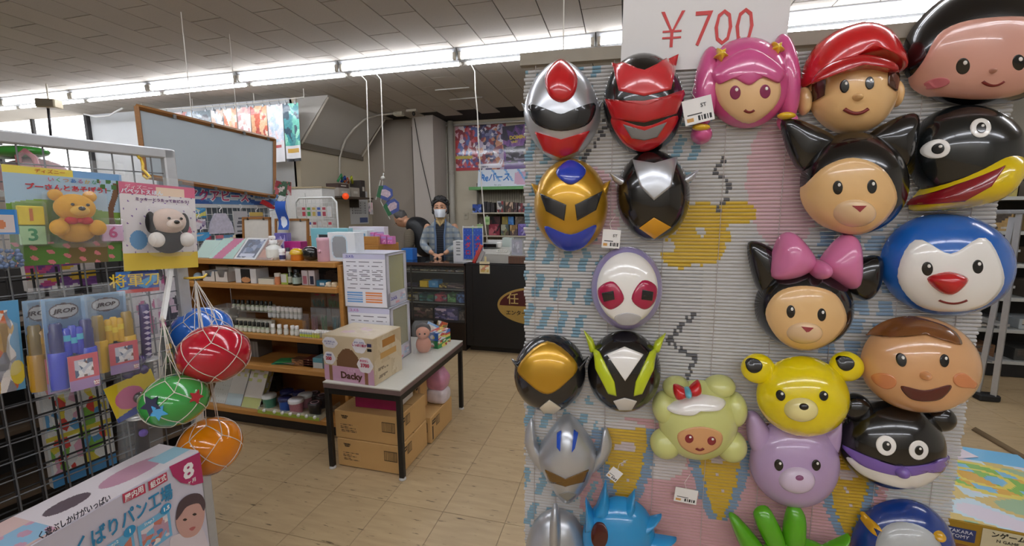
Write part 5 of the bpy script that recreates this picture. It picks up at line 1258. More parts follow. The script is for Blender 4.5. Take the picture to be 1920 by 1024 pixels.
canvas('printed_sheet', .085, .12, 16, 22, layers('7aa8d8', (.1, .2, .9, .85, patches(5, ('c86a4a', 'e0d8d0', '8a5a4a', '6aa0d8'), 14))), t, coat=.5, thick=.006)
t = thing('card_game_pack', 'orange and red picture pack behind the light blue one', 'toy pack', (gp[0]-.03, gp[1]+.26, TZ+.012), rot=(R(-15), R(12), 0))
canvas('printed_sheet', .08, .11, 16, 20, patches(14, ('c85a2a', 'e0a83a', 'b03a34', 'd8d0c8', '8a7a4a'), 16), t, coat=.5, thick=.006)
# --- cartons below the table
CB = M('c8a067', .75, 0, .06, 12, bump=.2, bscale=60)
def big_carton(label, x0, x1, y0, y1, z0, z1, front=True, side=True, mark=True):
    w, d, h = x1-x0, y1-y0, z1-z0
    t = thing('shipping_carton', label, 'carton', ((x0+x1)/2, y0, z0), group='brown cartons under the table')
    part('carton_body', CB, t, ((0, d/2, h/2), (w, d, h)), bev=.003)
    part('lid_seam', M('8a6a3c', .8), t, ((0, d/2, h+.0006), (w*.99, .004, .001)))
    ink = '2a2420'
    bc = lambda u, v: (60, 46, 30) if (.06 < u < .94 and .1 < v < .9 and ((u*23) % 1.0) < .5) else ((200, 160, 103) if (.04 < u < .96 and .06 < v < .94) else (60, 46, 30))
    canvas('barcode_print', w*.2, h*.36, 48, 14, bc, t, (w*.34, -.001, h*.42))
    canvas('barcode_print', d*.16, h*.34, 40, 14, bc, t, (w/2+.001, d*.3, h*.5), rot=(0, 0, R(90)))
    text('TAKARA', h*.07, ink, t, (-w*.34, -.001, h*.82), off=.0006); text('TOMY', h*.07, ink, t, (-w*.34, -.001, h*.75), off=.0006)
    canvas('small_print', w*.3, h*.3, 30, 12, textlines('c8a067', '2a2420', 5, int(x0*-10+z0*50)), t, (-w*.28, -.001, h*.25))
    k = MB(); k.span((w/2+.0004, d*.05, h*.1), (w/2+.001, d*.09, h*.62)); k.span((w/2+.0004, d*.05, h*.68), (w/2+.001, d*.2, h*.84)); k.build('side_mark', M('2a2420', .7), t)
    text('TOMY', h*.09, 'c9a469', t, (w/2+.0014, d*.125, h*.76), rot=(R(90), 0, R(90)), off=.0004)
    return t
big_carton('brown carton with barcode at the bottom front under the table', -1.512, -1.118, 1.905, 2.215, .004, .165)
big_carton('brown carton with barcode stacked on the front bottom carton', -1.522, -1.126, 1.91, 2.225, .167, .327)
big_carton('brown carton behind the front stack under the table', -1.5, -1.1, 2.235, 2.56, .004, .17)
big_carton('smaller brown carton standing on the rear carton under the table', -1.49, -1.2, 2.24, 2.40, .172, .40)
mb_ = thing('magenta_box', 'flat magenta box lying on the upper brown carton under the table', 'box', (-1.30, 1.96, .329), R(2))
part('box_body', M('8e1548', .5), mb_, ((0, .11, .03), (.25, .2, .058)), bev=.002); part('white_edge', M('d6d2cc', .5), mb_, ((.127, .11, .02), (.004, .19, .03)))
pbg = thing('diaper_bag', 'pink and white plastic bag on the rear carton under the table', 'bag', (-1.15, 2.46, .172))
def bagfn(p): return Vector((math.copysign(abs(p.x)**.4, p.x), math.copysign(abs(p.y)**.4, p.y), math.copysign(abs(p.z)**.7, p.z)))
k = MB(); k.smooth = True; k.ball((0, 0, .05), (.07, .062, .05), 24, 12, fn=bagfn); k.build('lower_bag', M('cfc4c8', .35, vary=.3, scale=25, coat=.3), pbg)
k = MB(); k.smooth = True; k.ball((0, 0, .17), (.07, .06, .085), 24, 14, fn=lambda p: Vector((bagfn(p).x*(1-.8*max(0, p.z)**1.2), bagfn(p).y*(1-.25*max(0, p.z)), p.z))); k.build('upper_bag', M('c98aa4', .35, vary=.35, scale=22, coat=.3), pbg)
# ================================================================ counter, showcase and what stands there
CY, CZ, CX = 3.97, .905, -1.53
sc = thing('glass_showcase', 'dark framed glass showcase counter full of card packs', 'showcase', (CX-.6, CY, 0))
DKW = M('1d1512', .4)
part('base', DKW, sc, ((0, .25, .145), (1.2, .5, .29)), bev=.003)
part('top_slab', M('15161a', .06, coat=.5), sc, ((0, .26, CZ-.012), (1.2, .56, .024)), bev=.002)
part('top_trim', M('5a4a44', .3, .4), sc, ((0, -.022, CZ-.014), (1.2, .006, .028)))
for z in (.48, .628, .80): part('glass_shelf', FILM('b9c4c0', .18, .04), sc, ((0, .24, z), (1.17, .44, .006)))
for z in (.48, .628, .80): part('shelf_edge', M('8a9290', .3, .5), sc, ((0, .018, z), (1.17, .004, .008)))
for x in (-.595, .595, 0): part('upright', M('2a2422', .4), sc, ((x, .012, .59), (.014, .014, .6)))
part('back_panel', M('241e1a', .7), sc, ((0, .49, .59), (1.2, .01, .6)))
part('front_glass', FILM('cfd8d6', .04, .02), sc, ((0, .002, .59), (1.17, .004, .59)))
part('side_glass', FILM('cfd8d6', .1, .02), sc, ((.597, .25, .59), (.004, .47, .59)), ((-.597, .25, .59), (.004, .47, .59)))
def incase(label, px0, px1, yt, z, d, fn, side, y=4.06, name='card_box', group=None, lay=0.0, top=True):
    a, b = onY(y, px0, 560)[0], onY(y, px1, 560)[0]; h = max(.02, onY(y, px0, yt)[2]-z) if lay == 0 else lay
    t = thing(name, label, 'card box', ((a+b)/2, y, z+.0035), group=group); w = b-a
    part('box_body', M(side, .45), t, ((0, d/2, h/2), (w, d, h)), bev=.001)
    canvas('printed_front', w*.96, h*.94, 18, 10, fn, t, (0, -.001, h*.03), coat=.3)
    if top: canvas('printed_top', w*.96, d*.96, 18, 14, fn, t, (0, d*.02, h+.001), rot=(R(-90), 0, 0), coat=.3)
    return t
for i in range(7):
    fn = patches(40+i, ('8a8478', '4a4440', 'b8b0a0', '6a7a6a', 'c8b88a', '5a4a5a', 'd0d4d8'), 14)
    incase(('grey', 'brown', 'cream', 'olive', 'sand', 'plum', 'white')[i]+' flat card pack lying in the top row of the showcase', 756+i*16.5, 771+i*16.5, 505, .803, .1, fn, ('6a645a', '5a4a40', 'b8ac98', '6a6a50', 'b0a078', '5a4656', 'c8ccd0')[i], 4.05, lay=.014)
incase('yellow half of the open card boxes on the second showcase shelf', 788, 804, 527, .631, .12, lambda u, v: (206, 176, 40) if u < .9 else (160, 130, 30), 'c9a82a', 4.04)
incase('bright blue card box beside the yellow one in the showcase', 804.5, 822, 527, .631, .12, lambda u, v: (70, 140, 190) if not (.4 < u < .7 and .3 < v < .7) else (120, 170, 206), '3f86b8', 4.04)
for i, (a, b, pal, nm) in enumerate(((757, 784, ('4a3a58', '2e2a34', '7a6a88', 'a89ab0'), 'violet'), (824, 838, ('8a7a3a', '4a3a2a', 'c0a85a'), 'ochre'), (839, 871, ('4a4050', '5a4a4a', '8a7a70', '2e2a2e'), 'dark mottled'))):
    incase(nm+' card box on the second showcase shelf', a, b, 534, .631, .12, patches(60+i, pal, 16), '3a3438', 4.05)
for i, (a, b, pal, nm) in enumerate(((757, 785, ('7a6a3a', '3a3a34', '8a8a80', 'b8a040'), 'olive gold'), (786, 814, ('2a5a58', '3a6a4a', '4a7a80', '1e3a3a'), 'dark teal'), (815, 838, ('8a3a52', '6a8a8a', '4a3a40', 'a8505a'), 'rose'), (839, 855, ('4a7a4a', '5a8a5a', '2e4a36', '6a9a6a'), 'leaf green'), (856, 871, ('3a5a8a', '5a7aa8', '2a3a58'), 'steel blue'))):
    incase(nm+' card box on the third showcase shelf', a, b, 552, .483, .14, patches(70+i, pal, 18), '33383a', 4.03)
incase('lilac landscape game box on the bottom of the showcase', 814, 858, 578, .293, .1, patches(80, ('4a4a7a', '6a6a9a', '8a80a8', '3a3a5a', 'b0a0b8'), 26), '3a3a5a', 4.03)
incase('dark speckled game box left of the lilac one in the showcase', 775, 811, 576, .293, .1, patches(81, ('2e2826', '5a4a3e', '8a7a6a', '3a2e2a', '6a4a4a'), 26), '2a2422', 4.05)
incase('brown speckled card box at the right end of the showcase bottom', 860, 872, 585, .293, .1, patches(82, ('4a423c', '6a5e54', '2e2824'), 14), '3a322c', 4.05)
bk = thing('black_counter', 'matt black counter with an oval maroon and gold emblem', 'counter', (CX+.008+1.1, CY, 0))
part('carcass', M('0f0f10', .55), bk, ((0, .28, CZ/2+.03), (2.2, .56, CZ-.06)), bev=.003)
part('plinth', M('1c1a18', .6), bk, ((0, .3, .03), (2.16, .5, .06)))
part('worktop', M('17171a', .3), bk, ((0, .28, CZ-.006), (2.2, .57, .012)), bev=.002)
part('panel_seam', M('050505', .5), bk, ((-1.03, -.001, .45), (.004, .002, .85)))
ec = onY(CY-.001, 1002, 575); erx = ec[0]-onY(CY, 933, 575)[0]; erz = (onY(CY, 1000, 540)[2]-onY(CY, 1000, 610)[2])/2
lx = ec[0]-bk.location[0]
k = MB(); k.prism([(lx+erx*math.cos(i*.1309), ec[2]+erz*math.sin(i*.1309)) for i in range(48)], -.006, 0); em = k.build('emblem_plate', M('b0924e', .4, .2), bk)
k = MB(); k.prism([(lx+erx*.94*math.cos(i*math.pi/24), ec[2]-.002+erz*.9*math.sin(i*math.pi/24)) for i in range(25)], -.0075, -.006); k.build('maroon_field', M('4a1414', .45), em)
text('任', .12, 'c4ab6a', em, (onY(CY, 962, 565)[0]-bk.location[0], -.008, ec[2]+.06), off=.0006, ext=.001); text('天', .12, 'c4ab6a', em, (onY(CY, 995, 565)[0]-bk.location[0], -.008, ec[2]+.06), off=.0006, ext=.001)
text('エンター', .052, '1c1412', em, (onY(CY, 968, 590)[0]-bk.location[0], -.007, ec[2]-.075), off=.001, ext=.001)
# --- on the counter
def ctop(name, label, cat, px0, px1, yt, y, d, front, side, z=CZ, **kw):
    a, b = onY(y, px0, 480)[0], onY(y, px1, 480)[0]; h = onY(y, (px0+px1)/2, yt)[2]-z
    t = thing(name, label, cat, ((a+b)/2, y, z)); w = b-a
    part('box_body', M(side, .45), t, ((0, d/2, h/2), (w, d, h)), bev=.002)
    canvas('printed_front', w*.96, h*.96, kw.get('nx', 16), kw.get('ny', 16), front if callable(front) else (lambda u, v, k_=hx(front): k_), t, (0, -.001, h*.02)); return t
ctop('blue_tray_box', 'bright blue open box on the counter by the bending man', 'box', 753, 774, 466, 4.12, .1, '2a78d0', '2060b0')
k = MB(); k.box((0, 0, .0008), (.14, .1, .0012), rz=.3); tag(k.build('paper_sheet', M('dfe2e6', .6), None, (onZ(CZ, 782, 483)[0], 4.17, CZ)), 'white paper sheet lying on the dark counter top', 'paper')
ctop('white_carton', 'tall white carton with grey lettering left of the blue banners', 'box', 850, 868, 452, 4.08, .1, lambda u, v: (206, 208, 210) if not (.3 < u < .75 and v > .3 and math.sin(v*40) > .2) else (120, 124, 128), 'd8dadc')
fb = thing('banner_stand', 'pair of small blue hanging banners with red and white lettering on the counter', 'banner stand', (onY(4.1, 887, 480)[0], 4.1, CZ))
fw_ = onY(4.1, 905, 440)[0]-onY(4.1, 868, 440)[0]; fh = onY(4.1, 887, 424)[2]-CZ
k = MB(); k.tube([(-fw_/2, .005, 0), (-fw_/2, .005, fh)], .004, 6); k.tube([(fw_/2, .005, 0), (fw_/2, .005, fh)], .004, 6); k.tube([(-fw_/2, .005, fh-.01), (fw_/2, .005, fh-.01)], .004, 6); k.box((0, .02, .006), (fw_*1.05, .08, .012)); k.build('stand_frame', M('d6d8da', .4), fb)
for s, tx in ((-1, 'メダロ'), (1, 'メガロ')):
    canvas('banner_cloth', fw_*.46, fh*.86, 20, 40, lambda u, v: (44, 84, 180) if math.hypot((u*3 % 1)-.5, (v*7 % 1)-.5) > .13 else (90, 130, 206), fb, (s*fw_*.25, 0, fh*.08))
    for i, ch in enumerate(tx): text(ch, fh*.17, 'c83038', fb, (s*fw_*.25, -.0015, fh*(.66-.2*i)), off=.0014); 
rsd = thing('red_display_rest', 'slanted red and grey display rest leaning in front of the banners', 'display stand', (onY(4.02, 888, 492)[0], 4.02, CZ), rot=(R(-8), R(24), 0))
part('slab', gloss('b02820', .4), rsd, ((0, 0, .1), (.035, .02, .2)), bev=.004); part('back_plate', M('9a9694', .5), rsd, ((.035, .012, .075), (.05, .012, .15)), bev=.003)
rg = thing('cash_register', 'grey cash register with black display strip on the black counter', 'cash register', (onY(4.05, 924, 495)[0], 4.05, CZ))
k = MB(); k._add([(x, y, z) for x in (-.17, .17) for y, z in ((0, 0), (0, .09), (.12, .13), (.3, .14), (.3, 0))], [(0, 1, 2, 3, 4), (9, 8, 7, 6, 5)]+[(i, (i+1) % 5, (i+1) % 5+5, i+5) for i in range(5)]); k.build('housing', M('a8a69e', .5), rg)
part('display_hood', M('8a8a88', .5), rg, ((-.08, .16, .165), (.18, .08, .05)), bev=.006); part('display_strip', M('101012', .2), rg, ((-.08, .118, .165), (.165, .004, .034)))
k = MB()
for i in range(5):
    for j in range(3): k.box((.03+.024*i, .04+.027*j, .108+.009*j), (.018, .02, .008))
k.build('keypad', M('d2d0c8', .5), rg)
part('receipt_roll', M('dcdad4', .6), rg, ((.02, .17, .17), (.05, .05, .06)), bev=.01)
ctop('paper_stack', 'stack of white papers standing behind the cash register', 'paper', 912, 942, 450, 4.42, .04, 'd6d4d0', 'd6d4d0')
ctop('plastic_tub', 'pale green plastic tub behind the cash register', 'tub', 942, 960, 446, 4.38, .08, 'b4c0b8', 'b4c0b8')
ctop('wooden_tray_box', 'brown wooden box at the end of the black counter by the blind', 'box', 953, 990, 481, 4.04, .2, lambda u, v: (92+8*math.sin(u*40), 62, 44), '5f4030')
ap = thing('acrylic_card_stand', 'clear acrylic stand with a picture card on the wooden box', 'card stand', (onY(4.1, 973, 478)[0], 4.1, onY(4.04, 972, 481)[2]+.001))
canvas('picture_card', .11, .15, 16, 20, layers('8a8498', (.15, .15, .7, .85, patches(6, ('b0a8b8', '6a6478', 'd0ccd8', '8a8498'), 14))), ap, (-.02, .004, .01)); part('acrylic_sheet', FILM('dfe6ea', .2, .03), ap, ((0, 0, .09), (.19, .004, .18)), ((0, .02, .004), (.19, .1, .004)))
nc = thing('hanging_note', 'small cream notice card taped to the front of the black counter', 'notice', (onY(CY, 909, 512)[0], CY-.003, onY(CY, 909, 513)[2]))
canvas('card', .105, .12, 18, 16, layers('d8cda8', (.1, .15, .9, .8, patches(9, ('d8c890', 'c8a85a', 'e0d8bc', 'c88a6a'), 14))), nc, thick=.001); part('tape', M('d6c890', .5), nc, ((.01, -.001, .14), (.02, .001, .06)))

# ---------------------------------------------------------------- people
def skin_to(mb, verts, edges, radii, sub=2):
    me = bpy.data.meshes.new('skel'); me.from_pydata(verts, edges, []); o = bpy.data.objects.new('skel', me); col.objects.link(o)
    o.modifiers.new('skin', 'SKIN')
    for i, r in enumerate(radii):
        d = me.skin_vertices[0].data[i]; d.radius = r if isinstance(r, tuple) else (r, r); d.use_root = (i == 0)
    sb_ = o.modifiers.new('sub', 'SUBSURF'); sb_.levels = sub; sb_.render_levels = sub
    bpy.context.view_layer.update()
    ev = bpy.data.meshes.new_from_object(o.evaluated_get(bpy.context.evaluated_depsgraph_get()))
    mb._add([tuple(v.co) for v in ev.vertices], [tuple(p.vertices) for p in ev.polygons], None, True)
    bpy.data.objects.remove(o); bpy.data.meshes.remove(me); bpy.data.meshes.remove(ev)
def fuse(mb, name, mat, parent, voxel):
    o = mb.build(name, mat, None, fix=False); r = o.modifiers.new('r', 'REMESH'); r.mode = 'VOXEL'; r.voxel_size = voxel; r.use_smooth_shade = True
    s = o.modifiers.new('s', 'SMOOTH'); s.iterations = 4; s.factor = .5
    bpy.context.view_layer.update()
    me = bpy.data.meshes.new_from_object(o.evaluated_get(bpy.context.evaluated_depsgraph_get())); me.name = name
    bpy.data.objects.remove(o); q = bpy.data.objects.new(name, me); link(q, parent)
    for p in me.polygons: p.use_smooth = True
    if not me.materials: me.materials.append(mat)
    return q
def head_shape(p):
    x, y, z = p
    if z < 0: x *= 1-.28*(-z)**1.5; y = y*(1-.12*(-z)) - .06*(-z)
    if y < 0: x *= 1-.06*abs(y)
    n = math.exp(-((x/.16)**2+((z+.12)/.22)**2))
    if y < 0: y -= .16*n*(1 if z < .05 else .5); y += .07*(math.exp(-(((abs(x)-.38)/.17)**2+((z-.1)/.13)**2)))
    return Vector((x, y, z))
def hand_to(mb, w, d, side, curl=.5, s=1.0):
    """palm and five bent fingers from wrist w along direction d"""
    d = Vector(d).normalized(); up = Vector((0, 0, 1)); a = d.cross(up).normalized()*side
    skin_to(mb, [w, w+d*.045*s, w+d*.085*s], [(0, 1), (1, 2)], [(.022*s, .022*s), (.034*s, .018*s), (.034*s, .015*s)], 1)
    for i, (o, L) in enumerate(((-.026, .062), (-.009, .072), (.009, .068), (.026, .052))):
        b = w+d*.08*s+a*o*s; m1 = b+d*L*.5*s-up*.006*curl; m2 = m1+d*L*.32*s-up*.018*curl; e = m2+d*L*.16*s-up*.022*curl
        skin_to(mb, [b, m1, m2, e], [(0, 1), (1, 2), (2, 3)], [.0095*s, .009*s, .0085*s, .0075*s], 1)
    b = w+d*.03*s-a*.03*s; m1 = b+d*.03*s-a*.018*s; e = m1+d*.03*s-a*.002*s-up*.006
    skin_to(mb, [w+d*.02*s, b, m1, e], [(0, 1), (1, 2), (2, 3)], [.014*s, .013*s, .0105*s, .0085*s], 1)
SK = M('b98a6c', .55, 0, .06, 12)
def person_base(label, loc, rz):
    return thing('person', label, 'person', loc, rz)
# --- woman behind the counter
wm = person_base('person in grey plaid jacket and white face mask standing behind the counter', (-2.09, 4.68, 0), R(17))
V = Vector
def limbs(mb, sh, r):
    for a_, el, wr_ in sh: skin_to(mb, [a_, el, wr_], [(0, 1), (1, 2)], r)
hd = V((0, -.03, 1.455)); S_ = 1.0
body = MB(); body.smooth = True
body.ball(hd, (.073, .088, .108), 32, 24, fn=head_shape)
for s in (-1, 1): body.ball(hd+V((s*.073, .012, -.008)), (.012, .02, .03), 10, 8)
skin_to(body, [(0, .01, .86), (0, .015, 1.0), (0, .01, 1.15), (0, .01, 1.27), (0, 0, 1.33), (0, -.01, 1.39), (0, -.015, 1.42)], [(i, i+1) for i in range(6)], [(.14, .105), (.125, .095), (.145, .1), (.12, .075), (.05, .048), (.045, .045), (.045, .045)])
arms_w = [(V((s*.145, .01, 1.285)), V((s*.215, -.04, 1.04)), V((s*.062, -.30, .95))) for s in (-1, 1)]
limbs(body, arms_w, [.045, .036, .026])
for s in (-1, 1): skin_to(body, [V((s*.07, .01, .86)), V((s*.085, .0, .46)), V((s*.085, .02, .08)), V((s*.09, -.1, .035))], [(0, 1), (1, 2), (2, 3)], [.085, .055, .04, .035])
for s in (-1, 1): hand_to(body, V((s*.06, -.305, .948)), V((-s*.75, -.62, -.08)), s, .8, .88)
fuse(body, 'body', SK, wm, .0055)
def torso_cloth(t, name, mat, spine, rad, arms, ar, vox=.009, extra=None):
    k_ = MB(); k_.smooth = True; skin_to(k_, spine, [(i, i+1) for i in range(len(spine)-1)], rad); limbs(k_, arms, ar)
    if extra: extra(k_)
    return fuse(k_, name, mat, t, vox)
def plaid():
    m_ = bpy.data.materials.new('plaid_wool'); m_.use_nodes = True; nt = m_.node_tree; N = nt.nodes; L = nt.links; b = N['Principled BSDF']
    tc = N.new('ShaderNodeTexCoord'); mx = None; prev = None
    for ax, sc_ in (('X', 16), ('Z', 14)):
        wv = N.new('ShaderNodeTexWave'); wv.bands_direction = ax; wv.inputs['Scale'].default_value = sc_/3; wv.inputs['Distortion'].default_value = .6; L.new(tc.outputs['Object'], wv.inputs['Vector'])
        rp = N.new('ShaderNodeValToRGB'); rp.color_ramp.elements[0].position = .62; rp.color_ramp.elements[1].position = .8; L.new(wv.outputs['Fac'], rp.inputs['Fac'])
        mx = N.new('ShaderNodeMix'); mx.data_type = 'RGBA'; L.new(rp.outputs['Color'], mx.inputs['Factor']); mx.inputs['B'].default_value = lin('989c98' if ax == 'X' else '707c88')+(1,)
        if prev is None: mx.inputs['A'].default_value = lin('858c90')+(1,)
        else: L.new(prev, mx.inputs['A'])
        prev = mx.outputs['Result']
    L.new(prev, b.inputs['Base Color']); b.inputs['Roughness'].default_value = .95; return m_
def stripes(c1, c2, scale, ax='Z'):
    m_ = bpy.data.materials.new('striped_knit'); m_.use_nodes = True; nt = m_.node_tree; N = nt.nodes; L = nt.links; b = N['Principled BSDF']
    tc = N.new('ShaderNodeTexCoord'); wv = N.new('ShaderNodeTexWave'); wv.bands_direction = ax; wv.inputs['Scale'].default_value = scale; wv.inputs['Distortion'].default_value = .4; L.new(tc.outputs['Object'], wv.inputs['Vector'])
    rp = N.new('ShaderNodeValToRGB'); rp.color_ramp.interpolation = 'CONSTANT'; rp.color_ramp.elements[1].position = .5; rp.color_ramp.elements[0].color = lin(c1)+(1,); rp.color_ramp.elements[1].color = lin(c2)+(1,)
    L.new(wv.outputs['Fac'], rp.inputs['Fac']); L.new(rp.outputs['Color'], b.inputs['Base Color']); b.inputs['Roughness'].default_value = .9; return m_
spw = [(0, .012, .80), (0, .015, .95), (0, .012, 1.12), (0, .012, 1.27), (0, .01, 1.325)]
torso_cloth(wm, 'jacket', plaid(), spw, [(.165, .125), (.155, .115), (.17, .12), (.15, .09), (.075, .06)], [(V((s*.138, .012, 1.275)), V((s*.215, -.038, 1.035)), V((s*.088, -.262, .962))) for s in (-1, 1)], [.052, .05, .04])
k = MB(); k.smooth = True
def front_y(z): return -.118 if z < 1.2 else -.118+.5*(z-1.2)
k._add([(x, front_y(z)-.004+abs(x)*.15, z) for z in (.84, .95, 1.05, 1.15, 1.22, 1.28) for x in (-.042*(1+.2*(z > 1.2)), 0, .042*(1+.2*(z > 1.2)))], [(j*3+i, j*3+i+1, j*3+i+4, j*3+i+3) for j in range(5) for i in range(2)])
k.build('striped_top', stripes('14161c', '2a2d36', 12), wm)
k = MB(); k.smooth = True
for s in (-1, 1): k.tube([(s*.052, -.13, .84), (s*.05, -.128, 1.0), (s*.05, -.126, 1.14), (s*.062, -.1, 1.24), (s*.06, -.045, 1.32), (s*.035, .03, 1.345)], .011, 8)
k.build('lapel_trim', M('5a6e8a', .9), wm)
k = MB(); k.smooth = True; k.lathe([(.062, 1.285), (.066, 1.31), (.058, 1.335), (.056, 1.36)], 20, c=(0, -.005, 0), caps=False); k.tube([(-.04, -.06, 1.32), (0, -.085, 1.26), (.04, -.06, 1.32)], .018, 8); k.build('scarf', M('b39a6c', .9, vary=.2, scale=60), wm)
tr = MB(); tr.smooth = True
for s in (-1, 1): skin_to(tr, [V((s*.06, .01, .88)), V((s*.085, .0, .5)), V((s*.085, .02, .07))], [(0, 1), (1, 2)], [.11, .08, .06])
fuse(tr, 'trousers', M('23252c', .9), wm, .012)
for s in (-1, 1):
    k = MB(); k.smooth = True; k.ball((s*.09, -.05, .035), (.045, .12, .036), 16, 10); k.build('shoe', M('1a1a1c', .6), wm)
hr = MB(); hr.smooth = True; rd = random.Random(3)
hr.ball(hd+V((0, .024, .04)), (.1, .1, .108), 28, 18, fn=lambda p: Vector((p.x, p.y*(.45 if (p.y < 0 and p.z < .35) else (.78 if p.y < 0 and p.z < .6 else 1)), p.z)))
for i in range(150):
    a_ = rd.uniform(0, 2*math.pi); e_ = rd.uniform(.0, 1.35); d_ = V((math.cos(a_)*math.cos(e_), math.sin(a_)*math.cos(e_), math.sin(e_)))
    if d_.y < -.42 and d_.z < .72: continue
    hr.ball(hd+V((d_.x*.097, .024+d_.y*.097, .04+d_.z*.105)), rd.uniform(.010, .016), 7, 5)
for s in (-1, 1):
    for z in (-.045, -.015, .015, .045): hr.ball(hd+V((s*.08, .012, z)), .022, 8, 6)
for i in range(11): hr.ball(hd+V((-.07+.014*i, -.062+.035*abs(i-5)/5, .095-.035*abs(i-5)/5)), .016, 8, 6)
fuse(hr, 'hair', M('0d0c0d', .55, 0, .2, 60), wm, .006)
k = MB(); k.smooth = True
vs = []; fs = []
for j in range(9):
    v = j/8
    for i in range(13):
        u = i/12*2-1; z = -.10+.092*v; x = u*.066*(1-.22*(1-v)**2); y = -.106-.024*(1-u*u)*math.sin(math.pi*(.35+.5*v))+.072*u*u
        vs.append(tuple(hd+V((x, y, z+.004*math.sin(j*2.2)*0))))
for j in range(8):
    for i in range(12): fs.append((j*13+i, j*13+i+1, j*13+i+14, j*13+i+13))
k._add(vs, fs); fmk = k.build('face_mask', M('d9dfe6', .75), wm)
k = MB()
for s in (-1, 1):
    k.tube([hd+V((s*.064, -.034, -.015)), hd+V((s*.078, .0, .012)), hd+V((s*.08, .03, .0))], .0016, 5); k.tube([hd+V((s*.055, -.034, -.085)), hd+V((s*.076, .0, -.04)), hd+V((s*.08, .03, -.03))], .0016, 5)
k.build('ear_loop', M('e6e8ec', .8), fmk)
for s in (-1, 1):
    k = MB(); k.smooth = True; k.ball(hd+V((s*.029, -.078, .014)), (.0125, .008, .0062), 12, 8); k.build('eye', M('241a18', .2), wm)
    k = MB(); k.smooth = True; k.tube([hd+V((s*.013, -.094, .034)), hd+V((s*.03, -.092, .039)), hd+V((s*.047, -.08, .033))], .003, 6); k.build('eyebrow', M('1c1614', .8), wm)
# --- man bending beside her
mn = person_base('person in black padded vest and striped shirt bending over behind the counter', (-2.42, 5.06, 0), R(-90))
mh = np.array(onY(5.06, 753, 412))-np.array([-2.42, 5.06, 0])      # head centre; local -y is world -x after the turn
def ML(wx, wz, wy=0.0):  # world offset in x (to the right), z, and y -> local
    return V((-wy, wx, wz))
hm = ML(mh[0], mh[2])
nk = hm+V((0, .075, -.03)); sh_ = hm+V((0, .135, -.055)); hp = V((0, hm.y+.36, .86)); hump = hm+V((0, .25, -.075)); wst = hm+V((0, .345, -.24))
body = MB(); body.smooth = True
RT = Matrix.Translation(hm) @ Matrix.Rotation(R(48), 4, 'X')
body.ball((0, 0, 0), (.074, .09, .11), 32, 24, T=RT, fn=head_shape)
for s in (-1, 1): body.ball((s*.075, .012, -.008), (.012, .02, .03), 10, 8, T=RT)
chest, belly = hump, wst
skin_to(body, [hp, belly, chest, sh_, nk, hm+V((0, .03, -.03))], [(i, i+1) for i in range(5)], [(.15, .12), (.15, .12), (.16, .12), (.13, .09), (.056, .056), (.052, .052)])
arm_m = [(sh_+V((s*.16, .06, -.05)), sh_+V((s*.2, .07, -.30)), sh_+V((s*.11, -.12, -.40))) for s in (-1, 1)]
limbs(body, arm_m, [.05, .04, .028])
for s in (-1, 1): skin_to(body, [hp+V((s*.08, 0, 0)), V((s*.1, hp.y-.04, .46)), V((s*.1, hp.y, .08)), V((s*.1, hp.y-.12, .035))], [(0, 1), (1, 2), (2, 3)], [.09, .06, .042, .036])
for s, (a_, e_, w_) in zip((-1, 1), arm_m): hand_to(body, w_, V((-s*.25, -.8, -.45)), s, .6, .95)
fuse(body, 'body', SK, mn, .006)
def arms_cloth(k_): limbs(k_, arm_m if False else [(a_, e_, e_.lerp(w_, .85)) for a_, e_, w_ in arm_m], [.078, .068, .05])
k_ = MB(); k_.smooth = True; arms_cloth(k_); skin_to(k_, [chest, sh_, nk+V((0, .02, -.01))], [(0, 1), (1, 2)], [(.15, .12), (.14, .095), (.066, .066)])
fuse(k_, 'shirt', stripes('1f1b19', '8f8470', 24), mn, .009)
k_ = MB(); k_.smooth = True; skin_to(k_, [hp+V((0, 0, -.04)), belly, chest, sh_+V((0, .01, .0)), nk+V((0, .025, .0))], [(0, 1), (1, 2), (2, 3), (3, 4)], [(.19, .155), (.195, .155), (.2, .15), (.175, .112), (.08, .075)])
fuse(k_, 'padded_vest', M('15171b', .5, 0, .15, 20, bump=.8, bscale=18), mn, .011)
tr = MB(); tr.smooth = True
for s in (-1, 1): skin_to(tr, [hp+V((s*.07, 0, -.02)), V((s*.1, hp.y-.04, .48)), V((s*.1, hp.y, .07))], [(0, 1), (1, 2)], [.115, .085, .065])
fuse(tr, 'trousers', M('2c2c30', .9), mn, .012)
for s in (-1, 1):
    k = MB(); k.smooth = True; k.ball((s*.1, hp.y-.07, .035), (.045, .12, .036), 16, 10); k.build('shoe', M('1a1a1c', .6), mn)
hr = MB(); hr.smooth = True
hr.ball((0, .03, .04), (.083, .078, .085), 20, 14, T=RT)
for i in range(46):
    a_ = rd.uniform(0, 2*math.pi); e_ = rd.uniform(.1, 1.4); d_ = V((math.cos(a_)*math.cos(e_), math.sin(a_)*math.cos(e_), math.sin(e_)))
    if d_.y < -.5 and d_.z < .75: continue
    hr.ball((d_.x*.078, .024+d_.y*.08, .03+d_.z*.092), .015, 7, 5, T=RT)
fuse(hr, 'hair', M('4c4a49', .7, 0, .4, 80), mn, .006)
k = MB(); k.smooth = True
for s in (-1, 1):
    k.tube([tuple(RT @ V((s*.032+.024*math.cos(q*.52), -.094, .008+.017*math.sin(q*.52)))) for q in range(12)], .0018, 5, closed=True)
    k.tube([tuple(RT @ V((s*.056, -.09, .012))), tuple(RT @ V((s*.076, -.02, .012))), tuple(RT @ V((s*.078, .02, .004)))], .0018, 5)
k.tube([tuple(RT @ V((-.008, -.098, .012))), tuple(RT @ V((.008, -.098, .012)))], .0018, 5)
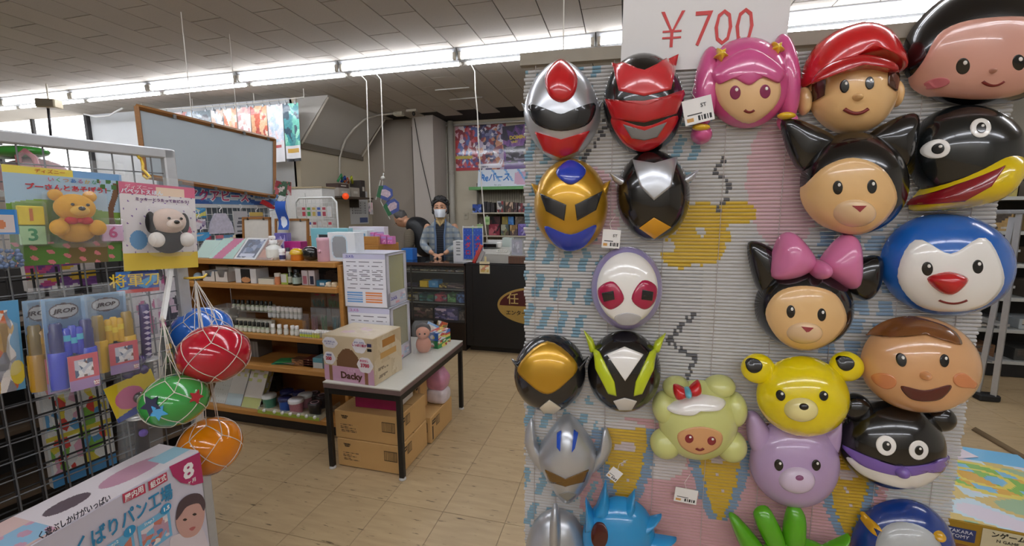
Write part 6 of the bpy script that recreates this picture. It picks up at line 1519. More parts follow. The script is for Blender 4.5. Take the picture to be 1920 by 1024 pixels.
k.build('glasses', M('8a6a4a', .3, .4), mn)
for s in (-1, 1):
    k = MB(); k.smooth = True; k.ball((s*.03, -.078, .012), (.0115, .008, .006), 10, 6, T=RT); k.build('eye', M('241a18', .2), mn)
# ================================================================ back wall behind the counter
bs_ = thing('wall_shelf_rack', 'wall shelf rack with green top edge behind the counter', 'shelf', (-1.72, 6.62, 0))
rw = 1.44
part('back_board', M('8f8876', .7), bs_, ((0, .36, 1.1), (rw, .02, 1.6)))
k = MB()
for i in range(36): k.box((-rw/2+.02+i*rw/36, .345, 1.1), (.008, .012, 1.55))
k.build('board_groove', M('7c7564', .7), bs_)
for z in (1.40, 1.03, .62): part('shelf_board', M('b8b09a', .5), bs_, ((0, .17, z), (rw, .34, .022)), bev=.002)
part('shelf_board', M('77705f', .5), bs_, ((0, .17, 1.79), (rw, .34, .02))); part('green_edge', M('5f9c58', .4), bs_, ((0, -.008, 1.795), (rw+.02, .02, .05)), bev=.004)
for s in (-1, 1): part('bracket_post', M('6a6458', .5, .3), bs_, ((s*(rw/2-.02), .34, .95), (.03, .02, 1.9)))
def onrack(label, px0, px1, yt, z, fn, side, y=6.66, d=.12, name='card_deck_box', nx=14, ny=16):
    a, b = onY(y, px0, 400)[0], onY(y, px1, 400)[0]; h = onY(y, (px0+px1)/2, yt)[2]-z
    t = thing(name, label, 'card box', ((a+b)/2, y, z)); w = b-a
    part('box_body', M(side, .45), t, ((0, d/2, h/2), (w, d, h)), bev=.001)
    canvas('printed_front', w*.97, h*.97, nx, ny, fn, t, (0, -.001, h*.015), coat=.3); return t
zt = 1.411
for i, (a, b, yt, pal, sd, nm) in enumerate(((886, 903, 383, ('2a4a9a', '4a6ac0', '16203a', '8aa0d0'), '1c2a52', 'blue card box with white figures'), (905, 911, 378, ('16161c', '22222a'), '15151a', 'slim black card box beside the blue one'), (912, 919, 379, ('201c1e', '2e282a'), '1c181a', 'wide charcoal card box'), (920, 927, 380, ('1a1416', '30262a'), '1c1618', 'dark brown card box next to charcoal one'), (932, 944, 377, ('c8c4bc', '8a2a2a', '4a4a50', 'a8a8ac'), 'a09a94', 'white and red card box'), (948, 962, 379, ('6a4a3a', 'a8826a', '3a2a24', 'c0a48a'), '5a4234', 'brown portrait card box'), (963, 970, 380, ('4a3434', '6a4a48', '2a2020'), '3a2a2a', 'maroon spine card box'), (972, 985, 381, ('7a2a30', 'a8a0a0', '3a2a2e'), '5a2228', 'red and grey card box'))):
    onrack(nm+' on the upper rack shelf', a, b, yt, zt, patches(90+i, pal, 14), sd)
zt = 1.041
for i, (a, b, yt, pal, sd, nm) in enumerate(((916, 937, 420, ('6a1a2c', '8a2a3c', '2a1418', 'b05a62'), '3a1420', 'maroon card box'), (939, 954, 421, ('7a7a50', '4a5a5a', 'a8a890', '5a4a3a'), '5a5a46', 'olive grey card box'), (956, 970, 422, ('8a6a3a', '5a4a4a', 'c0a070'), '6a5638', 'tan card box'), (971, 988, 420, ('6a5aa0', '8a7ac0', '4a3a6a', 'b0a4d0'), '5a4c88', 'violet card box'))):
    onrack(nm+' in the front row of the lower rack shelf', a, b, yt, zt, patches(110+i, pal, 14), sd)
for i, (a, b, pal, sd, nm) in enumerate(((918, 938, ('2a1618', '4a2022', '16100f'), '2a1618', 'dark red card box'), (941, 952, ('b09a2a', '8a7a3a', 'c8b84a'), '8a7828', 'yellow card box'), (952.5, 963, ('2a6ab0', '4a8ac8'), '2a5a90', 'bright blue card box'), (966, 986, ('6a5a48', '9a8a78', '4a3e34'), '5a4c3e', 'taupe card box'))):
    t = onrack(nm+' in the back row of the lower rack shelf', a, b, 406, zt, patches(120+i, pal, 14), sd, 6.8, .1)
for i, (a, b, y0) in enumerate(((881, 891, 1.06), (894, 905, 1.1), (909, 918, 1.22))):
    t = thing('green_price_card', ('pale green price card at the end of the rack', 'green price card hanging beside the first one', 'green price card hanging from the upper rack shelf')[i], 'price card', (onY(6.6, (a+b)/2, 410)[0], 6.60, y0-.005), group='green price cards on the rack')
    canvas('card', onY(6.6, b, 410)[0]-onY(6.6, a, 410)[0], .13, 12, 12, layers('a9c88a', (.2, .3, .8, .7, '7ea866')), t, thick=.002); part('clip', M('d0d4cc', .4), t, ((0, .006, .135), (.02, .012, .03)))
# sloping banner on the rack
bn = thing('shop_banner', 'white and blue banner with bold blue lettering on the rack top', 'banner', (onY(6.64, 942, 352)[0], 6.66, 1.80), rot=(R(-12), 0, 0))
bwid, bhei = onY(6.64, 990, 340)[0]-onY(6.64, 893, 340)[0], .30
canvas('printed_sheet', bwid, bhei, 50, 20, lambda u, v: (126, 172, 220) if (u*2.2+v*.55) % .55 < .1 and v > .35 else ((206, 168, 190) if u > .72 and (u-.85)**2*4+(v-.5)**2 < .14 else (214, 222, 232)), bn, coat=.3, thick=.004)
text('Reバース', bhei*.5, '2f78c4', bn, (-bwid*.16, -.001, bhei*.55), off=.004, shear=.15, fit=bwid*.56); text('for you', bhei*.13, '5a6a80', bn, (-bwid*.1, -.001, bhei*.16))
# posters on the wall
def poster(label, px0, px1, y0, y1, yy, pal, n, seed, lay=(), rot=0.0, nx=40, ny=60):
    a, b = onY(yy, px0, y1), onY(yy, px1, y1); h = onY(yy, (px0+px1)/2, y0)[2]-onY(yy, (px0+px1)/2, y1)[2]; w = b[0]-a[0]
    t = thing('wall_poster', label, 'poster', ((a[0]+b[0])/2, yy, (onY(yy, (px0+px1)/2, y1)[2])), rot=(0, rot, 0))
    canvas('printed_sheet', w, h, nx, ny, layers(patches(seed, pal, n, 20, 1, 1.4), *lay), t, coat=.4, thick=.001); return t, w, h
poster('red and violet picture poster nearest the wall pipe', 855, 897, 236, 320, 6.985, ('8a2a34', 'c85a6a', 'd8a8b4', '5a6aa8', 'e0d4d8', '6a4a7a', 'b83a3a'), 120, 3, ((0, 0, 1, .06, 'b02a34'), (.0, .27, .75, .33, 'c8b44a')))
poster('violet grey picture poster in the middle of the back wall', 896, 949, 233, 318, 6.975, ('4a4a78', 'b8a8c0', 'd8d0d8', '8a3a44', '7a7aa0', 'c88a6a', '3a3450'), 130, 5, ((.02, .03, .8, .14, 'd2ccd4'), (.06, .05, .4, .12, textlines('d2ccd4', '6a6a78', 3, 2))))
t, w, h = poster('purple and black game poster beside the blind edge', 946, 1000, 234, 316, 6.965, ('5a3a7a', '3a2a58', '7a4a90', '2a2038', '8a5a98'), 60, 7, ((.08, .2, .92, .52, patches(4, ('1c1622', '2a2230', '8a8494', '3a3040'), 40)), (0, 0, 1, .14, '6a4a88')), R(-3))
text('DOMIN', h*.11, 'd8b83a', t, (0, -.0015, h*.72), off=.004); text('UNIT', h*.07, 'd8b83a', t, (-w*.1, -.0015, h*.62), off=.002)
# pipes, outlet, cables
def tube_thing(name, label, cat, pts, r, mat, n=10, **kw):
    p0_ = Vector(pts[0]); t = thing(name, label, cat, p0_)
    k = MB(); k.smooth = True; k.tube([Vector(p)-p0_ for p in pts], r, n); k.build(kw.get('part', 'pipe_run'), mat, t); return t
vx = onY(6.9, 846, 300)[0]
t = tube_thing('wall_pipe', 'thick grey vertical pipe on the back wall by the pillar', 'pipe', [(vx, 6.9, 0), (vx, 6.9, CEIL_Z)], .05, M('a9a498', .5), 16)
for z in (.6, 2.05): k = MB(); k.smooth = True; k.lathe([(.054, z), (.054, z+.05)], 16); k.build('collar', M('9a958a', .5), t)
tube_thing('thin_wall_pipe', 'thin pale pipe running beside the thick wall pipe', 'pipe', [(vx-.1, 6.95, 0), (vx-.1, 6.95, 2.8)], .014, M('b8b3a6', .5))
tube_thing('curtain_rail', 'pale horizontal rail above the wall posters', 'rail', [(vx-.1, 6.93, 2.86), (-.8, 6.93, 2.86)], .016, M('c9c6be', .4))
ol = thing('wall_outlet', 'beige wall outlet plate beside the rack', 'outlet', (onY(6.99, 874, 405)[0], 6.99, onY(6.99, 874, 405)[2])); part('plate', M('b3aa96', .5), ol, ((0, 0, 0), (.08, .016, .12)), bev=.003); part('slot', M('3a362e', .5), ol, ((-.012, -.009, .01), (.006, .004, .03)), ((.012, -.009, .01), (.006, .004, .03)))
def slope(px, py, off=.03):
    n_ = np.array([.563, 0, -.485])/.743; o_ = np.array([-4.225, 5, 2.352])+n_*off; d_ = ray(px, py); return tuple(CAM+d_*(((o_-CAM) @ n_)/(d_ @ n_)))
c0 = [onX(-4.2, 637, 348), onX(-4.2, 637, 296)]
cd = [tuple(c0[0]), tuple(c0[1]), slope(640, 284), slope(648, 262), slope(664, 241), slope(684, 224), tuple(onZ(2.895, 708, 216)), tuple(onZ(2.9, 745, 212))]
tube_thing('cable_conduit', 'bent white cable conduit running up the stair wall to the ceiling', 'conduit', cd, .016, M('b8b2a6', .5), part='conduit_run')
jb = onZ(2.9, 748, 213); t = thing('junction_box', 'small beige junction box on the ceiling by the pillar', 'junction box', (jb[0], jb[1], 2.895)); part('box', M('c3bda9', .5), t, ((0, 0, 0), (.14, .1, .05)), bev=.005); part('lid', M('cfc9b6', .5), t, ((0, 0, -.027), (.12, .08, .006)))
t = thing('ceiling_sensor', 'small ceiling sensor with dark lens by the pillar top', 'sensor', (onZ(2.88, 772, 210)[0], onZ(2.88, 772, 210)[1], 2.90)); part('bracket', M('b8b2a2', .5), t, ((0, 0, 0), (.16, .05, .03))); k = MB(); k.smooth = True; k.ball((.03, 0, -.045), (.025, .025, .035), 10, 8); k.build('lens', M('2a2624', .3), t)
tube_thing('sloping_cable', 'thin black cable sloping down past the pillar', 'cable', [tuple(onY(6.42, 777, 222)), tuple(onY(6.42, 790, 300)), tuple(onY(6.42, 816, 412)), tuple(onY(6.42, 822, 450))], .006, M('2a2725', .6), 6, part='cable_run')
# calendar and wall board on the stair wall (x = -4.23, faces +x)
def sidewall(name, label, cat, pxl, pxr, yt, yb, fn, x=-4.222, nx=20, ny=26):
    a, b = onX(x, pxl, (yt+yb)/2), onX(x, pxr, (yt+yb)/2); zb, zt_ = onX(x, (pxl+pxr)/2, yb)[2], onX(x, (pxl+pxr)/2, yt)[2]
    t = thing(name, label, cat, (x, (a[1]+b[1])/2, zb), R(90)); canvas('printed_sheet', b[1]-a[1], zt_-zb, nx, ny, fn, t, thick=.004, coat=.1); return t
sidewall('wall_calendar', 'white month calendar hanging on the stair wall', 'calendar', 656, 690, 358, 420, layers('dfe2e3', (.1, .72, .9, .95, layers('c4c8ca', (.4, .2, .6, .8, '4a4a50'))), (.12, .3, .9, .68, lambda u, v: (120, 122, 128) if (u*7 % 1) < .4 and (v*5 % 1) < .45 else (196, 200, 202)), (.5, .05, .95, .2, '5a6a9a')))
wsf = thing('wall_ledge', 'small ledge shelf on the stair wall loaded with boxes', 'shelf', (-4.0, 5.62, onX(-4.0, 620, 368)[2]), R(90))
part('ledge_board', M('55493c', .6), wsf, ((0, 0, -.012), (.8, .36, .024))); part('bracket', M('3a342c', .6), wsf, ((-.3, .1, -.08), (.02, .16, .14))); part('bracket', M('3a342c', .6), wsf, ((.3, .1, -.08), (.02, .16, .14)))
lz = float(wsf.location[2])
for i, (yy, w, d, h, c, nm) in enumerate(((5.40, .26, .22, .12, 'b0aaa0', 'grey flat box on the wall ledge'), (5.40, .24, .2, .06, '4a3a34', 'brown flat box on top of the grey one on the ledge'), (5.68, .2, .2, .14, 'b0a89a', 'pale box in the middle of the wall ledge'), (5.88, .1, .2, .26, '3a3430', 'dark upright file box at the ledge end'))):
    t = thing('storage_box', nm, 'box', (-4.0, yy, lz+(.121 if i == 1 else 0)), R(90)); part('box_body', M(c, .6), t, ((0, 0, h/2), (w, d, h)), bev=.002); part('label_strip', M('d0ccc2', .6), t, ((0, -d/2-.001, h*.5), (w*.5, .001, h*.25)))
t = thing('party_bag', 'clear bag of coloured party goods on the ledge boxes', 'bag', (-4.0, 5.6, lz+.182), R(90))
for dx, c in ((-.14, '3f8a5a'), (-.06, '2a4a9a'), (.03, 'c8b8b0'), (.1, 'b8c03a'), (-.0, 'b05a3a')): k = MB(); k.smooth = True; k.tube([(dx-.05, 0, .03), (dx, -.03, .09+abs(dx)*.3), (dx+.06, 0, .03)], .018, 8); k.build('party_item', gloss(c, .4), t)
ln = onX(-3.72, 648, 368); t = thing('paper_lantern', 'small orange red round lamp ball under the wall ledge', 'lantern', ln); k = MB(); k.smooth = True; k.ball((0, 0, 0), .045, 16, 12); k.build('globe', M('e04818', .5, emit=.6), t); k = MB(); k.tube([(0, 0, .045), (0, 0, lz-ln[2]-.012), (-.14, 0, lz-ln[2]-.012)], .004, 6); k.build('cap', M('3a3430', .5), t)
# white wire rack with hanging packets
kx0, kx1, ky = onY(4.3, 556, 400)[0], onY(4.3, 632, 400)[0], 4.3
rkz = onY(ky, 594, 371)[2]
wk = thing('packet_rack', 'white wire rack with rows of small hanging packets by the stair wall', 'rack', ((kx0+kx1)/2, ky, 0)); kw_ = kx1-kx0
WHT = M('dcdedc', .4)
k = MB(); k.smooth = True; k.tube([(-kw_/2, 0, 0), (-kw_/2, 0, rkz-.05), (-kw_/2+.05, 0, rkz), (kw_/2-.05, 0, rkz), (kw_/2, 0, rkz-.05), (kw_/2, 0, 0)], .012, 8); k.build('rack_frame', WHT, wk)
w0_ = MB(); w0_.cyl((0, 0, .6), (0, 0, rkz), .003, 5); wo = w0_.build('rack_wire', WHT, wk); wo.location = (-kw_/2+.05, 0, 0)
for i in range(1, 9): c = wo.copy(); col.objects.link(c); c.location = (-kw_/2+.05+i*(kw_-.1)/8, 0, 0)
h0_ = MB(); h0_.cyl((-kw_/2, .004, 0), (kw_/2, .004, 0), .003, 5); hw = h0_.build('rack_wire', WHT, wk); hw.location = (0, 0, rkz-.06)
for i in range(1, 9): c = hw.copy(); col.objects.link(c); c.location = (0, 0, rkz-.06-.06*i)
part('foot_bar', WHT, wk, ((-kw_/2, 0, .012), (.03, .26, .024)), ((kw_/2, 0, .012), (.03, .26, .024)))
cols_ = ('c9c6c2', 'c84a5a', '4a9a5a', 'c8b060', '4a6ab8', 'b04a5a', 'd0d4d8')
for r_ in range(2):
    for i in range(7):
        zz = rkz-.22-.17*r_; t = thing('hanging_packet', ('grey', 'crimson', 'green', 'sand', 'blue', 'wine', 'white')[i]+' small packet in the '+('upper', 'lower')[r_]+' row of the white rack', 'packet', (kx0+.06+i*(kw_-.1)/6.6, ky-.03, zz), group='packets on the white rack')
        canvas('card', .058, .12, 8, 12, layers('d6d4d2', (.1, .1, .9, .5, cols_[i] if r_ == 0 else 'c4c8cc'), (.1, .7, .9, .9, cols_[(i+2*r_) % 7])), t, thick=.008, coat=.4); part('hook', WHT, t, ((0, .015, .124), (.004, .03, .004)))
# long ceiling cords with hanging shop cards
CORD = M('d2cec6', .7)
def cord(label, pts, r=.006):
    pts = [(pts[0][0], 4.03, 2.85)]+pts; return tube_thing('pull_cord', label, 'cord', pts, r, CORD, 6, part='cord_run')
YC = 4.0
cord('straight white cord from the lamp row carrying a small clear packet', [tuple(onZ(2.79, 687, 152)), tuple(onY(YC, 690, 260)), tuple(onY(YC, 694, 372)), tuple(onY(YC, 695, 394))])
t = thing('card_packet', 'small clear packet of cards at the end of the hanging cord', 'packet', tuple(onY(YC, 695, 402))); canvas('card', .05, .12, 8, 12, patches(44, ('8a8488', 'b0a8aa', '5a5458', 'c8a0a8'), 12), t, thick=.006, coat=.6); part('clip', M('2a2826', .5), t, ((0, .004, .135), (.03, .01, .02)))
cord('straight white cord from the lamp row ending in a metal clip', [tuple(onZ(2.79, 714, 149)), tuple(onY(YC, 717, 240)), tuple(onY(YC, 720, 322))])
t = thing('cord_clip', 'silver ball clip joining the cord and the shop cards', 'clip', tuple(onY(YC, 718, 334))); k = MB(); k.smooth = True; k.ball((0, 0, 0), .022, 12, 8); k.tube([(0, 0, 0), (.01, 0, .05)], .006, 6); k.build('ball_clip', M('c8c8c4', .3, .6), t)
cord('wavy white cord hanging from the lamp row near the blind', [tuple(onZ(2.79, 890, 134)), tuple(onY(YC, 891, 170)), tuple(onY(YC, 895, 210)), tuple(onY(YC, 898, 280)), tuple(onY(YC, 903, 350)), tuple(onY(YC, 908, 410)), tuple(onY(YC, 914, 455))], .0055)
for i, (px, py, ang, lb) in enumerate(((722, 362, R(18), 'upper green and violet shop card hanging from the clip'), (735, 388, R(-28), 'lower green and violet shop card hanging above the bending man'))):
    t = thing('shop_card', lb, 'shop card', tuple(onY(YC-.01, px, py)), rot=(0, ang, 0))
    s_ = .085; pts = [(-s_, -s_*.75), (s_*.6, -s_*.85), (s_*1.1, 0), (s_*.8, s_*.7), (-s_*.2, s_*.9), (-s_, s_*.6)]
    k = MB(); k.prism(pts, -.003, .003); k.build('card_plate', M('4a5a9a', .4, vary=.3, scale=18), t)
    k = MB(); k.prism([(-s_, -s_*.75), (-s_*.45, -s_*.78), (-s_*.4, s_*.75), (-s_, s_*.6)], -.0045, -.003); k.build('green_field', M('2f6a44', .4), t)
    k = MB(); k.prism([(x*.62+.012, z*.5) for x, z in pts], -.0055, -.003); k.build('title_plate', M('c8b4c0', .4, vary=.5, scale=60), t)
    k = MB(); k.tube([(-s_*1.0, 0, -s_*1.15), (-s_*1.0, 0, s_*1.3)], .004, 6); k.build('card_rod', M('cfd4cc', .4), t)
    if i: k = MB(); k.tube([(-s_, 0, s_*1.3), tuple(Matrix.Rotation(-ang, 3, 'Y') @ Vector(tuple(np.array(onY(YC, 718, 334))-np.array(onY(YC-.01, px, py)))))], .003, 5); k.build('card_string', CORD, t)

# ================================================================ wall with hanging posters, hung board, gondola with banner
sl = thing('poster_line', 'thin line under the ceiling from which the picture sheets hang', 'line', (-4.8, 4.66, 2.80)); k = MB(); k.tube([(-1.7, 0, .03), (-.8, 0, .005), (.2, 0, 0), (.95, 0, .02)], .006, 6); k.build('line_run', CORD, sl)
for x_ in (-1.7, -.8, .2, .95): k = MB(); k.tube([(x_, 0, 0), (x_, 0, CEIL_Z-2.80)], .004, 5); k.build('line_hanger', CORD, sl)
edges = (306, 352, 397, 420, 446, 471, 502, 532, 562)
pals = (('d8c4c4', 'c87a7a', 'e0d8d4', 'b0a0a8'), ('c8b4b0', 'e0d0c8', 'b0706a', '9aa0b0'), ('3a4450', '5a6a70', '2a2e34', '8a9aa8'), ('e0d8d4', 'b8c4d4', 'c8b0a0', '2a3038'), ('e0c8b4', 'd89a7a', 'ecdccc', 'c87a5a', 'd8b48a'), ('e4d4d0', 'd8b0a8', 'c89a9a', 'f0e6e0'), ('d8a47a', 'c85a3a', 'ecd4c0', 'e0b48a', 'b04a3a'), ('c8d8e4', 'd8dce8', 'e8d4d8', 'b8ccdc'), ('5ab4a0', '3a8a90', '2a4a5a', '8ad0b8'))
nms = ('rose grey', 'pink and cream', 'charcoal', 'white and navy', 'apricot', 'blush', 'orange flame', 'pale blue and white', 'sea green and navy')
for i in range(9):
    x0_ = onY(4.66, edges[i]-(46 if i == 0 else 0) if i < 8 else 533, 200)[0] if i else onY(4.66, 268, 200)[0]
    a = edges[i-1] if i else 268; b = edges[i]
    if i == 8: a, b = 532, 562
    xa, xb = onY(4.66, a, 230)[0], onY(4.66, b, 230)[0]
    t = thing('hanging_picture_sheet', nms[i]+' picture sheet hanging from the line under the ceiling', 'poster', ((xa+xb)/2, 4.66, 2.06), group='picture sheets on the line')
    h = .70
    lay = ((0, 0, 1, .28, 'd8d8da'), (.1, .16, .9, .22, 'c8a04a'), (0, 0, 1, .05, '2a2c30')) if i == 8 else (((0, 0, 1, .35, 'dcdcde'), (.2, .24, .8, .3, 'b04a4a')) if i == 7 else ())
    canvas('printed_sheet', (xb-xa)*.98, h, 20, 40, layers(patches(140+i, pals[i], 46, 18, 1, 2), *lay), t, coat=.3, bend=lambda u, v: .02*math.sin(u*5)*(1-v), thick=.002)
    for s in (-.3, .3): k = MB(); k.tube([(s*(xb-xa), 0, h), (s*(xb-xa), 0, h+.06)], .004, 5); k.box((s*(xb-xa), 0, h), (.03, .012, .03)); k.build('clip', M('8a8e90', .4, .4), t)
wb = thing('hung_board', 'large blue grey board in a wooden frame hung from the ceiling', 'board', (-3.3, 2.94, 0), R(90))
q = [onX(-3.3, *p) for p in ((255, 200), (514, 262), (514, 369), (278, 331))]
L4 = [(float(p[1]-2.94), float(p[2])) for p in q]; L4[3] = (L4[0][0], L4[3][1])
k = MB(); k.prism(L4, 0, .02); k.build('board_sheet', M('b3bec4', .6, vary=.03, scale=4), wb)
def rail_(a, b, nm='frame_rail'):
    k = MB(); k.tube([(a[0], -.006, a[1]), (b[0], -.006, b[1])], .019, 4); k.build(nm, WOOD2 if True else WOOD, wb)
for i in range(4): rail_(L4[i], L4[(i+1) % 4])
for f in (.2, .45, .7, .92):
    for a, b in ((L4[0], L4[1]), (L4[3], L4[2])): part('frame_clip', M('6a6a68', .4, .5), wb, ((a[0]+(b[0]-a[0])*f, -.026, a[1]+(b[1]-a[1])*f-.012), (.02, .012, .03)))
for f in (.33, .67):
    x_, z_ = L4[0][0]+(L4[1][0]-L4[0][0])*f, L4[0][1]+(L4[1][1]-L4[0][1])*f; k = MB(); k.tube([(x_, 0, z_), (x_, 0, CEIL_Z)], .003, 5); k.build('hanging_wire', CORD, wb)
gd = thing('gondola', 'white gondola with a blue bead toy banner and wire grid of hanging goods', 'display stand', (-3.42, 3.12, 0), R(90))
GL = 1.06
part('back_panel', M('7f8a94', .6), gd, ((0, .12, .85), (GL, .02, 1.7))); part('base', M('c8c6c0', .5), gd, ((0, .06, .08), (GL, .36, .16)))
part('header_rail', M('cfd2d2', .4), gd, ((0, -.002, 1.472), (GL, .02, .03)))
canvas('banner_print', GL, .27, 70, 22, lambda u, v: (214, 224, 232) if abs(v-(.22+.05*math.sin(u*22))) < .045 else ((54, 96, 168) if (v > .75 or math.sin(u*9+v*5) > .2) else (92, 142, 198)), gd, (0, -.012, 1.488), coat=.3, thick=.004)
bz = float(onX(-3.43, 400, 361)[2])
bz -= .034
text('アクアビーズ', .1, 'f2f4f8', gd, (-.12, -.0135, bz), off=.009, sx=1.0); text('アクアビーズ', .1, 'd0487e', gd, (-.12, -.0155, bz), off=.0015, sx=1.0)
vw = MB(); vw.cyl((0, 0, .7), (0, 0, 1.48), .0025, 5); wo = vw.build('upright_wire', WHT, gd); wo.location = (-GL/2+.03, 0, 0)
for i in range(1, 21): c = wo.copy(); col.objects.link(c); c.location = (-GL/2+.03+i*.05, 0, 0)
hw0 = MB(); hw0.cyl((-GL/2, .004, 0), (GL/2, .004, 0), .0025, 5); hw = hw0.build('cross_wire', WHT, gd); hw.location = (0, 0, 1.46)
for i in range(1, 13): c = hw.copy(); col.objects.link(c); c.location = (0, 0, 1.46-.06*i)
def gond(label, px0, px1, yt, yb, fn, hook=True, x=-3.36, nx=20, ny=18, shape=None):
    a, b = onX(x, px0, (yt+yb)/2), onX(x, px1, (yt+yb)/2); zb, zt_ = onX(x, (px0+px1)/2, yb)[2], onX(x, (px0+px1)/2, yt)[2]
    t = thing('hanging_pack', label, 'toy pack', (x, (a[1]+b[1])/2, zb), R(90), group='packs on the gondola grid'); w = b[1]-a[1]; h = zt_-zb
    if shape: k = MB(); k.prism([(p*w, q_*h) for p, q_ in shape], -.008, .008); k.build('pack_sheet', M(fn, .4, vary=.3, scale=40), t)
    else: canvas('pack_sheet', w, h, nx, ny, fn, t, thick=.01, coat=.3)
    if hook: k = MB(); k.smooth = True; k.tube([(0, 0, h), (0, -.0, h+.02), (.018, 0, h+.035), (.01, 0, h+.06), (-.012, 0, h+.055)], .004, 6); k.build('hanger_hook', M('e6e8ea', .4), t)
    return t
gond('pale lilac printed apron pack on a white hanger', 390, 437, 398, 438, 'c3c0d0', shape=[(-.5, 0), (.5, 0), (.42, .5), (.2, .95), (-.2, .95), (-.42, .5)])
gond('grey lettered pack on a white hanger beside the apron pack', 440, 466, 396, 450, layers('b4b4b8', (.1, .1, .9, .9, textlines('b4b4b8', '5a5a64', 9, 4))))
gond('yellow and brown pack on a white hanger at the gondola end', 469, 494, 398, 430, lambda u, v: (196, 168, 88) if v > .75 else (150, 124, 110))
gond('sky blue boxed pack at the top of the gondola grid', 356, 386, 390, 408, patches(3, ('3a8ac0', '5aa8d8', 'c8d0b8', 'd8d070'), 12), False)
gond('violet and white boxed pack under the sky blue one', 356, 386, 411, 430, patches(5, ('a89ab8', 'd8d4dc', '6a5a90', 'c8a0b0'), 12))
gond('blue striped boxed pack low on the gondola grid', 358, 396, 436, 452, patches(8, ('2a88c8', '4aa0d8', 'c8ccd0', 'b03a5a'), 14))
gond('colourful bead jar pack row at the foot of the gondola grid', 405, 462, 440, 462, patches(11, ('c89a7a', 'c86a7a', '8a7ab8', 'd8c8a8', '5a8ab0'), 30), False)
gond('light blue striped pennant card on the banner', 476, 516, 352, 372, lambda u, v: (150, 190, 222) if (u*12 % 1) < .5 else (104, 156, 206), False, -3.37)
t = gond('red plastic toy boat hanging at the banner end', 488, 514, 374, 392, 'b8202a', False, -3.33, shape=[(-.5, .55), (-.3, .95), (.1, .7), (.5, .2), (.45, 0), (.2, .05), (-.2, .4)])
# pair of small framed boards standing on the top shelf, blue tag
def framed(label, px0, px1, yt, y):
    a, b = onY(y, px0, 450)[0], onY(y, px1, 450)[0]; h = onY(y, (px0+px1)/2, yt)[2]-T1; w = b-a
    t = thing('framed_board', label, 'board', ((a+b)/2, y, T1), rot=(R(-4), 0, 0)); part('sheet', M('c6c3ba', .6), t, ((0, 0, h/2), (w, .008, h)))
    for s in (-1, 1): part('frame_rail', WOOD2, t, ((s*w/2, -.004, h/2), (.014, .014, h)))
    part('frame_rail', WOOD2, t, ((0, -.004, h), (w+.014, .014, .014))); part('frame_rail', WOOD2, t, ((0, -.004, .007), (w+.014, .014, .014)))
    for s in (-.3, .3): part('frame_clip', M('3a342e', .5), t, ((s*w, -.012, h-.006), (.008, .008, .016)))
framed('small blank board in a brown frame behind the spray bottle', 457, 506, 409, 2.46); framed('wider cream board in a brown frame behind the violet pack', 518, 577, 412, 2.45)
t = thing('blue_shop_tag', 'wavy royal blue shop tag with white print hanging before the cream board', 'tag', tuple(onY(2.40, 531, 431)))
canvas('tag_sheet', .085, .19, 16, 30, lambda u, v: (214, 222, 232) if ((u-.52)/.3)**2+((v-.28)/.2)**2 < 1 else (34, 84, 172), t, bend=lambda u, v: .012*math.sin(v*6), coat=.4, thick=.002)
k = MB(); k.tube([(0, .004, .19), (.0, .04, .21), (0, .05, .0), (0, .05, onY(2.4, 531, 431)[2]*-1+T1)], .002, 5); k.build('tag_stem', M('8a8e92', .4), t)
for i, (px, lb) in enumerate(((524, 'dark red and green shop flag card by the board corner'), (538, 'slim white and red shop flag card by the board corner'))):
    t = thing('flag_card', lb, 'shop card', tuple(onX(-3.2, px, 366)), rot=(0, R(14-10*i), R(60))); canvas('card', .11-.03*i, .13, 10, 10, patches(31+i, ('8a2a34', '3a5a44', 'c8bcb8', 'b05a60'), 12), t, thick=.003)
    k = MB(); k.tube([(0, .004, .0), (-.02, .06, -.12), (-.1, .2, -.16)], .003, 5); k.build('card_rod', M('6a6a68', .4), t)
t = thing('white_cabinet', 'white cabinet with a beige top behind the gondola end', 'cabinet', (-3.65, 4.62, 0)); part('carcass', M('d4d4d0', .5), t, ((-.25, .12, .86), (.5, .24, 1.72)), bev=.004); part('cabinet_top', M('a89a7c', .6), t, ((-.25, .12, 1.73), (.52, .26, .02))); part('door_gap', M('8a8a86', .6), t, ((-.25, -.001, .86), (.004, .002, 1.6)))
# far left: grey box on a pole, white cable, pink and green play house
pb_ = onY(3.7, 92, 195); t = thing('ceiling_speaker', 'beige box speaker hanging from a dark chain near the window', 'speaker', (pb_[0], 3.7, pb_[2]), R(25))
part('cabinet', M('b8ad92', .5), t, ((0, 0, 0), (.2, .13, .1)), bev=.01); part('front_mesh', M('8a8272', .7), t, ((0, -.067, 0), (.17, .004, .08))); k = MB(); k.tube([(0, 0, .05), (0, 0, CEIL_Z-pb_[2])], .008, 6); k.build('hanger', M('cfc9b8', .5), t)
tube_thing('chain_pole', 'dark chain pole standing below the beige speaker', 'pole', [tuple(onY(3.7, 96, 262)), (onY(3.7, 92, 215)[0], 3.7, pb_[2]-.05)], .014, M('2a2a30', .5), 6)
tube_thing('lamp_cable', 'white cable with plug hanging in front of the left wall', 'cable', [tuple(onY(4.7, 158, 214)), tuple(onY(4.7, 180, 219)), tuple(onY(4.7, 205, 217)), tuple(onY(4.7, 216, 210)), tuple(onY(4.7, 230, 203))], .012, M('e2e2e0', .5), 6, part='cable_run')
hx_ = onY(2.7, 60, 300); t = thing('toy_playhouse', 'pink plastic toy playhouse with green canopy behind the grid stand', 'toy', (hx_[0], 2.7, 0))
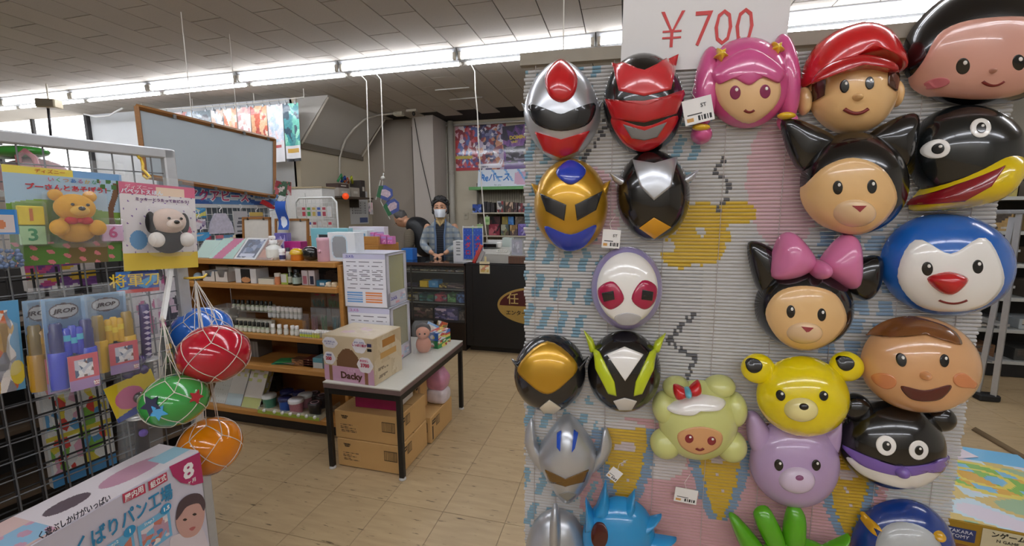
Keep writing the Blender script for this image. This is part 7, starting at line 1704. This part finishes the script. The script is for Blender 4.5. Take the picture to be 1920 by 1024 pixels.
part('stand_block', M('b8b0a6', .6), t, ((0, 0, .78), (.9, .4, 1.56)), bev=.01); k = MB(); k.smooth = True; k.ball((0, 0, 1.72), (.42, .2, .18), 20, 12); k.build('pink_body', gloss('d0a4ac', .3), t)
k = MB(); k.smooth = True; k.ball((-.1, -.05, 1.95), (.34, .16, .06), 20, 10); k.build('green_canopy', gloss('3f9c3c', .3), t); k = MB(); k.smooth = True; k.tube([(.08, -.12, 1.74), (.1, -.14, 1.9), (.2, -.14, 1.94), (.3, -.14, 1.88), (.32, -.12, 1.72)], .022, 8); k.build('arch', gloss('c8848c', .3), t)
k = MB(); k.cyl((-.05, -.05, 1.8), (-.05, -.05, 1.95), .014, 8); k.build('canopy_post', M('9a9a98', .4), t)

# ================================================================ right hand side
AL = M('b9bcc0', .3, .7)
lf = onZ(0, 1855, 752)
ld = thing('step_ladder', 'folding aluminium step ladder with black rubber feet beside the blind', 'step ladder', (lf[0], lf[1], 0))
def rail3(p, q_, y0, w=.022):
    k = MB(); k.tube([(p[0], y0, p[1]), (q_[0], y0, q_[1])], w, 4); k.build('rail', AL, ld)
top = onY(lf[1], 1912, 400); tx, tz = float(top[0]-lf[0]), float(top[2])
for y0 in (0, .42):
    rail3((.02, .03), (tx*.82, tz), y0); rail3((-.045, .03), (tx*.55, tz*.98), y0+.05)
    k = MB(); k.box((-.01, y0+.02, .025), (.13, .09, .05), bev=.01); k.build('rubber_foot', M('161616', .7), ld)
for z in (.3, .58, .86, 1.12):
    f = z/tz; part('tread', AL, ld, ((.02+(tx*.82-.02)*f+.0, .21, z), (.07, .42, .018)))
part('ladder_cap', M('8a8c90', .4), ld, ((tx*.7, .21, tz+.01), (.16, .48, .03)), bev=.006)
ms = thing('steel_shelving', 'white steel shelving unit of small goods against the right side', 'shelf', (3.45, 4.4, 0)); SW_ = 1.5
for z in (.13, .40, .67, .95, 1.22, 1.5, 1.8): part('shelf_board', M('b9bbb8', .4, .2), ms, ((0, .2, z), (SW_, .4, .028)), bev=.002)
for sx in (-1, 1):
    for y_ in (.015, .385): part('upright', M('b0b2b2', .4, .3), ms, ((sx*SW_/2, y_, 1.0), (.03, .03, 2.0)))
part('back_sheet', M('26241f', .7), ms, ((0, .4, 1.0), (SW_, .01, 1.96))); part('kick_board', M('141312', .7), ms, ((0, .03, .06), (SW_, .02, .11)))
rd = random.Random(12)
goods = ((.145, .12, ('6a4a32', 'dark brown tin box'), ('3a3a38', 'black storage case'), ('8a8478', 'grey file box')), (.415, .09, ('4a4a4c', 'charcoal folder stack'), ('a8b0b4', 'pale paper stack'), ('5a4a3a', 'brown carton')), (.685, .13, ('8a7a5a', 'tan parcel'), ('5a5248', 'dim brown box'), ('2e2c2a', 'black box')), (.965, .14, ('c8ac2a', 'yellow plastic box'), ('6a5a48', 'brown goods box'), ('7a6a5a', 'taupe goods box')), (1.235, .16, ('a88a58', 'kraft parcel box'), ('b89a68', 'light kraft box'), ('8a6a42', 'dark kraft box')), (1.515, .15, ('b0a05a', 'gold trophy box'), ('a89a8a', 'beige model box'), ('6a5a4a', 'umber box')), (1.815, .22, ('c8c4c0', 'white red lettered box'), ('6a5aa8', 'violet game box'), ('5a8a4a', 'green game box')))
for z, h, *cs in goods:
    for i, (c, nm) in enumerate(cs):
        w_ = .3+.08*rd.random(); hh = h*(.8+.3*rd.random()); t = thing('shelf_goods_box', nm+' on the steel shelving at '+{.145: 'the lowest level', .415: 'the second level', .685: 'the third level', .965: 'the fourth level', 1.235: 'the fifth level', 1.515: 'the sixth level', 1.815: 'the top level'}[z], 'box', (3.45-.52+.48*i, 4.45, z)); part('box_body', M(c, .55), t, ((0, .12, hh/2), (w_, .24, hh)), bev=.003)
        canvas('printed_front', w_*.9, hh*.8, 14, 8, patches(int(z*100)+i, (c, c, 'b8b0a4', '4a423c'), 14), t, (0, -.0012, hh*.1))
t = thing('end_cabinet', 'pale grey cabinet end with black plinth beside the ladder', 'cabinet', (2.36, 4.02, 0)); part('carcass', M('b4b2aa', .5), t, ((0, .2, .66), (.3, .4, 1.1)), bev=.004); part('plinth', M('141312', .6), t, ((0, .2, .055), (.28, .38, .11)))
# board game box on a low stand
gb = thing('board_game_box', 'large picture lidded board game box with gold side on a low stand', 'board game', (1.29, 1.66, .26), R(-7))
gw_, gd_, gh_ = .66, .62, .085
part('box_body', M('a8862a', .3, .4), gb, ((0, gd_/2, gh_/2), (gw_, gd_, gh_)), bev=.002)
def map_ink(u, v):
    if v > .8 or u > .93+.04*math.sin(v*9): return (110, 176, 214)
    d = math.hypot((u-.62)*1.2, (v-.56)*1.5)
    if .26 < d < .32 or .13 < d < .17: return (214, 196, 90)
    if d < .3: return (120, 176, 206) if math.sin(u*30)*math.sin(v*26) > .2 else ((206, 160, 70) if math.sin(u*17+v*9) > 0 else (128, 176, 84))
    q_ = math.sin(u*14+2*math.sin(v*8))+math.sin(v*17)
    return (206, 196, 206) if q_ > .7 else ((186, 206, 214) if q_ > 0 else ((200, 176, 110) if q_ > -.8 else (150, 176, 140)))
canvas('printed_lid', gw_*.99, gd_*.99, 70, 60, map_ink, gb, (0, .003, gh_+.0012), rot=(R(-90), 0, 0), coat=.5)
cs_ = (-gw_/2+.16, -.002, gh_*.5)
part('maker_plate', M('2a3a72', .4), gb, ((-gw_/2+.19, -.0015, gh_*.45), (.08, .001, .045))); text('TAKARA', .017, 'd8dce8', gb, (-gw_/2+.19, -.003, gh_*.57)); text('TOMY', .017, 'd8dce8', gb, (-gw_/2+.19, -.003, gh_*.36))
part('info_plate', M('cfc6a4', .5), gb, ((-gw_/2+.31, -.0015, gh_*.5), (.13, .001, .07))); text('ンゲーム', .022, '1c1a16', gb, (-gw_/2+.31, -.003, gh_*.72), off=.0005); text('N GAME', .015, '1c1a16', gb, (-gw_/2+.31, -.003, gh_*.48)); text('～6人用', .016, '1c1a16', gb, (-gw_/2+.31, -.003, gh_*.24))
k = MB(); k.box((0, 0, .0006), (.2, .15, .0008), rz=.35); tag(k.build('leaflet', M('d0c4cc', .6), None, (1.29+.1, 2.2, .26+gh_+.003)), 'pale printed leaflet lying on the board game box lid', 'leaflet')
st_ = thing('low_stand', 'low brown stand carrying the board game box', 'stand', (1.29, 1.98, 0), R(-7)); part('stand_top', WOOD2, st_, ((0, 0, .245), (.7, .62, .028)), bev=.003)
for sx in (-1, 1):
    for sy in (-1, 1): part('leg', WOOD2, st_, ((sx*.31, sy*.27, .115), (.04, .04, .23)))
tube_thing('floor_strip', 'thin brown strip lying on the floor at the right', 'strip', [tuple(onZ(.006, 1828, 806)), tuple(onZ(.006, 1925, 862))], .02, M('6e5a3e', .7), 4, part='strip_run')

for i, (a, b) in enumerate((((816, 169), (880, 164)), ((843, 187), (904, 182)))):
    p, q_ = onZ(CEIL_Z-.006, *a), onZ(CEIL_Z-.006, *b); tube_thing('ceiling_strip', ('upper', 'lower')[i]+' pale strip fixed across the ceiling boards near the counter', 'strip', [tuple(p), tuple(q_)], .008, M('c9c6c0', .5), 4, part='strip_run')
